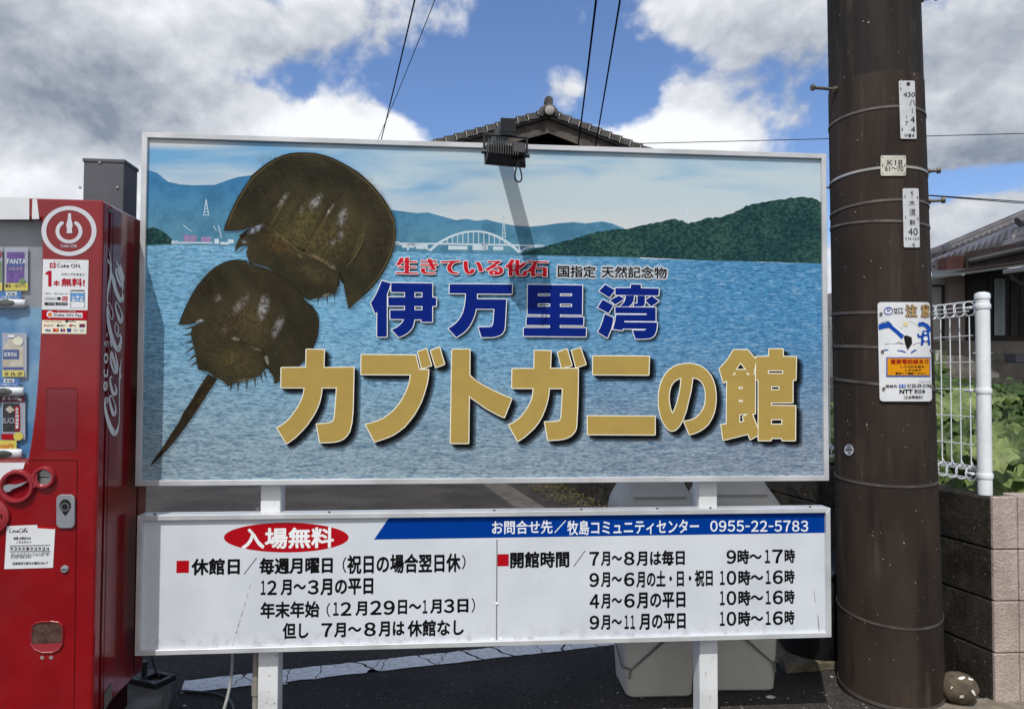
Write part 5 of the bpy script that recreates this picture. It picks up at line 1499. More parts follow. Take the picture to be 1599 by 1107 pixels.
# right side: grooves, script lettering, plate
g = MB()
M_groove = flat('deep_red_groove', col(86, 8, 14), .35)
def sidestrip(y0, y1, z0, z1, off=.0012):
    g.add([vl(off, y0, z0), vl(off, y1, z0), vl(off, y1, z1), vl(off, y0, z1)], [(0, 1, 2, 3)])
sidestrip(.054, .060, VZ0 + .01, VZ1 - .01); sidestrip(.345, .358, VZ0 + .03, VZ1 - .03); sidestrip(.080, .084, VZ0 + .03, VZ1 - .03)
g.build('side_groove', M_groove, cab)
g = MB()
def sa(p): return [(150 + x * .1446, 380 + y * .1446) for x, y in p]
def sbm(p): return [(150 + x * .1446, 530 + y * .1446) for x, y in p]
K = .1446
for p, w in ((sbm([(110, 690), (120, 650), (105, 625), (92, 655), (92, 720), (108, 810), (140, 920), (170, 985), (195, 1020), (220, 990), (238, 930), (247, 840), (246, 720), (245, 600), (250, 450), (255, 330), (268, 200)]), [14, 14, 12, 14, 22, 32, 44, 52, 44, 28, 12, 9, 8, 9, 14, 16, 2]),
             (sbm([(180, 640), (152, 605), (140, 650), (160, 740), (188, 815), (208, 770), (200, 700), (175, 630)]), [10, 12, 18, 28, 36, 18, 12, 8]),
             (sbm([(168, 410), (155, 400), (148, 440), (160, 520), (190, 595), (215, 560), (200, 480)]), [14, 12, 16, 26, 36, 22, 8]),
             (sbm([(205, 370), (170, 300), (152, 210), (160, 130), (180, 200), (205, 300), (220, 370)]), [26, 22, 18, 14, 28, 24, 10]), (sbm([(220, 370), (225, 280), (200, 130)]), [14, 24, 6]),
             (sbm([(150, 10), (162, 80)]), [10, 14]), (sbm([(235, 440), (262, 400), (240, 300)]), [4, 16, 2]),
             (sa([(215, 1000), (235, 960), (235, 900), (205, 860), (200, 940), (230, 1010), (255, 980), (265, 1040), (245, 1130), (235, 1150), (200, 1110), (165, 1010), (135, 880), (120, 760), (118, 690), (135, 640), (165, 700), (180, 780), (165, 825), (140, 760), (122, 660), (120, 560), (135, 450), (155, 330), (150, 240), (125, 200), (128, 180), (160, 250), (150, 160), (128, 40)]), [10, 14, 10, 8, 10, 12, 14, 22, 40, 46, 44, 40, 34, 24, 14, 9, 8, 9, 8, 9, 12, 16, 24, 22, 14, 9, 8, 10, 7, 2]),
             (sa([(225, 650), (208, 630), (208, 700), (235, 790), (262, 850), (280, 800), (262, 720), (225, 640)]), [12, 10, 16, 28, 36, 18, 12, 8]),
             (sa([(150, 310), (185, 420), (215, 530), (262, 620), (285, 580), (275, 530)]), [12, 34, 40, 44, 24, 6]), (sa([(160, 310), (200, 400), (215, 480)]), [6, 8, 4]),
             (sa([(268, 470), (230, 380), (208, 300), (222, 270), (250, 340), (280, 430), (280, 520)]), [26, 26, 18, 12, 26, 26, 10]), (sa([(285, 410), (280, 340), (215, 195)]), [24, 34, 10]), (sa([(285, 330), (270, 280), (255, 215)]), [14, 18, 3])):
    brush(g, VS, p, [q * K * 1.02 for q in w], .0014 + len(g.v) * 1e-7)
for ch, b_ in (('e', (72, 450, 118, 556)), ('c', (76, 320, 124, 412)), ('o', (78, 142, 124, 262)), ('ろ', (80, 10, 130, 88))):
    f = (150 + b_[0] * K, 530 + b_[1] * K, 150 + b_[2] * K, 530 + b_[3] * K)
    rtext(g, ch, VS, f, .0014, .02)
brush(g, VS, sa([(110, 1010), (118, 965)]), 1.2, .0014, sub=1)
g.build('script_lettering', flat('pale_silver_ink', col(214, 214, 218), .3), cab)
g = MB(); g.add([VS.pt(x, y, .0015) for x, y in ((162, 1082), (174, 1064), (174, 1090), (162, 1110))], [(0, 1, 2, 3)]); g.add([VS.pt(x, y, .0015) for x, y in ((169, 325), (178, 329), (178, 335), (169, 331))], [(0, 1, 2, 3)]); g.build('rating_plate', pm('scuffed_plate', col(110, 104, 104), col(80, 76, 76), 60, .5), cab)

# concrete base and fixing foot beside the machine
bs = MB()
p0, p1, p2, p3 = vl(.22, -.35, 0), vl(.015, .742, 0), vl(-1.05, .70, 0), vl(-1.05, -.35, 0)
bs.hexa([p0, p1, p2, p3], [p + V((0, 0, .118)) for p in (p0, p1, p2, p3)])
o = tag(bs.build('concrete_base', M_conc, bevel=.008), 'grey concrete slab under the red vending machine', 'slab'); ground_thing(o, vl(-.45, .1, 0))
ft = MB()
q = on_z(238, 1064, .119)
Mx = Matrix.Translation(q) @ Matrix.Rotation(VY - .5, 4, 'Z')
for bx_, sz in (((0, .045, .012), (.16, .022, .024)), ((0, -.045, .012), (.16, .022, .024)), ((.07, 0, .012), (.022, .07, .024)), ((-.05, 0, .012), (.06, .07, .024))): ft.box(bx_, sz, Mx)
ft.lathe([(.012, 0), (.012, .05), (.018, .05), (.018, .062)], (-.05, 0, .02), 6, Mx)
o = tag(ft.build('anchor_bracket', M_blk, bevel=.004), 'black anchoring bracket bolted to the concrete slab beside the vending machine', 'bracket'); ground_thing(o, q)

# tall grey steel box behind the machine
GB = on_y(187, 590, 3.3); GB.z = 0
GP = Plane(GB, .10)
w_ = (GP.pt(187, 300) - GP.pt(123.5, 300)).length
zt_ = GP.pt(187, 249).z
duct = thing('steel_cabinet', 'tall dark grey steel box standing behind the vending machine', 'cabinet', GB - GP.e * w_ / 2 - GP.n * .07, .10)
M_duct = pm('grey_coated_steel', col(84, 86, 92), col(74, 76, 82), 4, .45)
def gl(x, y, z): return GB + GP.e * x - GP.n * y + V((0, 0, z))
g = MB(); b4 = ((-w_, 0), (0, 0), (0, .15), (-w_, .15))
g.hexa([gl(x, y, 0) for x, y in b4], [gl(x, y, zt_ - .012) for x, y in b4]); body = g.build('casing', M_duct, duct, bevel=.004)
g = MB(); b4 = ((-w_ - .004, -.004), (.004, -.004), (.004, .154), (-w_ - .004, .154))
g.hexa([gl(x, y, zt_ - .016) for x, y in b4], [gl(x, y, zt_) for x, y in b4]); g.build('lid', M_duct, duct, bevel=.002)
g = MB()
for px, py in ((125.5, 293), (183.5, 293.5), (156, 254.5)):
    g.lathe([(.006, 0), (.006, .003), (.003, .005)], (0, 0, 0), 10, Matrix.Translation(GP.pt(px, py, .0005)) @ Matrix.Rotation(.1, 4, 'Z') @ Matrix.Rotation(math.pi / 2, 4, 'X'))
g.build('screw', M_chrome, duct)

# ================================================================== UTILITY POLE
PO = Pole()
def m_pole():
    m, t, b = new_mat('brown_sheathed_pole')
    co = t.n('ShaderNodeTexCoord').outputs['Object']
    s = t.n('ShaderNodeSeparateXYZ'); t.put(s.inputs[0], co)
    ang = t.math('ARCTAN2', s.outputs[1], s.outputs[0])
    u = t.math('MULTIPLY', ang, .21 / .0075); v_ = t.math('MULTIPLY', s.outputs[2], 1 / .0065)
    par = t.math('MULTIPLY', t.math('FLOOR', v_), .5)
    fu = t.math('ABSOLUTE', t.math('SUBTRACT', t.math('FRACT', t.math('ADD', u, par)), .5)); fv = t.math('ABSOLUTE', t.math('SUBTRACT', t.math('FRACT', v_), .5))
    dot = t.math('MULTIPLY', t.ramp(fu, .16, .34, 1, 0), t.ramp(fv, .16, .36, 1, 0))
    sh = t.ramp(s.outputs[2], 2.83, 2.84, 1, 0)       # sheathing stops here; bare concrete above
    c0 = t.mix(t.ramp(t.noise(t.vmath('MULTIPLY', co, (1, 1, .35)), 6, 6, .6), .35, .68), col(55, 46, 40), col(40, 34, 30))
    c0 = t.mix(t.math('MULTIPLY', dot, .40), c0, col(76, 63, 55))
    c1 = t.mix(t.ramp(t.noise(t.vmath('MULTIPLY', co, (2, 2, .25)), 8, 6, .6), .35, .7), col(45, 41, 38), col(32, 29, 28))
    c = t.mix(sh, c1, c0)
    strk = t.math('MULTIPLY', t.ramp(t.noise(t.vmath('MULTIPLY', co, (1, 1, .06)), 24, 5, .65), .50, .68), t.ramp(t.noise(co, 3, 4), .40, .62))
    c = t.mix(t.math('MULTIPLY', strk, .5), c, col(84, 76, 68))
    c = t.mix(t.math('MULTIPLY', t.ramp(t.noise(t.vmath('MULTIPLY', co, (1, 1, .12)), 13, 5), .52, .7), .5), c, col(26, 21, 18))
    c = t.mix(t.ramp(t.noise(co, 62, 2, .5), .745, .765), c, col(176, 168, 156))
    stn = t.math('MULTIPLY', t.ramp(s.outputs[2], .42, .05, 0, 1), t.ramp(t.noise(t.vmath('MULTIPLY', co, (1, 1, .2)), 9, 4), .56, .64))
    c = t.mix(t.math('MULTIPLY', stn, .55), c, col(30, 26, 22))
    t.put(b.inputs['Base Color'], c); b.inputs['Roughness'].default_value = .75; b.inputs['Specular IOR Level'].default_value = .18
    bn = t.n('ShaderNodeBump'); bn.inputs['Strength'].default_value = .35; bn.inputs['Distance'].default_value = .002
    t.put(bn.inputs['Height'], t.math('ADD', t.math('MULTIPLY', dot, sh), t.noise(co, 140, 3)))
    t.put(b.inputs['Normal'], bn.outputs[0])
    return m
pole = thing('utility_pole', 'thick dark brown utility pole with steel bands right of the billboard', 'utility pole', PO.ax(0))
g = MB(); vs = []; n = 64
zs_ = [-.05, .02, .5, 1.0, 1.5, 2.0, 2.4, 2.825, 2.835, 3.4, 5, 8, 11]
for z in zs_:
    r_ = PO.r(z) + (.0025 if z <= 2.826 else 0)
    for i in range(n):
        a = 2 * math.pi * i / n
        vs.append(PO.ax(z) + V((r_ * math.cos(a), r_ * math.sin(a), 0)))
g.add(vs, [(j * n + i, j * n + (i + 1) % n, (j + 1) * n + (i + 1) % n, (j + 1) * n + i) for j in range(len(zs_) - 1) for i in range(n)] + [tuple((len(zs_) - 1) * n + i for i in range(n))])
g.build('shaft', m_pole(), pole, smooth=True)
M_band = pm('steel_band', col(112, 104, 98), col(88, 82, 78), 12, .45, metal=.5)
M_bandb = pm('bright_steel_band', col(190, 188, 184), col(160, 158, 154), 12, .4, metal=.6)
def band(pl, pc, pr, hh=.011, m=None):
    """a strap round the pole through three picture heights: left edge, middle, right edge"""
    zl, zc, zr = PO.pt(1306 + (pl - 200) * .018, pl).z, PO.pt(1378, pc).z, PO.pt(1436 + (pr - 200) * .03, pr).z
    g = MB(); vs = []; n = 72
    sl__ = (zr - zl) / 2
    mid = (zl + zr) / 2
    for i in range(n):
        a = 2 * math.pi * i / n
        z = mid + sl__ * math.cos(a) - (zc - mid) * math.sin(a)
        r_ = PO.r(z) + .0032
        c_ = PO.ax(z)
        for dz, dr_ in ((-hh / 2, 0), (-hh / 2, .0024), (hh / 2, .0024), (hh / 2, 0)):
            vs.append(c_ + V((r_ * math.cos(a) + dr_ * math.cos(a), r_ * math.sin(a) + dr_ * math.sin(a), dz)))
    g.add(vs, [(i * 4 + k_, i * 4 + (k_ + 1) % 4, ((i + 1) % n) * 4 + (k_ + 1) % 4, ((i + 1) % n) * 4 + k_) for i in range(n) for k_ in range(4)])
    return g.build('steel_band', m or M_band, pole, smooth=True)
band(190, 168, 174); band(280, 262, 268, .011, M_bandb); band(330, 313, 319); band(352, 347, 350); band(489, 489, 489, .013); band(540, 545, 548, .013); band(592, 604, 606, .013)
band(746, 758, 751); band(950, 977, 966); band(1072, 1101, 1092, .014)
M_bolt = pm('rusty_bolt', col(120, 112, 102), col(92, 84, 74), 40, .6, metal=.4)
for px, py, side in ((1298, 142, -1), (1436, 7, 1), (1449, 318, 1), (1446, 272, 1)):
    z = on_y(px, py, 3.45).z
    ctr = PO.ax(z)
    L = .115 if side < 0 else (.06 if py != 272 else .045)
    an = math.radians(190 if side < 0 else -18)
    d_ = V((math.cos(an), math.sin(an), 0))
    g = MB()
    a = ctr + d_ * (PO.r(z) - .01); b_ = ctr + d_ * (PO.r(z) + L)
    g.tube([a, b_], .0075, 10); g.tube([b_, b_ + d_ * .014], .0145, 6); g.tube([ctr + d_ * (PO.r(z) - .002), ctr + d_ * (PO.r(z) + .014)], .0145, 6)
    g.build('step_bolt', M_bolt, pole)
# plates wrapped on the pole
def wrap_plate(mb, x0, y0, x1, y1, off, skew=0.0, r_=3, nx=14, ny=6, mi=0, th=.0016):
    """thin curved sheet with rounded corners"""
    w, h_ = x1 - x0, y1 - y0
    cols = sorted(set([0, r_ * .15, r_ * .5, r_] + [r_ + (w - 2 * r_) * i / nx for i in range(nx + 1)] + [w - r_ * .5, w - r_ * .15, w]))
    fr, bk, top, bot = [], [], [], []
    for x in cols:
        e = max(0, r_ - x, x - (w - r_))
        cut = r_ - math.sqrt(max(0, r_ * r_ - e * e))
        for j in range(ny + 1):
            y = cut + (h_ - 2 * cut) * j / ny
            px, py = x0 + x + skew * y / h_, y0 + y
            fr.append(PO.pt(px, py, off + th)); bk.append(PO.pt(px, py, off))
    m = ny + 1; N = len(cols)
    fs = [(i * m + j, (i + 1) * m + j, (i + 1) * m + j + 1, i * m + j + 1) for i in range(N - 1) for j in range(ny)]
    nb = len(fr)
    fs2 = [tuple(k_ + nb for k_ in reversed(f)) for f in fs]
    rim = [i * m for i in range(N)] + [(N - 1) * m + j for j in range(1, m)] + [i * m + ny for i in range(N - 2, -1, -1)] + [j for j in range(ny - 1, 0, -1)]
    rf = [(rim[i], rim[(i + 1) % len(rim)], nb + rim[(i + 1) % len(rim)], nb + rim[i]) for i in range(len(rim))]
    mb.add(fr + bk, fs + fs2 + rf, mi)
def wtxt(mb, s, box, off, bd, mi, skew=0.0): text(mb, s, PO, box, off, bd, mi, skew=skew)
def wpoly(mb, pts, off, mi):
    # subdivide long edges so it hugs the curve
    poly(mb, PO, pts, off, (), mi)
def wgrid(mb, x0, y0, x1, y1, off, mi, n=8):
    vs = []
    for i in range(n + 1):
        x = x0 + (x1 - x0) * i / n
        vs += [PO.pt(x, y0, off), PO.pt(x, y1, off)]
    mb.add(vs, [(2 * i, 2 * i + 2, 2 * i + 3, 2 * i + 1) for i in range(n)], mi)
M_plate = pm('painted_plate', col(206, 208, 210), col(192, 194, 196), 20, .4)
M_platey = pm('aged_plate', col(204, 202, 190), col(182, 180, 166), 30, .45)
M_ink = flat('plate_ink', col(52, 54, 58))
O1 = .0062; O2 = O1 + .0020; T1 = O1 + .0024
def plate(name, label, parts_fn, m):
    t = thing(name, label, 'plate', (0, 0, 0), 0, 'number plates on the utility pole')
    parts_fn(t)
    return t
def at_root(t, px, py):
    p = PO.pt(px, py); t.location = p; MATS[t.name] = Matrix.Translation(p)
t = thing('number_plate', 'tall narrow metal plate numbered 430 and 44, topmost on the utility pole', 'plate', (0, 0, 0), 0); at_root(t, 1414, 215)
g = MB(); wrap_plate(g, 1402, 127.5, 1426, 218, O1, 3, 2); g.build('plate', M_plate, t)
g = MB()
for s, b_ in (('430', (1409, 145.5, 1426, 153)), ('ハ', (1418, 157, 1426.5, 166.5)), ('44', None), ('4', (1419.5, 183, 1426, 193)), ('4', (1420, 199, 1426.5, 208)), ('7', (1411.5, 190.5, 1416, 197)), ('Q3', (1410.5, 210.5, 1416, 214.5)), ('8', (1422, 210.8, 1425, 215))):
    if b_: wtxt(g, s, b_, T1, .01, 0)
wgrid(g, 1422, 170.5, 1422.8, 178.5, T1, 0, 1); wgrid(g, 1413.2, 181, 1413.9, 187.5, T1, 0, 1)
for x0, y0, x1, y1 in ((1404.4, 138, 1405.8, 143), (1406.4, 201, 1408, 206), (1404, 132.2, 1405.2, 133), (1406.5, 211, 1407.8, 211.8)): wgrid(g, x0, y0, x1, y1, T1, 0, 1)
poly(g, PO, ell(1416.2, 132.6, 2.8, 3, 14), T1 + .0003); poly(g, PO, ell(1418.6, 213, 2, 3, 12), T1 + .0003)
g.build('stamped_lettering', M_ink, t)
t = thing('number_plate', 'small wide metal plate reading K18 on the utility pole, between two taller plates', 'plate', (0, 0, 0), 0); at_root(t, 1394, 275)
g = MB(); wrap_plate(g, 1375, 243.8, 1413, 275.5, O1, 0, 2.5); g.build('plate', M_platey, t)
g = MB(); wtxt(g, 'K18', (1385, 251, 1407.5, 259), T1, .006, 0); wtxt(g, '61～70', (1381.5, 260, 1409, 268.5), T1, .006, 0)
for x, y in ((1378, 247), (1410.3, 247.5), (1378, 271.8), (1410.3, 272)): poly(g, PO, ell(x, y, .9, .9, 8), T1)
for x in (1377.6, 1411): wgrid(g, x - .5, 257, x + .7, 262, T1, 0, 1)
g.build('stamped_lettering', M_ink, t)
t = thing('number_plate', 'tall narrow plate with three characters above 40, lowest of the plates on the pole', 'plate', (0, 0, 0), 0); at_root(t, 1421, 386)
g = MB(); wrap_plate(g, 1408, 295, 1432, 387, O1, 2, 2); g.build('plate', M_plate, t)
g = MB()
for s, b_ in (('木', (1417.5, 313.5, 1426.5, 322.5)), ('須', (1418, 327, 1427, 338)), ('幹', (1418.5, 343.5, 1427, 353)), ('40', (1416, 357, 1430.5, 368)), ('H.12.', (1416.5, 371.5, 1430, 375.5))): wtxt(g, s, b_, T1, .004, 0)
poly(g, PO, ell(1421.8, 308, .9, .9, 8), T1)
for x0, y0 in ((1410.8, 306), (1429.5, 307), (1411.8, 338), (1430.5, 340), (1412.4, 371), (1431, 371)): wgrid(g, x0, y0, x0 + 1.2, y0 + 4.5, T1, 0, 1)
g.build('stamped_lettering', M_ink, t)
g = MB()
for x, y in ((1421.5, 300.5), (1424, 381.5)):
    p = PO.pt(x, y, O1 + .002); nd = (p - PO.ax(p.z)); nd.z = 0; nd.normalize(); g.tube([p, p + nd * .006], .006, 8)
g.build('rivet', M_chrome, t)
# caution sign
cs = thing('caution_sign', 'white telephone cable caution sign with blue digger strapped to the utility pole', 'sign', (0, 0, 0), 0); at_root(cs, 1410, 625)
M_signw = pm('white_enamel', col(224, 226, 228), col(214, 216, 218), 6, .35)
g = MB(); wrap_plate(g, 1370.5, 472.3, 1447.5, 626.5, .011, 3.5, 5, 18, 8); g.build('plate', M_signw, cs)
SO = .0148
def cz_(p): return [(1365 + x * .16268, 460 + y * .16268) for x, y in p]
def cb(x0, y0, x1, y1): return (1365 + x0 * .16268, 460 + y0 * .16268, 1365 + x1 * .16268, 460 + y1 * .16268)
g = MB()   # materials: 0 blue 1 black 2 yellow 3 red 4 brown/gold 5 white 6 grey
annulus(g, PO, *cz_([(132, 160)])[0], 36 * .163, 30 * .163, 42 * .163, 37 * .163, SO, n=28)
annulus(g, PO, *cz_([(132, 142)])[0], 10 * .163, 12 * .163, 15 * .163, 20 * .163, SO + .0002, 0, 360, 18)
wtxt(g, 'NTT', cb(182, 132, 264, 158), SO, .03, 1); wtxt(g, '西日本', cb(184, 164, 266, 188), SO, .026, 1)
for bx_, s in (((284, 98, 388, 218), '注'), ((424, 98, 498, 220), '意')):
    wtxt(g, s, cb(bx_[0] - 4, bx_[1] - 4, bx_[2] + 4, bx_[3] + 4), SO, .062, 1); wtxt(g, s, cb(*bx_), SO + .0004, .022, 4)
wpoly(g, cz_([(44, 290), (122, 262), (150, 268), (142, 318), (46, 340)]), SO, 0); wpoly(g, cz_([(128, 262), (156, 280), (272, 392), (252, 428), (138, 318)]), SO + .0002, 0)
wpoly(g, cz_([(60, 270), (80, 262), (125, 248), (140, 258), (95, 276)]), SO + .0001, 6); wpoly(g, cz_([(170, 285), (268, 376), (262, 384), (166, 298)]), SO + .0004, 5)
wpoly(g, cz_([(270, 402), (290, 392), (340, 412), (344, 470), (304, 532), (282, 470)]), SO + .0004, 1)
wpoly(g, cz_([(104, 472), (190, 470), (236, 448), (262, 470), (280, 478), (104, 480)]), SO, 6); wpoly(g, cz_([(350, 478), (400, 462), (500, 470), (515, 478), (360, 484)]), SO, 6)
wpoly(g, cz_([(92, 526), (255, 536), (292, 552), (286, 558), (250, 546), (92, 538)]), SO, 0); wpoly(g, cz_([(330, 556), (366, 530), (516, 522), (518, 534), (370, 542), (336, 564)]), SO, 0)
# telephone set
for p in ([(396, 292), (402, 270), (440, 264), (486, 286), (512, 320), (514, 352), (496, 366), (478, 352), (478, 332), (452, 306), (424, 304), (408, 310)],
          [(438, 350), (488, 344), (498, 392), (506, 462), (470, 452), (430, 466), (424, 412)], [(388, 378), (400, 376), (412, 396), (432, 392), (428, 412), (398, 416)], [(424, 452), (446, 448), (444, 486), (420, 488)], [(486, 448), (506, 452), (508, 484), (488, 486)]):
    wpoly(g, cz_(p), SO, 0)
poly(g, PO, ell(*cz_([(464, 424)])[0], 20 * .163, 22 * .163, 18), SO + .0004, (), 5); poly(g, PO, ell(*cz_([(462, 372)])[0], 14 * .163, 10 * .163, 14), SO + .0004, (), 5)
poly(g, PO, ell(*cz_([(288, 284)])[0], 24 * .163, 22 * .163, 16), SO, (), 7)
for a, b_ in (((318, 250), (410, 310)), ((240, 322), (420, 352))): brush(g, PO, cz_([a, b_]), .5, SO + .0002, 6, sub=1)
wgrid(g, *cb(114, 602, 508, 788), SO, 0); wgrid(g, *cb(124, 612, 500, 776), SO + .0004, 2)
wtxt(g, '重要電話線あり', cb(152, 620, 490, 668), SO + .0008, .03, 3)
wtxt(g, 'この付近を掘る', cb(238, 682, 450, 704), SO + .0008, .024, 1); wtxt(g, 'ときは必ず', cb(280, 712, 428, 736), SO + .0008, .024, 1); wtxt(g, '事前にご連絡ください', cb(194, 744, 468, 770), SO + .0008, .024, 1)
wtxt(g, '連絡先', cb(106, 864, 214, 892), SO, .02, 1); wgrid(g, *cb(228, 862, 288, 892), SO, 0, 3); 
for x in (244, 272): annulus(g, PO, *cz_([(x, 877)])[0], 5 * .163, 5 * .163, 9 * .163, 9 * .163, SO + .0004, n=14, mi=5)
wtxt(g, '0120-39-3194', cb(302, 856, 516, 892), SO, .02, 1); wtxt(g, 'サンキュー サービス', cb(406, 826, 516, 840), SO, .012, 1)
wtxt(g, 'NTT', cb(232, 908, 352, 950), SO, .04, 1); wtxt(g, '西日本', cb(364, 906, 464, 948), SO, .026, 1); wtxt(g, '（立会等無料）', cb(272, 966, 442, 1000), SO, .018, 1)
g.build('printed_design', [flat('caution_blue', col(22, 76, 170)), flat('caution_black', col(34, 32, 34)), flat('caution_yellow', col(222, 150, 20)), flat('caution_red', col(168, 42, 24)), flat('caution_gold', col(200, 164, 110)), M_whiteink, flat('caution_grey', col(176, 178, 180)), flat('faded_yellow', col(226, 214, 160))], cs)
g = MB()
for X, Y in ((66, 186), (80, 545), (92, 900), (510, 180), (516, 540), (526, 885)):
    p = PO.pt(*cz_([(X, Y)])[0], .012); nd = (p - PO.ax(p.z)); nd.z = 0; nd.normalize(); g.tube([p - nd * .004, p + nd * .007], .0065, 8)
g.build('fixing', M_bolt, cs)
# round inspection tag
t = thing('round_tag', 'small round white inspection tag low on the utility pole', 'tag', (0, 0, 0), 0); at_root(t, 1327, 702)
g = MB(); poly(g, PO, ell(1327, 702, 8, 9.5, 24), .0050); g.build('disc', M_plate, t)
g = MB()
for b_ in ((1324, 696, 1330, 698), (1321.5, 700, 1332, 703.5), (1325, 706, 1330, 708)): wgrid(g, *b_, .0056, 0, 2)
annulus(g, PO, 1327, 702, 7, 8.4, 8, 9.5, .0054, n=24)
g.build('print', flat('tag_ink', col(96, 100, 112)), t)

# ================================================================== BINS, STONE, SLAB, CABLES
M_bin = pm('pale_grey_plastic', col(192, 188, 178), col(180, 176, 166), 3, .5, .05, 40)
def rsec(cx, cy, z, wx, wy, r_, n=5):
    o_ = []
    for sx, sy, a in ((1, -1, -90), (1, 1, 0), (-1, 1, 90), (-1, -1, 180)):
        for i in range(n + 1):
            t_ = math.radians(a + 90 * i / n)
            o_.append(V((cx + sx * (wx / 2 - r_) + r_ * math.cos(t_), cy + sy * (wy / 2 - r_) + r_ * math.sin(t_), z)))
    return o_
def loft(mb, secs, cap0=True, cap1=True):
    n = len(secs[0]); vs = [p for s in secs for p in s]
    fs = [(j * n + i, j * n + (i + 1) % n, (j + 1) * n + (i + 1) % n, (j + 1) * n + i) for j in range(len(secs) - 1) for i in range(n)]
    if cap0: fs.append(tuple(range(n - 1, -1, -1)))
    if cap1: fs.append(tuple((len(secs) - 1) * n + i for i in range(n)))
    mb.add(vs, fs)
def bin_(loc, yaw, label, flip):
    t = thing('waste_bin', label, 'bin', loc, yaw, 'pale grey bins behind the information board')
    M_ = MATS[t.name]
    def B(secs): return [[M_ @ p for p in s] for s in secs]
    g = MB(); loft(g, B([rsec(0, 0, .004, .29, .27, .03), rsec(0, 0, .012, .305, .285, .035), rsec(0, 0, .30, .335, .315, .035), rsec(0, 0, .62, .350, .335, .035), rsec(0, 0, .80, .355, .345, .035), rsec(0, 0, .803, .375, .36, .04), rsec(0, 0, .83, .375, .36, .04)]))
    g.build('body', M_bin, t, smooth=True)
    g = MB(); loft(g, B([rsec(0, 0, .831, .372, .36, .05), rsec(0, .0, .862, .368, .352, .06), rsec(0, .012, .885, .345, .32, .05), rsec(0, .03, .94, .295, .24, .05), rsec(0, .05, 1.02, .262, .15, .04), rsec(0, .05, 1.035, .235, .11, .04)]))
    lid = g.build('lid', M_bin, t, smooth=True)
    g = MB()
    fl_ = [(-.125, -.128, .905), (.125, -.128, .905), (.105, -.062, .985), (-.105, -.062, .985)]
    a = [M_ @ V((x, y - .016, z)) for x, y, z in fl_]; b = [M_ @ V((x, y + .006, z - .006)) for x, y, z in fl_]
    g.hexa(b, a); g.build('flap', M_bin, lid, bevel=.004)
    g = MB()
    s = -1 if flip else 1
    def on_body(x, z, off=.006):     # front face position at a height
        wy = .285 + (.315 - .285) * z / .30
        return V((x, -wy / 2 - off, z))
    for dz in (0, .010):
        pts = [on_body(s * .12, .34 + dz), on_body(s * .02, .265 + dz), on_body(-s * .08, .18 + dz * .6), on_body(-s * .135, .135 + dz * .3, .008), V((-s * .170, -.12, .13 + dz)), V((-s * .180, -.02, .20 + dz)), V((-s * .178, .12, .24 + dz))]
        g.tube([M_ @ p for p in pts], .0028, 6)
    g.tube([M_ @ on_body(-s * .140, .135), M_ @ on_body(-s * .146, .095)], .005, 6)
    g.build('cord', pm('grey_cord', col(120, 120, 114), col(90, 90, 86), 60, .7), t, smooth=True)
    return t
bin_(on_z(1029, 1091, 0) + V((.0, .150, 0)), .06, 'pale grey lidded bin left of the right billboard post', False)
bin_(on_z(1160, 1081, 0) + V((.0, .150, 0)), .03, 'pale grey lidded bin right of the right billboard post', True)

# black tub on a rough slab, between bin and pole
sl0 = MB()
c = [on_z(1228, 1052, 0), on_z(1330, 1044, 0), on_z(1330, 1000, 0), on_z(1196, 1012, 0)]
sl0.hexa(c, [p + V((0, 0, .042)) for p in c])
o = tag(sl0.build('concrete_slab', pm('mossy_concrete', col(124, 114, 96), col(92, 86, 70), 16, .95, .8, 110), bevel=.005), 'rough mossy concrete slab between the right bin and the utility pole', 'slab'); ground_thing(o, c[0])
tb = on_z(1275, 1012, .043)
tub = thing('black_tub', 'black plastic tub on the mossy slab behind the right end of the information board', 'tub', tb)
g = MB(); g.lathe([(.17, 0), (.185, .02), (.225, .42), (.225, .425)], tb, 32); g.build('body', M_blk, tub, smooth=True)
g = MB(); g.lathe([(.238, .425), (.242, .432), (.242, .446), (.236, .452), (.20, .458)], tb, 32); g.build('rim', M_blk, tub, smooth=True)

# stone with flecks of white paint
def m_stone():
    m, t, b = new_mat('painted_flecked_stone')
    co = t.n('ShaderNodeTexCoord').outputs['Object']
    c = t.mix(t.ramp(t.noise(co, 22, 6, .65), .35, .68), col(96, 84, 66), col(62, 54, 44))
    c = t.mix(t.ramp(t.noise(co, 90, 4, .7), .6, .75, 0, .5), c, col(120, 110, 92))
    t.put(b.inputs['Base Color'], c); b.inputs['Roughness'].default_value = .85
    bn = t.n('ShaderNodeBump'); bn.inputs['Strength'].default_value = .6; bn.inputs['Distance'].default_value = .006
    t.put(bn.inputs['Height'], t.noise(co, 60, 5)); t.put(b.inputs['Normal'], bn.outputs[0])
    return m
sc_ = on_z(1497, 1096, .012)
stn = thing('stone', 'round brown stone with white paint flecks between the utility pole and block wall', 'stone', sc_)
def stone_pt(th, ph, k_=1.0):
    d_ = V((math.cos(th) * math.cos(ph), math.sin(th) * math.cos(ph), math.sin(ph)))
    r_ = 1 + .10 * noise.noise(d_ * 1.6 + V((2, 0, 0))) + .03 * noise.noise(d_ * 5)
    return sc_ + V((d_.x * .080, d_.y * .072, .066 + d_.z * .068)) * 1.0 * 1 + (V((d_.x * .080, d_.y * .072, d_.z * .068)) * (r_ * k_ - 1))
g = MB(); NU, NV = 28, 14
vs = [stone_pt(2 * math.pi * i / NU, -math.pi / 2 + math.pi * j / NV) for j in range(NV + 1) for i in range(NU)]
g.add(vs, [(j * NU + i, j * NU + (i + 1) % NU, (j + 1) * NU + (i + 1) % NU, (j + 1) * NU + i) for j in range(NV) for i in range(NU)])
g.build('rock', m_stone(), stn, smooth=True)
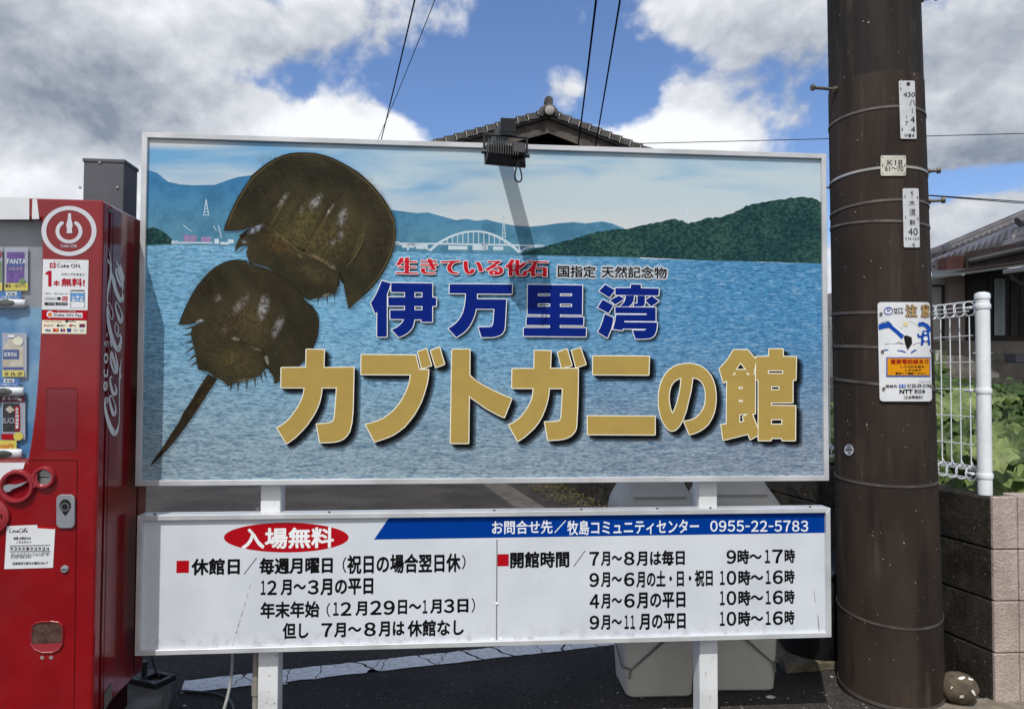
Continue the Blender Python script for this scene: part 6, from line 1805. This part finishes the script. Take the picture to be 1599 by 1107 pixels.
M_fleck = flat('white_paint_fleck', col(216, 214, 208))
for th, ph, pts in ((-1.75, .95, [(-.22, -.05), (-.1, .12), (.12, .16), (.26, .1), (.1, -.02), (-.06, -.1)]), (-1.28, .05, [(-.1, .16), (0, .22), (.12, 0), (.16, -.2), (.06, -.14), (-.06, 0)]), (-1.92, -.2, [(-.1, -.1), (-.08, .1), (.1, .12), (.1, -.08)]), (-2.4, .25, [(-.06, -.1), (-.04, .1), (.06, .04)]), (-1.15, .88, [(-.1, -.05), (.05, .1), (.22, -.1), (.1, -.14)])):
    g = MB(); n = len(pts)
    cen = stone_pt(th, ph, 1.02)
    vs = [cen] + [stone_pt(th + x / math.cos(ph), ph + y, 1.02) for x, y in pts]
    g.add(vs, [(0, 1 + i, 1 + (i + 1) % n) for i in range(n)])
    g.build('paint_fleck', M_fleck, stn)

# grit, shells and small debris on the asphalt
random.seed(21)
g = MB()
def pebble(c_, r_):
    n = 7; vs = []
    for j, (k_, z) in enumerate(((1, 0), (.8, .55), (.3, .8))):
        for i in range(n):
            a = 2 * math.pi * i / n
            vs.append(c_ + V((math.cos(a) * r_ * k_ * random.uniform(.75, 1.2), math.sin(a) * r_ * .7 * k_, r_ * z * .7)))
    g.add(vs, [(j * n + i, j * n + (i + 1) % n, (j + 1) * n + (i + 1) % n, (j + 1) * n + i) for j in range(2) for i in range(n)] + [tuple(2 * n + i for i in range(n))])
for i in range(500):
    p = V((random.uniform(-1.6, 2.0), random.uniform(2.9, 5.2), 0)); pebble(p, random.uniform(.0015, .0045))
for i in range(140):
    p = V((random.uniform(.4, 2.3), random.uniform(3.0, 3.5), 0)); pebble(p, random.uniform(.002, .007))
tag(g.build('grit', pm('pale_grit', col(150, 146, 138), col(104, 100, 94), 50, .9)), 'pale grit scattered over the dark asphalt', 'grit', kind='stuff')
M_shell = pm('white_shell', col(214, 210, 202), col(176, 168, 156), 60, .6)
def shell(px, py, r_, label):
    p = on_z(px, py, 0); g2 = MB(); n = 14; vs = [p + V((0, 0, r_ * .42))]
    for rr, z in ((.55, .34), (1, .02)):
        for i in range(n):
            a = 2 * math.pi * i / n
            q = rr * r_ * (1 + .1 * math.cos(5 * a))
            vs.append(p + V((q * 1.25 * math.cos(a), q * .8 * math.sin(a), r_ * z)))
    g2.add(vs, [(0, 1 + i, 1 + (i + 1) % n) for i in range(n)] + [(1 + i, 1 + n + i, 1 + n + (i + 1) % n, 1 + (i + 1) % n) for i in range(n)])
    o = tag(g2.build('shell_fragment', M_shell, smooth=True), label, 'shell', 'shell fragments on the asphalt'); ground_thing(o, p)
shell(1203, 1088, .018, 'whitish shell fragment on the asphalt right of the right bin')
shell(443, 1067, .014, 'whitish shell fragment beside the left billboard post')
shell(288, 1101, .007, 'tiny white shell fragment beside the concrete slab')
shell(1299, 1056, .007, 'tiny white shell fragment left of the utility pole base')
# conduit pipe and cables
M_pvc = pm('grey_beige_conduit', col(150, 146, 136), col(130, 126, 118), 12, .5)
pipe = thing('conduit_pipe', 'thin grey conduit pipe running up beside the left billboard post', 'pipe', sl_(-1.088, 0, -.07))
pu = SP.pt(393.5, 1050).dot(SP.e) - SP.p.dot(SP.e) - .004
g = MB(); g.tube([sl_(pu, 0, -.075), sl_(pu, .45, -.075), sl_(pu, .92, -.075)], .0125, 12); g.build('tube', M_pvc, pipe, smooth=True)
g = MB(); z_ = SP.pt(393, 1088, -.07).z; g.tube([sl_(pu, z_ - .022, -.075), sl_(pu, z_ + .022, -.075)], .0165, 12); g.build('coupling', M_pvc, pipe, smooth=True)
M_cable = pm('grey_cable', col(150, 150, 148), col(128, 128, 126), 20, .45)
M_dcable = pm('dark_cable', col(70, 70, 70), col(54, 54, 54), 20, .5)
def cable(pts, r_, m, label, base, name='cable'):
    # smooth through points
    P = []
    for i in range(len(pts) - 1):
        p0, p1, p2, p3 = pts[max(0, i - 1)], pts[i], pts[i + 1], pts[min(len(pts) - 1, i + 2)]
        for j in range(6):
            t_ = j / 6
            P.append(.5 * (2 * p1 + (p2 - p0) * t_ + (2 * p0 - 5 * p1 + 4 * p2 - p3) * t_ * t_ + (3 * p1 - p0 - 3 * p2 + p3) * t_ ** 3))
    P.append(pts[-1])
    g2 = MB(); g2.tube(P, r_, 8)
    o = tag(g2.build(name, m, smooth=True), label, 'cable'); ground_thing(o, base)
cable([on_y(363, 1010, 2.99), on_y(362, 1045, 2.98), on_y(357, 1080, 2.95), on_y(348, 1112, 2.9), on_y(335, 1150, 2.85)], .0062, M_cable, 'light grey cable hanging down from under the left part of the information board', on_z(335, 1165, 0))
cable([on_z(279, 1078, .008), on_z(310, 1080, .008), on_z(340, 1084, .008), on_z(358, 1093, .008), on_z(365, 1107, .008), on_z(362, 1125, .008), on_z(345, 1150, .008)], .0062, M_dcable, 'dark grey cable curving over the asphalt next to the concrete slab', on_z(310, 1080, 0))
cable([on_y(234, 1012, 3.12), on_y(238, 1030, 3.14), on_y(244, 1048, 3.16), on_y(249, 1056, 3.2)], .0045, M_dcable, 'thin dark cable hanging between vending machine and information board', on_z(249, 1075, 0))

# ================================================================== HOUSES
def m_tile(name, c1, c2, sx, sy):
    return pm(name, c1, c2, 2.2, .5, .25, 20)
M_tile = pm('grey_roof_tile', col(96, 94, 98), col(74, 72, 76), 2.5, .45, .15, 20)
M_tiled = pm('dark_roof_tile', col(78, 76, 74), col(54, 52, 50), 3.5, .7, .2, 20)
M_wood = pm('weathered_timber', col(92, 84, 78), col(66, 60, 56), 5, .85, .3, 25)
M_darkw = pm('dark_plank', col(42, 30, 26), col(30, 22, 20), 4, .8, .2, 18)
M_plas = pm('pale_plaster', col(176, 174, 172), col(160, 158, 154), 2, .8)
M_lime = flat('lime_mortar', col(170, 166, 160))
# gabled house behind the billboard
HY = 14.0
pk = on_y(857, 176, HY)
def hp(px, py, dy=0.0): p = on_y(px, py, HY); return p + V((0, dy, 0))
hb = thing('gabled_house', 'dark timber house gable with tiled roof behind the crab billboard', 'house', (pk.x, HY + 4, 0))
lft, rgt = hp(520, 268), hp(1190, 306)
g = MB()
wl, wr = V((lft.x + .9, HY + .75, 0)), V((rgt.x - .9, HY + .75, 0))
zl = lft.z + .75; zr = rgt.z + .75
top_ = V((pk.x, HY + .75, pk.z - .30))
fr = [V((wl.x, wl.y, 0)), V((wr.x, wr.y, 0)), V((wr.x, wr.y, rgt.z + .55)), top_, V((wl.x, wl.y, lft.z + .30))]
g.hexa(fr, [p + V((0, 7, 0)) for p in fr]); g.build('wall', M_darkw, hb)
g = MB()
for i in range(22):
    x = wl.x + (wr.x - wl.x) * (i + .5) / 22
    lim = (top_.z - .12) - abs(x - top_.x) * ((top_.z - lft.z) / (top_.x - lft.x) if x < top_.x else (top_.z - rgt.z) / (rgt.x - top_.x))
    if lim > 1: g.box((x, HY + .74, lim / 2), (.03, .03, lim))
g.build('batten', M_wood, hb)
def roof_side(eave, name):
    g = MB()
    d_ = (eave - pk)
    L = d_.length; d_.normalize(); up_ = V((-d_.z, 0, d_.x)) if d_.x > 0 else V((d_.z, 0, -d_.x))
    th = .07
    a = [pk - up_ * .02, pk + d_ * L - up_ * .02, pk + d_ * L - up_ * (.02 + th), pk - up_ * (.02 + th)]
    g.hexa([p + V((0, .02, 0)) for p in a], [p + V((0, 8.5, 0)) for p in a])
    n = int(L / .20)
    for i in range(n):
        s0, s1 = L * i / n, L * (i + 1) / n + .03
        for j in range(26):
            y0 = HY - .02 + j * .33
            q = []
            for y, lift in ((y0, .055), (y0 + .11, .02), (y0 + .22, .0), (y0 + .33, .03)):
                q.append((y, lift))
            A_ = [pk + d_ * s0 + up_ * (.0 + l) + V((0, y - HY, 0)) for y, l in q]
            B_ = [pk + d_ * s1 + up_ * (.035 + l) + V((0, y - HY, 0)) for y, l in q]
            g.add(A_ + B_, [(k_, k_ + 1, 5 + k_, 4 + k_) for k_ in range(3)])
            if j == 0:
                C_ = [pk + d_ * s0 - up_ * .06 + V((0, -.02, 0)), pk + d_ * s1 - up_ * .03 + V((0, -.02, 0))]
                g.add([A_[0], B_[0], C_[1], C_[0]], [(0, 1, 2, 3)])
    g.build('roof', M_tiled, hb)
    g = MB()
    for i in range(1, n):
        s0 = L * i / n
        c_ = pk + d_ * s0
        g = MB(); g.add([c_ + up_ * .05 + V((0, -.03, 0)) - d_ * .012, c_ + up_ * .07 + V((0, -.03, 0)) + d_ * .008, c_ - up_ * .05 + V((0, -.03, 0)) + d_ * .012, c_ - up_ * .06 + V((0, -.03, 0))], [(0, 1, 2, 3)])
        g.build('mortar_seam', M_lime, hb)
    g = MB()
    dn_ = V((0, 0, -1))
    a = [pk + dn_ * .085, pk + d_ * L + dn_ * .085, pk + d_ * L + dn_ * .36, pk + dn_ * .36]
    g.hexa([p + V((0, .10, 0)) for p in a], [p + V((0, .16, 0)) for p in a])
    g.build('barge_board', M_wood, hb)
roof_side(lft, 'l'); roof_side(rgt, 'r')
g = MB()
for k_ in range(3): g.box((pk.x, HY + 4.1, pk.z + .09 + k_ * .055), (.26 - k_ * .05, 8.0, .05))
g.tube([V((pk.x, HY + .05, pk.z + .26)), V((pk.x, HY + 8.1, pk.z + .26))], .085, 10)
rt = g.build('ridge_tile', M_tiled, hb)
g = MB(); g.lathe([(.078, -.02), (.09, 0), (.09, .04), (.065, .055), (.03, .06)], (0, 0, 0), 20, Matrix.Translation(hp(858, 175) + V((0, -.05, .0))) @ Matrix.Rotation(math.pi / 2, 4, 'X')); g.build('ridge_end', pm('weathered_end_tile', col(176, 170, 162), col(140, 134, 128), 8, .8), rt, smooth=True)
g = MB()
g.tube([hp(844, 183) + V((0, -.02, 0)), hp(848, 172) + V((0, -.02, 0)), hp(853, 167.5), hp(860, 167), hp(866, 174) + V((0, -.02, 0)), hp(870, 183) + V((0, -.02, 0))], [.06, .07, .06, .06, .06, .04], 8)
g.build('ridge_ornament', M_tiled, rt, smooth=True)

# tiled house at the right edge
hr = thing('tiled_house', 'single storey house with grey tiled roof and dark windows at the right edge', 'house', on_y(1560, 570, 14.5) * V((1, 1, 0)) + V((0, 0, 0)))
WY = 14.2
def wp(px, py, dy=0.0): return on_y(px, py, WY) + V((0, dy, 0))
g = MB()
a = [wp(1380, 436), wp(1700, 420), wp(1700, 640), wp(1380, 640)]
g.hexa(a, [p + V((0, 5, 0)) for p in a]); g.build('wall', M_plas, hr)
g = MB()
a = [wp(1478, 430, -.03), wp(1508, 430, -.03), wp(1508, 560, -.03), wp(1478, 560, -.03)]; g.hexa(a, [p + V((0, .025, 0)) for p in a]); g.build('beige_wall', pm('beige_plaster', col(150, 138, 132), col(136, 124, 118), 2, .85), hr)
g = MB()
a = [wp(1506, 420, -.05), wp(1720, 420, -.05), wp(1720, 536, -.05), wp(1506, 536, -.05)]; g.hexa(a, [p + V((0, .045, 0)) for p in a]); 
win = g.build('window', pm('dark_glass', col(20, 20, 22), col(14, 14, 16), 2, .4, spec=.15), hr)
g = MB()
for x0, x1, y0, y1 in ((1506, 1512, 425, 536), (1540, 1546, 430, 532), (1566, 1569, 430, 532), (1590, 1592, 430, 532), (1506, 1720, 526, 532), (1569, 1720, 484, 486)):
    a = [wp(x0, y0, -.06), wp(x1, y0, -.06), wp(x1, y1, -.06), wp(x0, y1, -.06)]; g.hexa(a, [p + V((0, .009, 0)) for p in a])
for x0, x1, y0, y1 in ((1444, 1473, 445, 448), (1470, 1474, 445, 560), (1440, 1449, 452, 500)):
    a = [wp(x0, y0, -.03), wp(x1, y0, -.03), wp(x1, y1, -.03), wp(x0, y1, -.03)]; g.hexa(a, [p + V((0, .02, 0)) for p in a])
g.build('frame', M_darkw, hr)
g = MB(); n = 24; vs = []
for i in range(n + 1):
    x = 1549 + 17 * i / n
    for y in (436, 524): vs.append(wp(x, y, -.065 + .012 * math.sin(i * 1.7)))
g.add(vs, [(2 * i, 2 * i + 2, 2 * i + 3, 2 * i + 1) for i in range(n)]); g.build('curtain', flat('pale_curtain', col(176, 186, 188), .9), win)
g = MB(); vs = []
for i in range(n + 1):
    x = 1575 + 10 * i / n
    for y in (440, 526): vs.append(wp(x, y, -.065 + .01 * math.sin(i * 1.7)))
g.add(vs, [(2 * i, 2 * i + 2, 2 * i + 3, 2 * i + 1) for i in range(n)]); g.build('curtain', flat('dim_curtain', col(96, 98, 98), .9), win)
g = MB()
a = [wp(1440, 532, -.09), wp(1720, 534, -.09), wp(1720, 640, -.09), wp(1440, 640, -.09)]; g.hexa(a, [p + V((0, .085, 0)) for p in a]); g.build('plinth', pm('grey_plinth', col(128, 120, 110), col(108, 102, 92), 3, .9), hr)
# main roof: tiled slope
E1, E2 = on_y(1380, 437, 15.2), on_y(1720, 353, 12.2)
T1_, T2_ = on_y(1400, 428, 17.0), on_y(1720, 294, 15.0)
def slope(E1, E2, T1_, T2_, nu, nv, name, parent, mat):
    g = MB(); nrm = (E2 - E1).cross(T1_ - E1).normalized()
    if nrm.z < 0: nrm = -nrm
    def P(u, v): return (E1 * (1 - u) + E2 * u) * (1 - v) + (T1_ * (1 - u) + T2_ * u) * v
    sub = 6
    for j in range(nv):
        v0, v1 = j / nv, (j + 1) / nv
        A_, B_, C_ = [], [], []
        for i in range(nu * sub + 1):
            u = i / (nu * sub)
            w = .028 * math.sin(2 * math.pi * i / sub) + .012 * math.sin(4 * math.pi * i / sub + .6)
            A_.append(P(u, v0) + nrm * (.075 + w)); B_.append(P(u, v1) + nrm * (.03 + w)); C_.append(P(u, v0) + nrm * (.01 + w * .8))
        m = len(A_)
        g.add(A_ + B_ + C_, [(i, i + 1, m + i + 1, m + i) for i in range(m - 1)] + [(2 * m + i, 2 * m + i + 1, i + 1, i) for i in range(m - 1)])
    a = [P(0, 0), P(1, 0), P(1, 1), P(0, 1)]
    g.hexa([p - nrm * .08 for p in a], [p - nrm * .0 for p in a])
    return g.build(name, mat, parent)
rf = slope(E1, E2, T1_, T2_, 34, 13, 'roof', hr, M_tile)
g = MB()
g.tube([T1_ + V((0, 0, .12)), T2_ + V((0, 0, .12))], .11, 10); g.tube([T1_ + V((0, 0, .02)), T2_ + V((0, 0, .02))], .14, 8)
g.build('ridge_tile', M_tile, rf, smooth=True)
g = MB(); g.tube([on_y(1440, 403, 16.2), on_y(1474, 391, 15.9)], .13, 10); g.tube([on_y(1472, 389, 15.9), on_y(1477, 393, 15.9)], .17, 10); g.build('ridge_tile', M_tile, rf, smooth=True)
g = MB()
g.tube([on_y(1570, 385, 12.6), on_y(1720, 345, 11.4)], .10, 8); g.tube([on_y(1580, 374, 12.6), on_y(1720, 336, 11.4)], .09, 8); g.tube([on_y(1582, 380, 12.55), on_y(1584, 370, 12.55), on_y(1585, 366, 12.55)], [.09, .09, .05], 8)
g.build('ridge_tile', M_tile, rf, smooth=True); g = MB()
g.tube([on_y(1590, 347, 14.6), on_y(1599, 342, 14.6), on_y(1640, 330, 14.6)], .10, 8)
g.build('ridge_tile', M_tile, rf, smooth=True)
g = MB()
def slab(pts, th):
    g.hexa(pts, [p + V((0, 0, th)) for p in pts])
slab([on_y(1508, 424, 12.9), on_y(1720, 392, 11.6), on_y(1720, 392, 14.1), on_y(1508, 424, 14.1)], .34)
g.build('fascia', M_darkw, hr)
g = MB(); g.tube([on_y(1514, 408, 12.85), on_y(1720, 362, 11.5)], .05, 8); g.tube([on_y(1511, 404, 12.9), on_y(1512, 420, 12.9), on_y(1463, 432, 13.2)], .028, 8); g.build('rain_gutter', pm('grey_gutter', col(64, 62, 64), col(54, 52, 54), 4, .5), hr, smooth=True)
g = MB(); a = [wp(1464, 405, -.3), wp(1516, 400, -.3), wp(1516, 424, -.3), wp(1464, 432, -.3)]; g.hexa(a, [p + V((0, .3, 0)) for p in a]); g.build('brown_gable', pm('brown_board', col(76, 44, 40), col(62, 36, 32), 4, .8), hr)
g = MB(); c_ = wp(1500, 408, -.4); g.lathe([(.02, -.06), (.07, 0), (.05, .05)], c_, 14); g.build('outdoor_lamp', M_whiteink, hr, smooth=True)
g = MB()
slab([on_y(1455, 436, 12.6), on_y(1720, 398, 11.6), on_y(1720, 396, 14.15), on_y(1455, 426, 14.15)], .035)
aw = g.build('awning', pm('grey_green_awning', col(74, 78, 74), col(60, 64, 61), 3, .6), hr)
g = MB(); slab([on_y(1566, 428, 11.3), on_y(1720, 408, 10.6), on_y(1720, 402, 11.9), on_y(1566, 424, 11.9)], .03); g.tube([on_y(1578, 428, 11.4), on_y(1582, 436, 11.4), on_y(1600, 446, 11.4)], .03, 6); g.build('porch_awning', pm('grey_awning', col(72, 72, 70), col(60, 60, 60), 3, .6), hr)
# terrace step, planters and lantern in front of the house
tr = MB()
a = [on_y(1440, 556, 13.2), on_y(1560, 556, 13.2), on_y(1560, 552, 14.0), on_y(1440, 552, 14.0)]
tr.hexa([V((p.x, p.y, 1.0)) for p in a], a)
o = tag(tr.build('terrace_step', M_conc, bevel=.01), 'low concrete terrace step in front of the tiled house', 'step'); ground_thing(o, V((a[0].x, a[0].y, 1.0)))
tb_ = thing('garden_table', 'small round white garden table in front of the tiled house, behind the fence post', 'table', on_y(1535, 562, 12.6))
g = MB(); tt = on_y(1535, 550, 12.6); g.lathe([(.15, -.03), (.165, -.015), (.12, .0), (.05, .012)], tt, 20); g.build('tabletop', M_white, tb_, smooth=True)
g = MB(); g.lathe([(.06, -.22), (.03, -.2), (.025, -.03)], tt, 12); g.build('leg', M_white, tb_)
def planter(px0, px1, py0, py1, Y, label, m):
    t = thing('planter_box', label, 'planter', on_y((px0 + px1) / 2, py1, Y), 0, 'planters in front of the house')
    g = MB(); a = [on_y(px0, py0, Y), on_y(px1, py0, Y), on_y(px1 - 1, py1, Y), on_y(px0 + 1, py1, Y)]
    g.hexa(a, [p + V((0, .3, 0)) for p in a]); g.build('box', m, t, bevel=.01)
    g = MB(); a = [on_y(px0 - .6, py0 - 1, Y - .01), on_y(px1 + .6, py0 - 1, Y - .01), on_y(px1 + .6, py0 + 1.5, Y - .01), on_y(px0 - .6, py0 + 1.5, Y - .01)]; g.hexa(a, [p + V((0, .32, 0)) for p in a]); g.build('rim', m, t)
planter(1586, 1612, 553, 566, 12.4, 'long grey planter at the right edge before the house', M_duct)
planter(1448, 1470, 548, 564, 12.8, 'white planter in front of the house, seen left through the wire mesh', M_plas)

# ================================================================== OVERHEAD WIRES
M_wire = pm('black_wire', col(36, 38, 42), col(36, 38, 42), 3, .9, spec=.02)
def wire(pts, r_, label, group):
    P = []
    a, b = pts
    for i in range(25):
        q = i / 24
        P.append(a * (1 - q) + b * q - V((0, 0, .35 * 4 * q * (1 - q))) * .25)
    g2 = MB(); g2.tube(P, r_, 6)
    tag(g2.build('overhead_wire', M_wire, smooth=True), label, 'wire', group)
def ext(p, q, k_): return p + (p - q) * k_
G_ = 'overhead wires'
def w2(xa, ya, Ya, xb, yb, Yb, r_, label, k_=0.8):
    a, b = on_y(xa, ya, Ya), on_y(xb, yb, Yb)
    wire([ext(a, b, k_), ext(b, a, .12)], r_, label, G_)
w2(645, 0, 8.0, 594, 222, 13.5, .009, 'thicker of the two wires dropping behind the billboard above its left half')
w2(675, 0, 8.6, 588, 222, 14.5, .0055, 'thin wire crossing the thicker one above the left half of the billboard')
w2(929.5, 0, 8.0, 902, 232, 13.6, .0125, 'left one of the two wires running down in front of the house gable')
w2(966.5, 0, 8.4, 929, 230, 13.7, .0115, 'right one of the two wires running down in front of the house gable')
w2(1599, 205.5, 26, 1000, 224, 30, .015, 'level wire crossing the sky behind the utility pole below the top plate', 2.5)
w2(1599, 312, 24, 1230, 289, 27, .016, 'upper of the two close wires right of the utility pole above the tiled roof', 3.0)
w2(1599, 314.5, 23.6, 1230, 287, 26.6, .016, 'lower of the two close wires right of the utility pole above the tiled roof', 3.0)
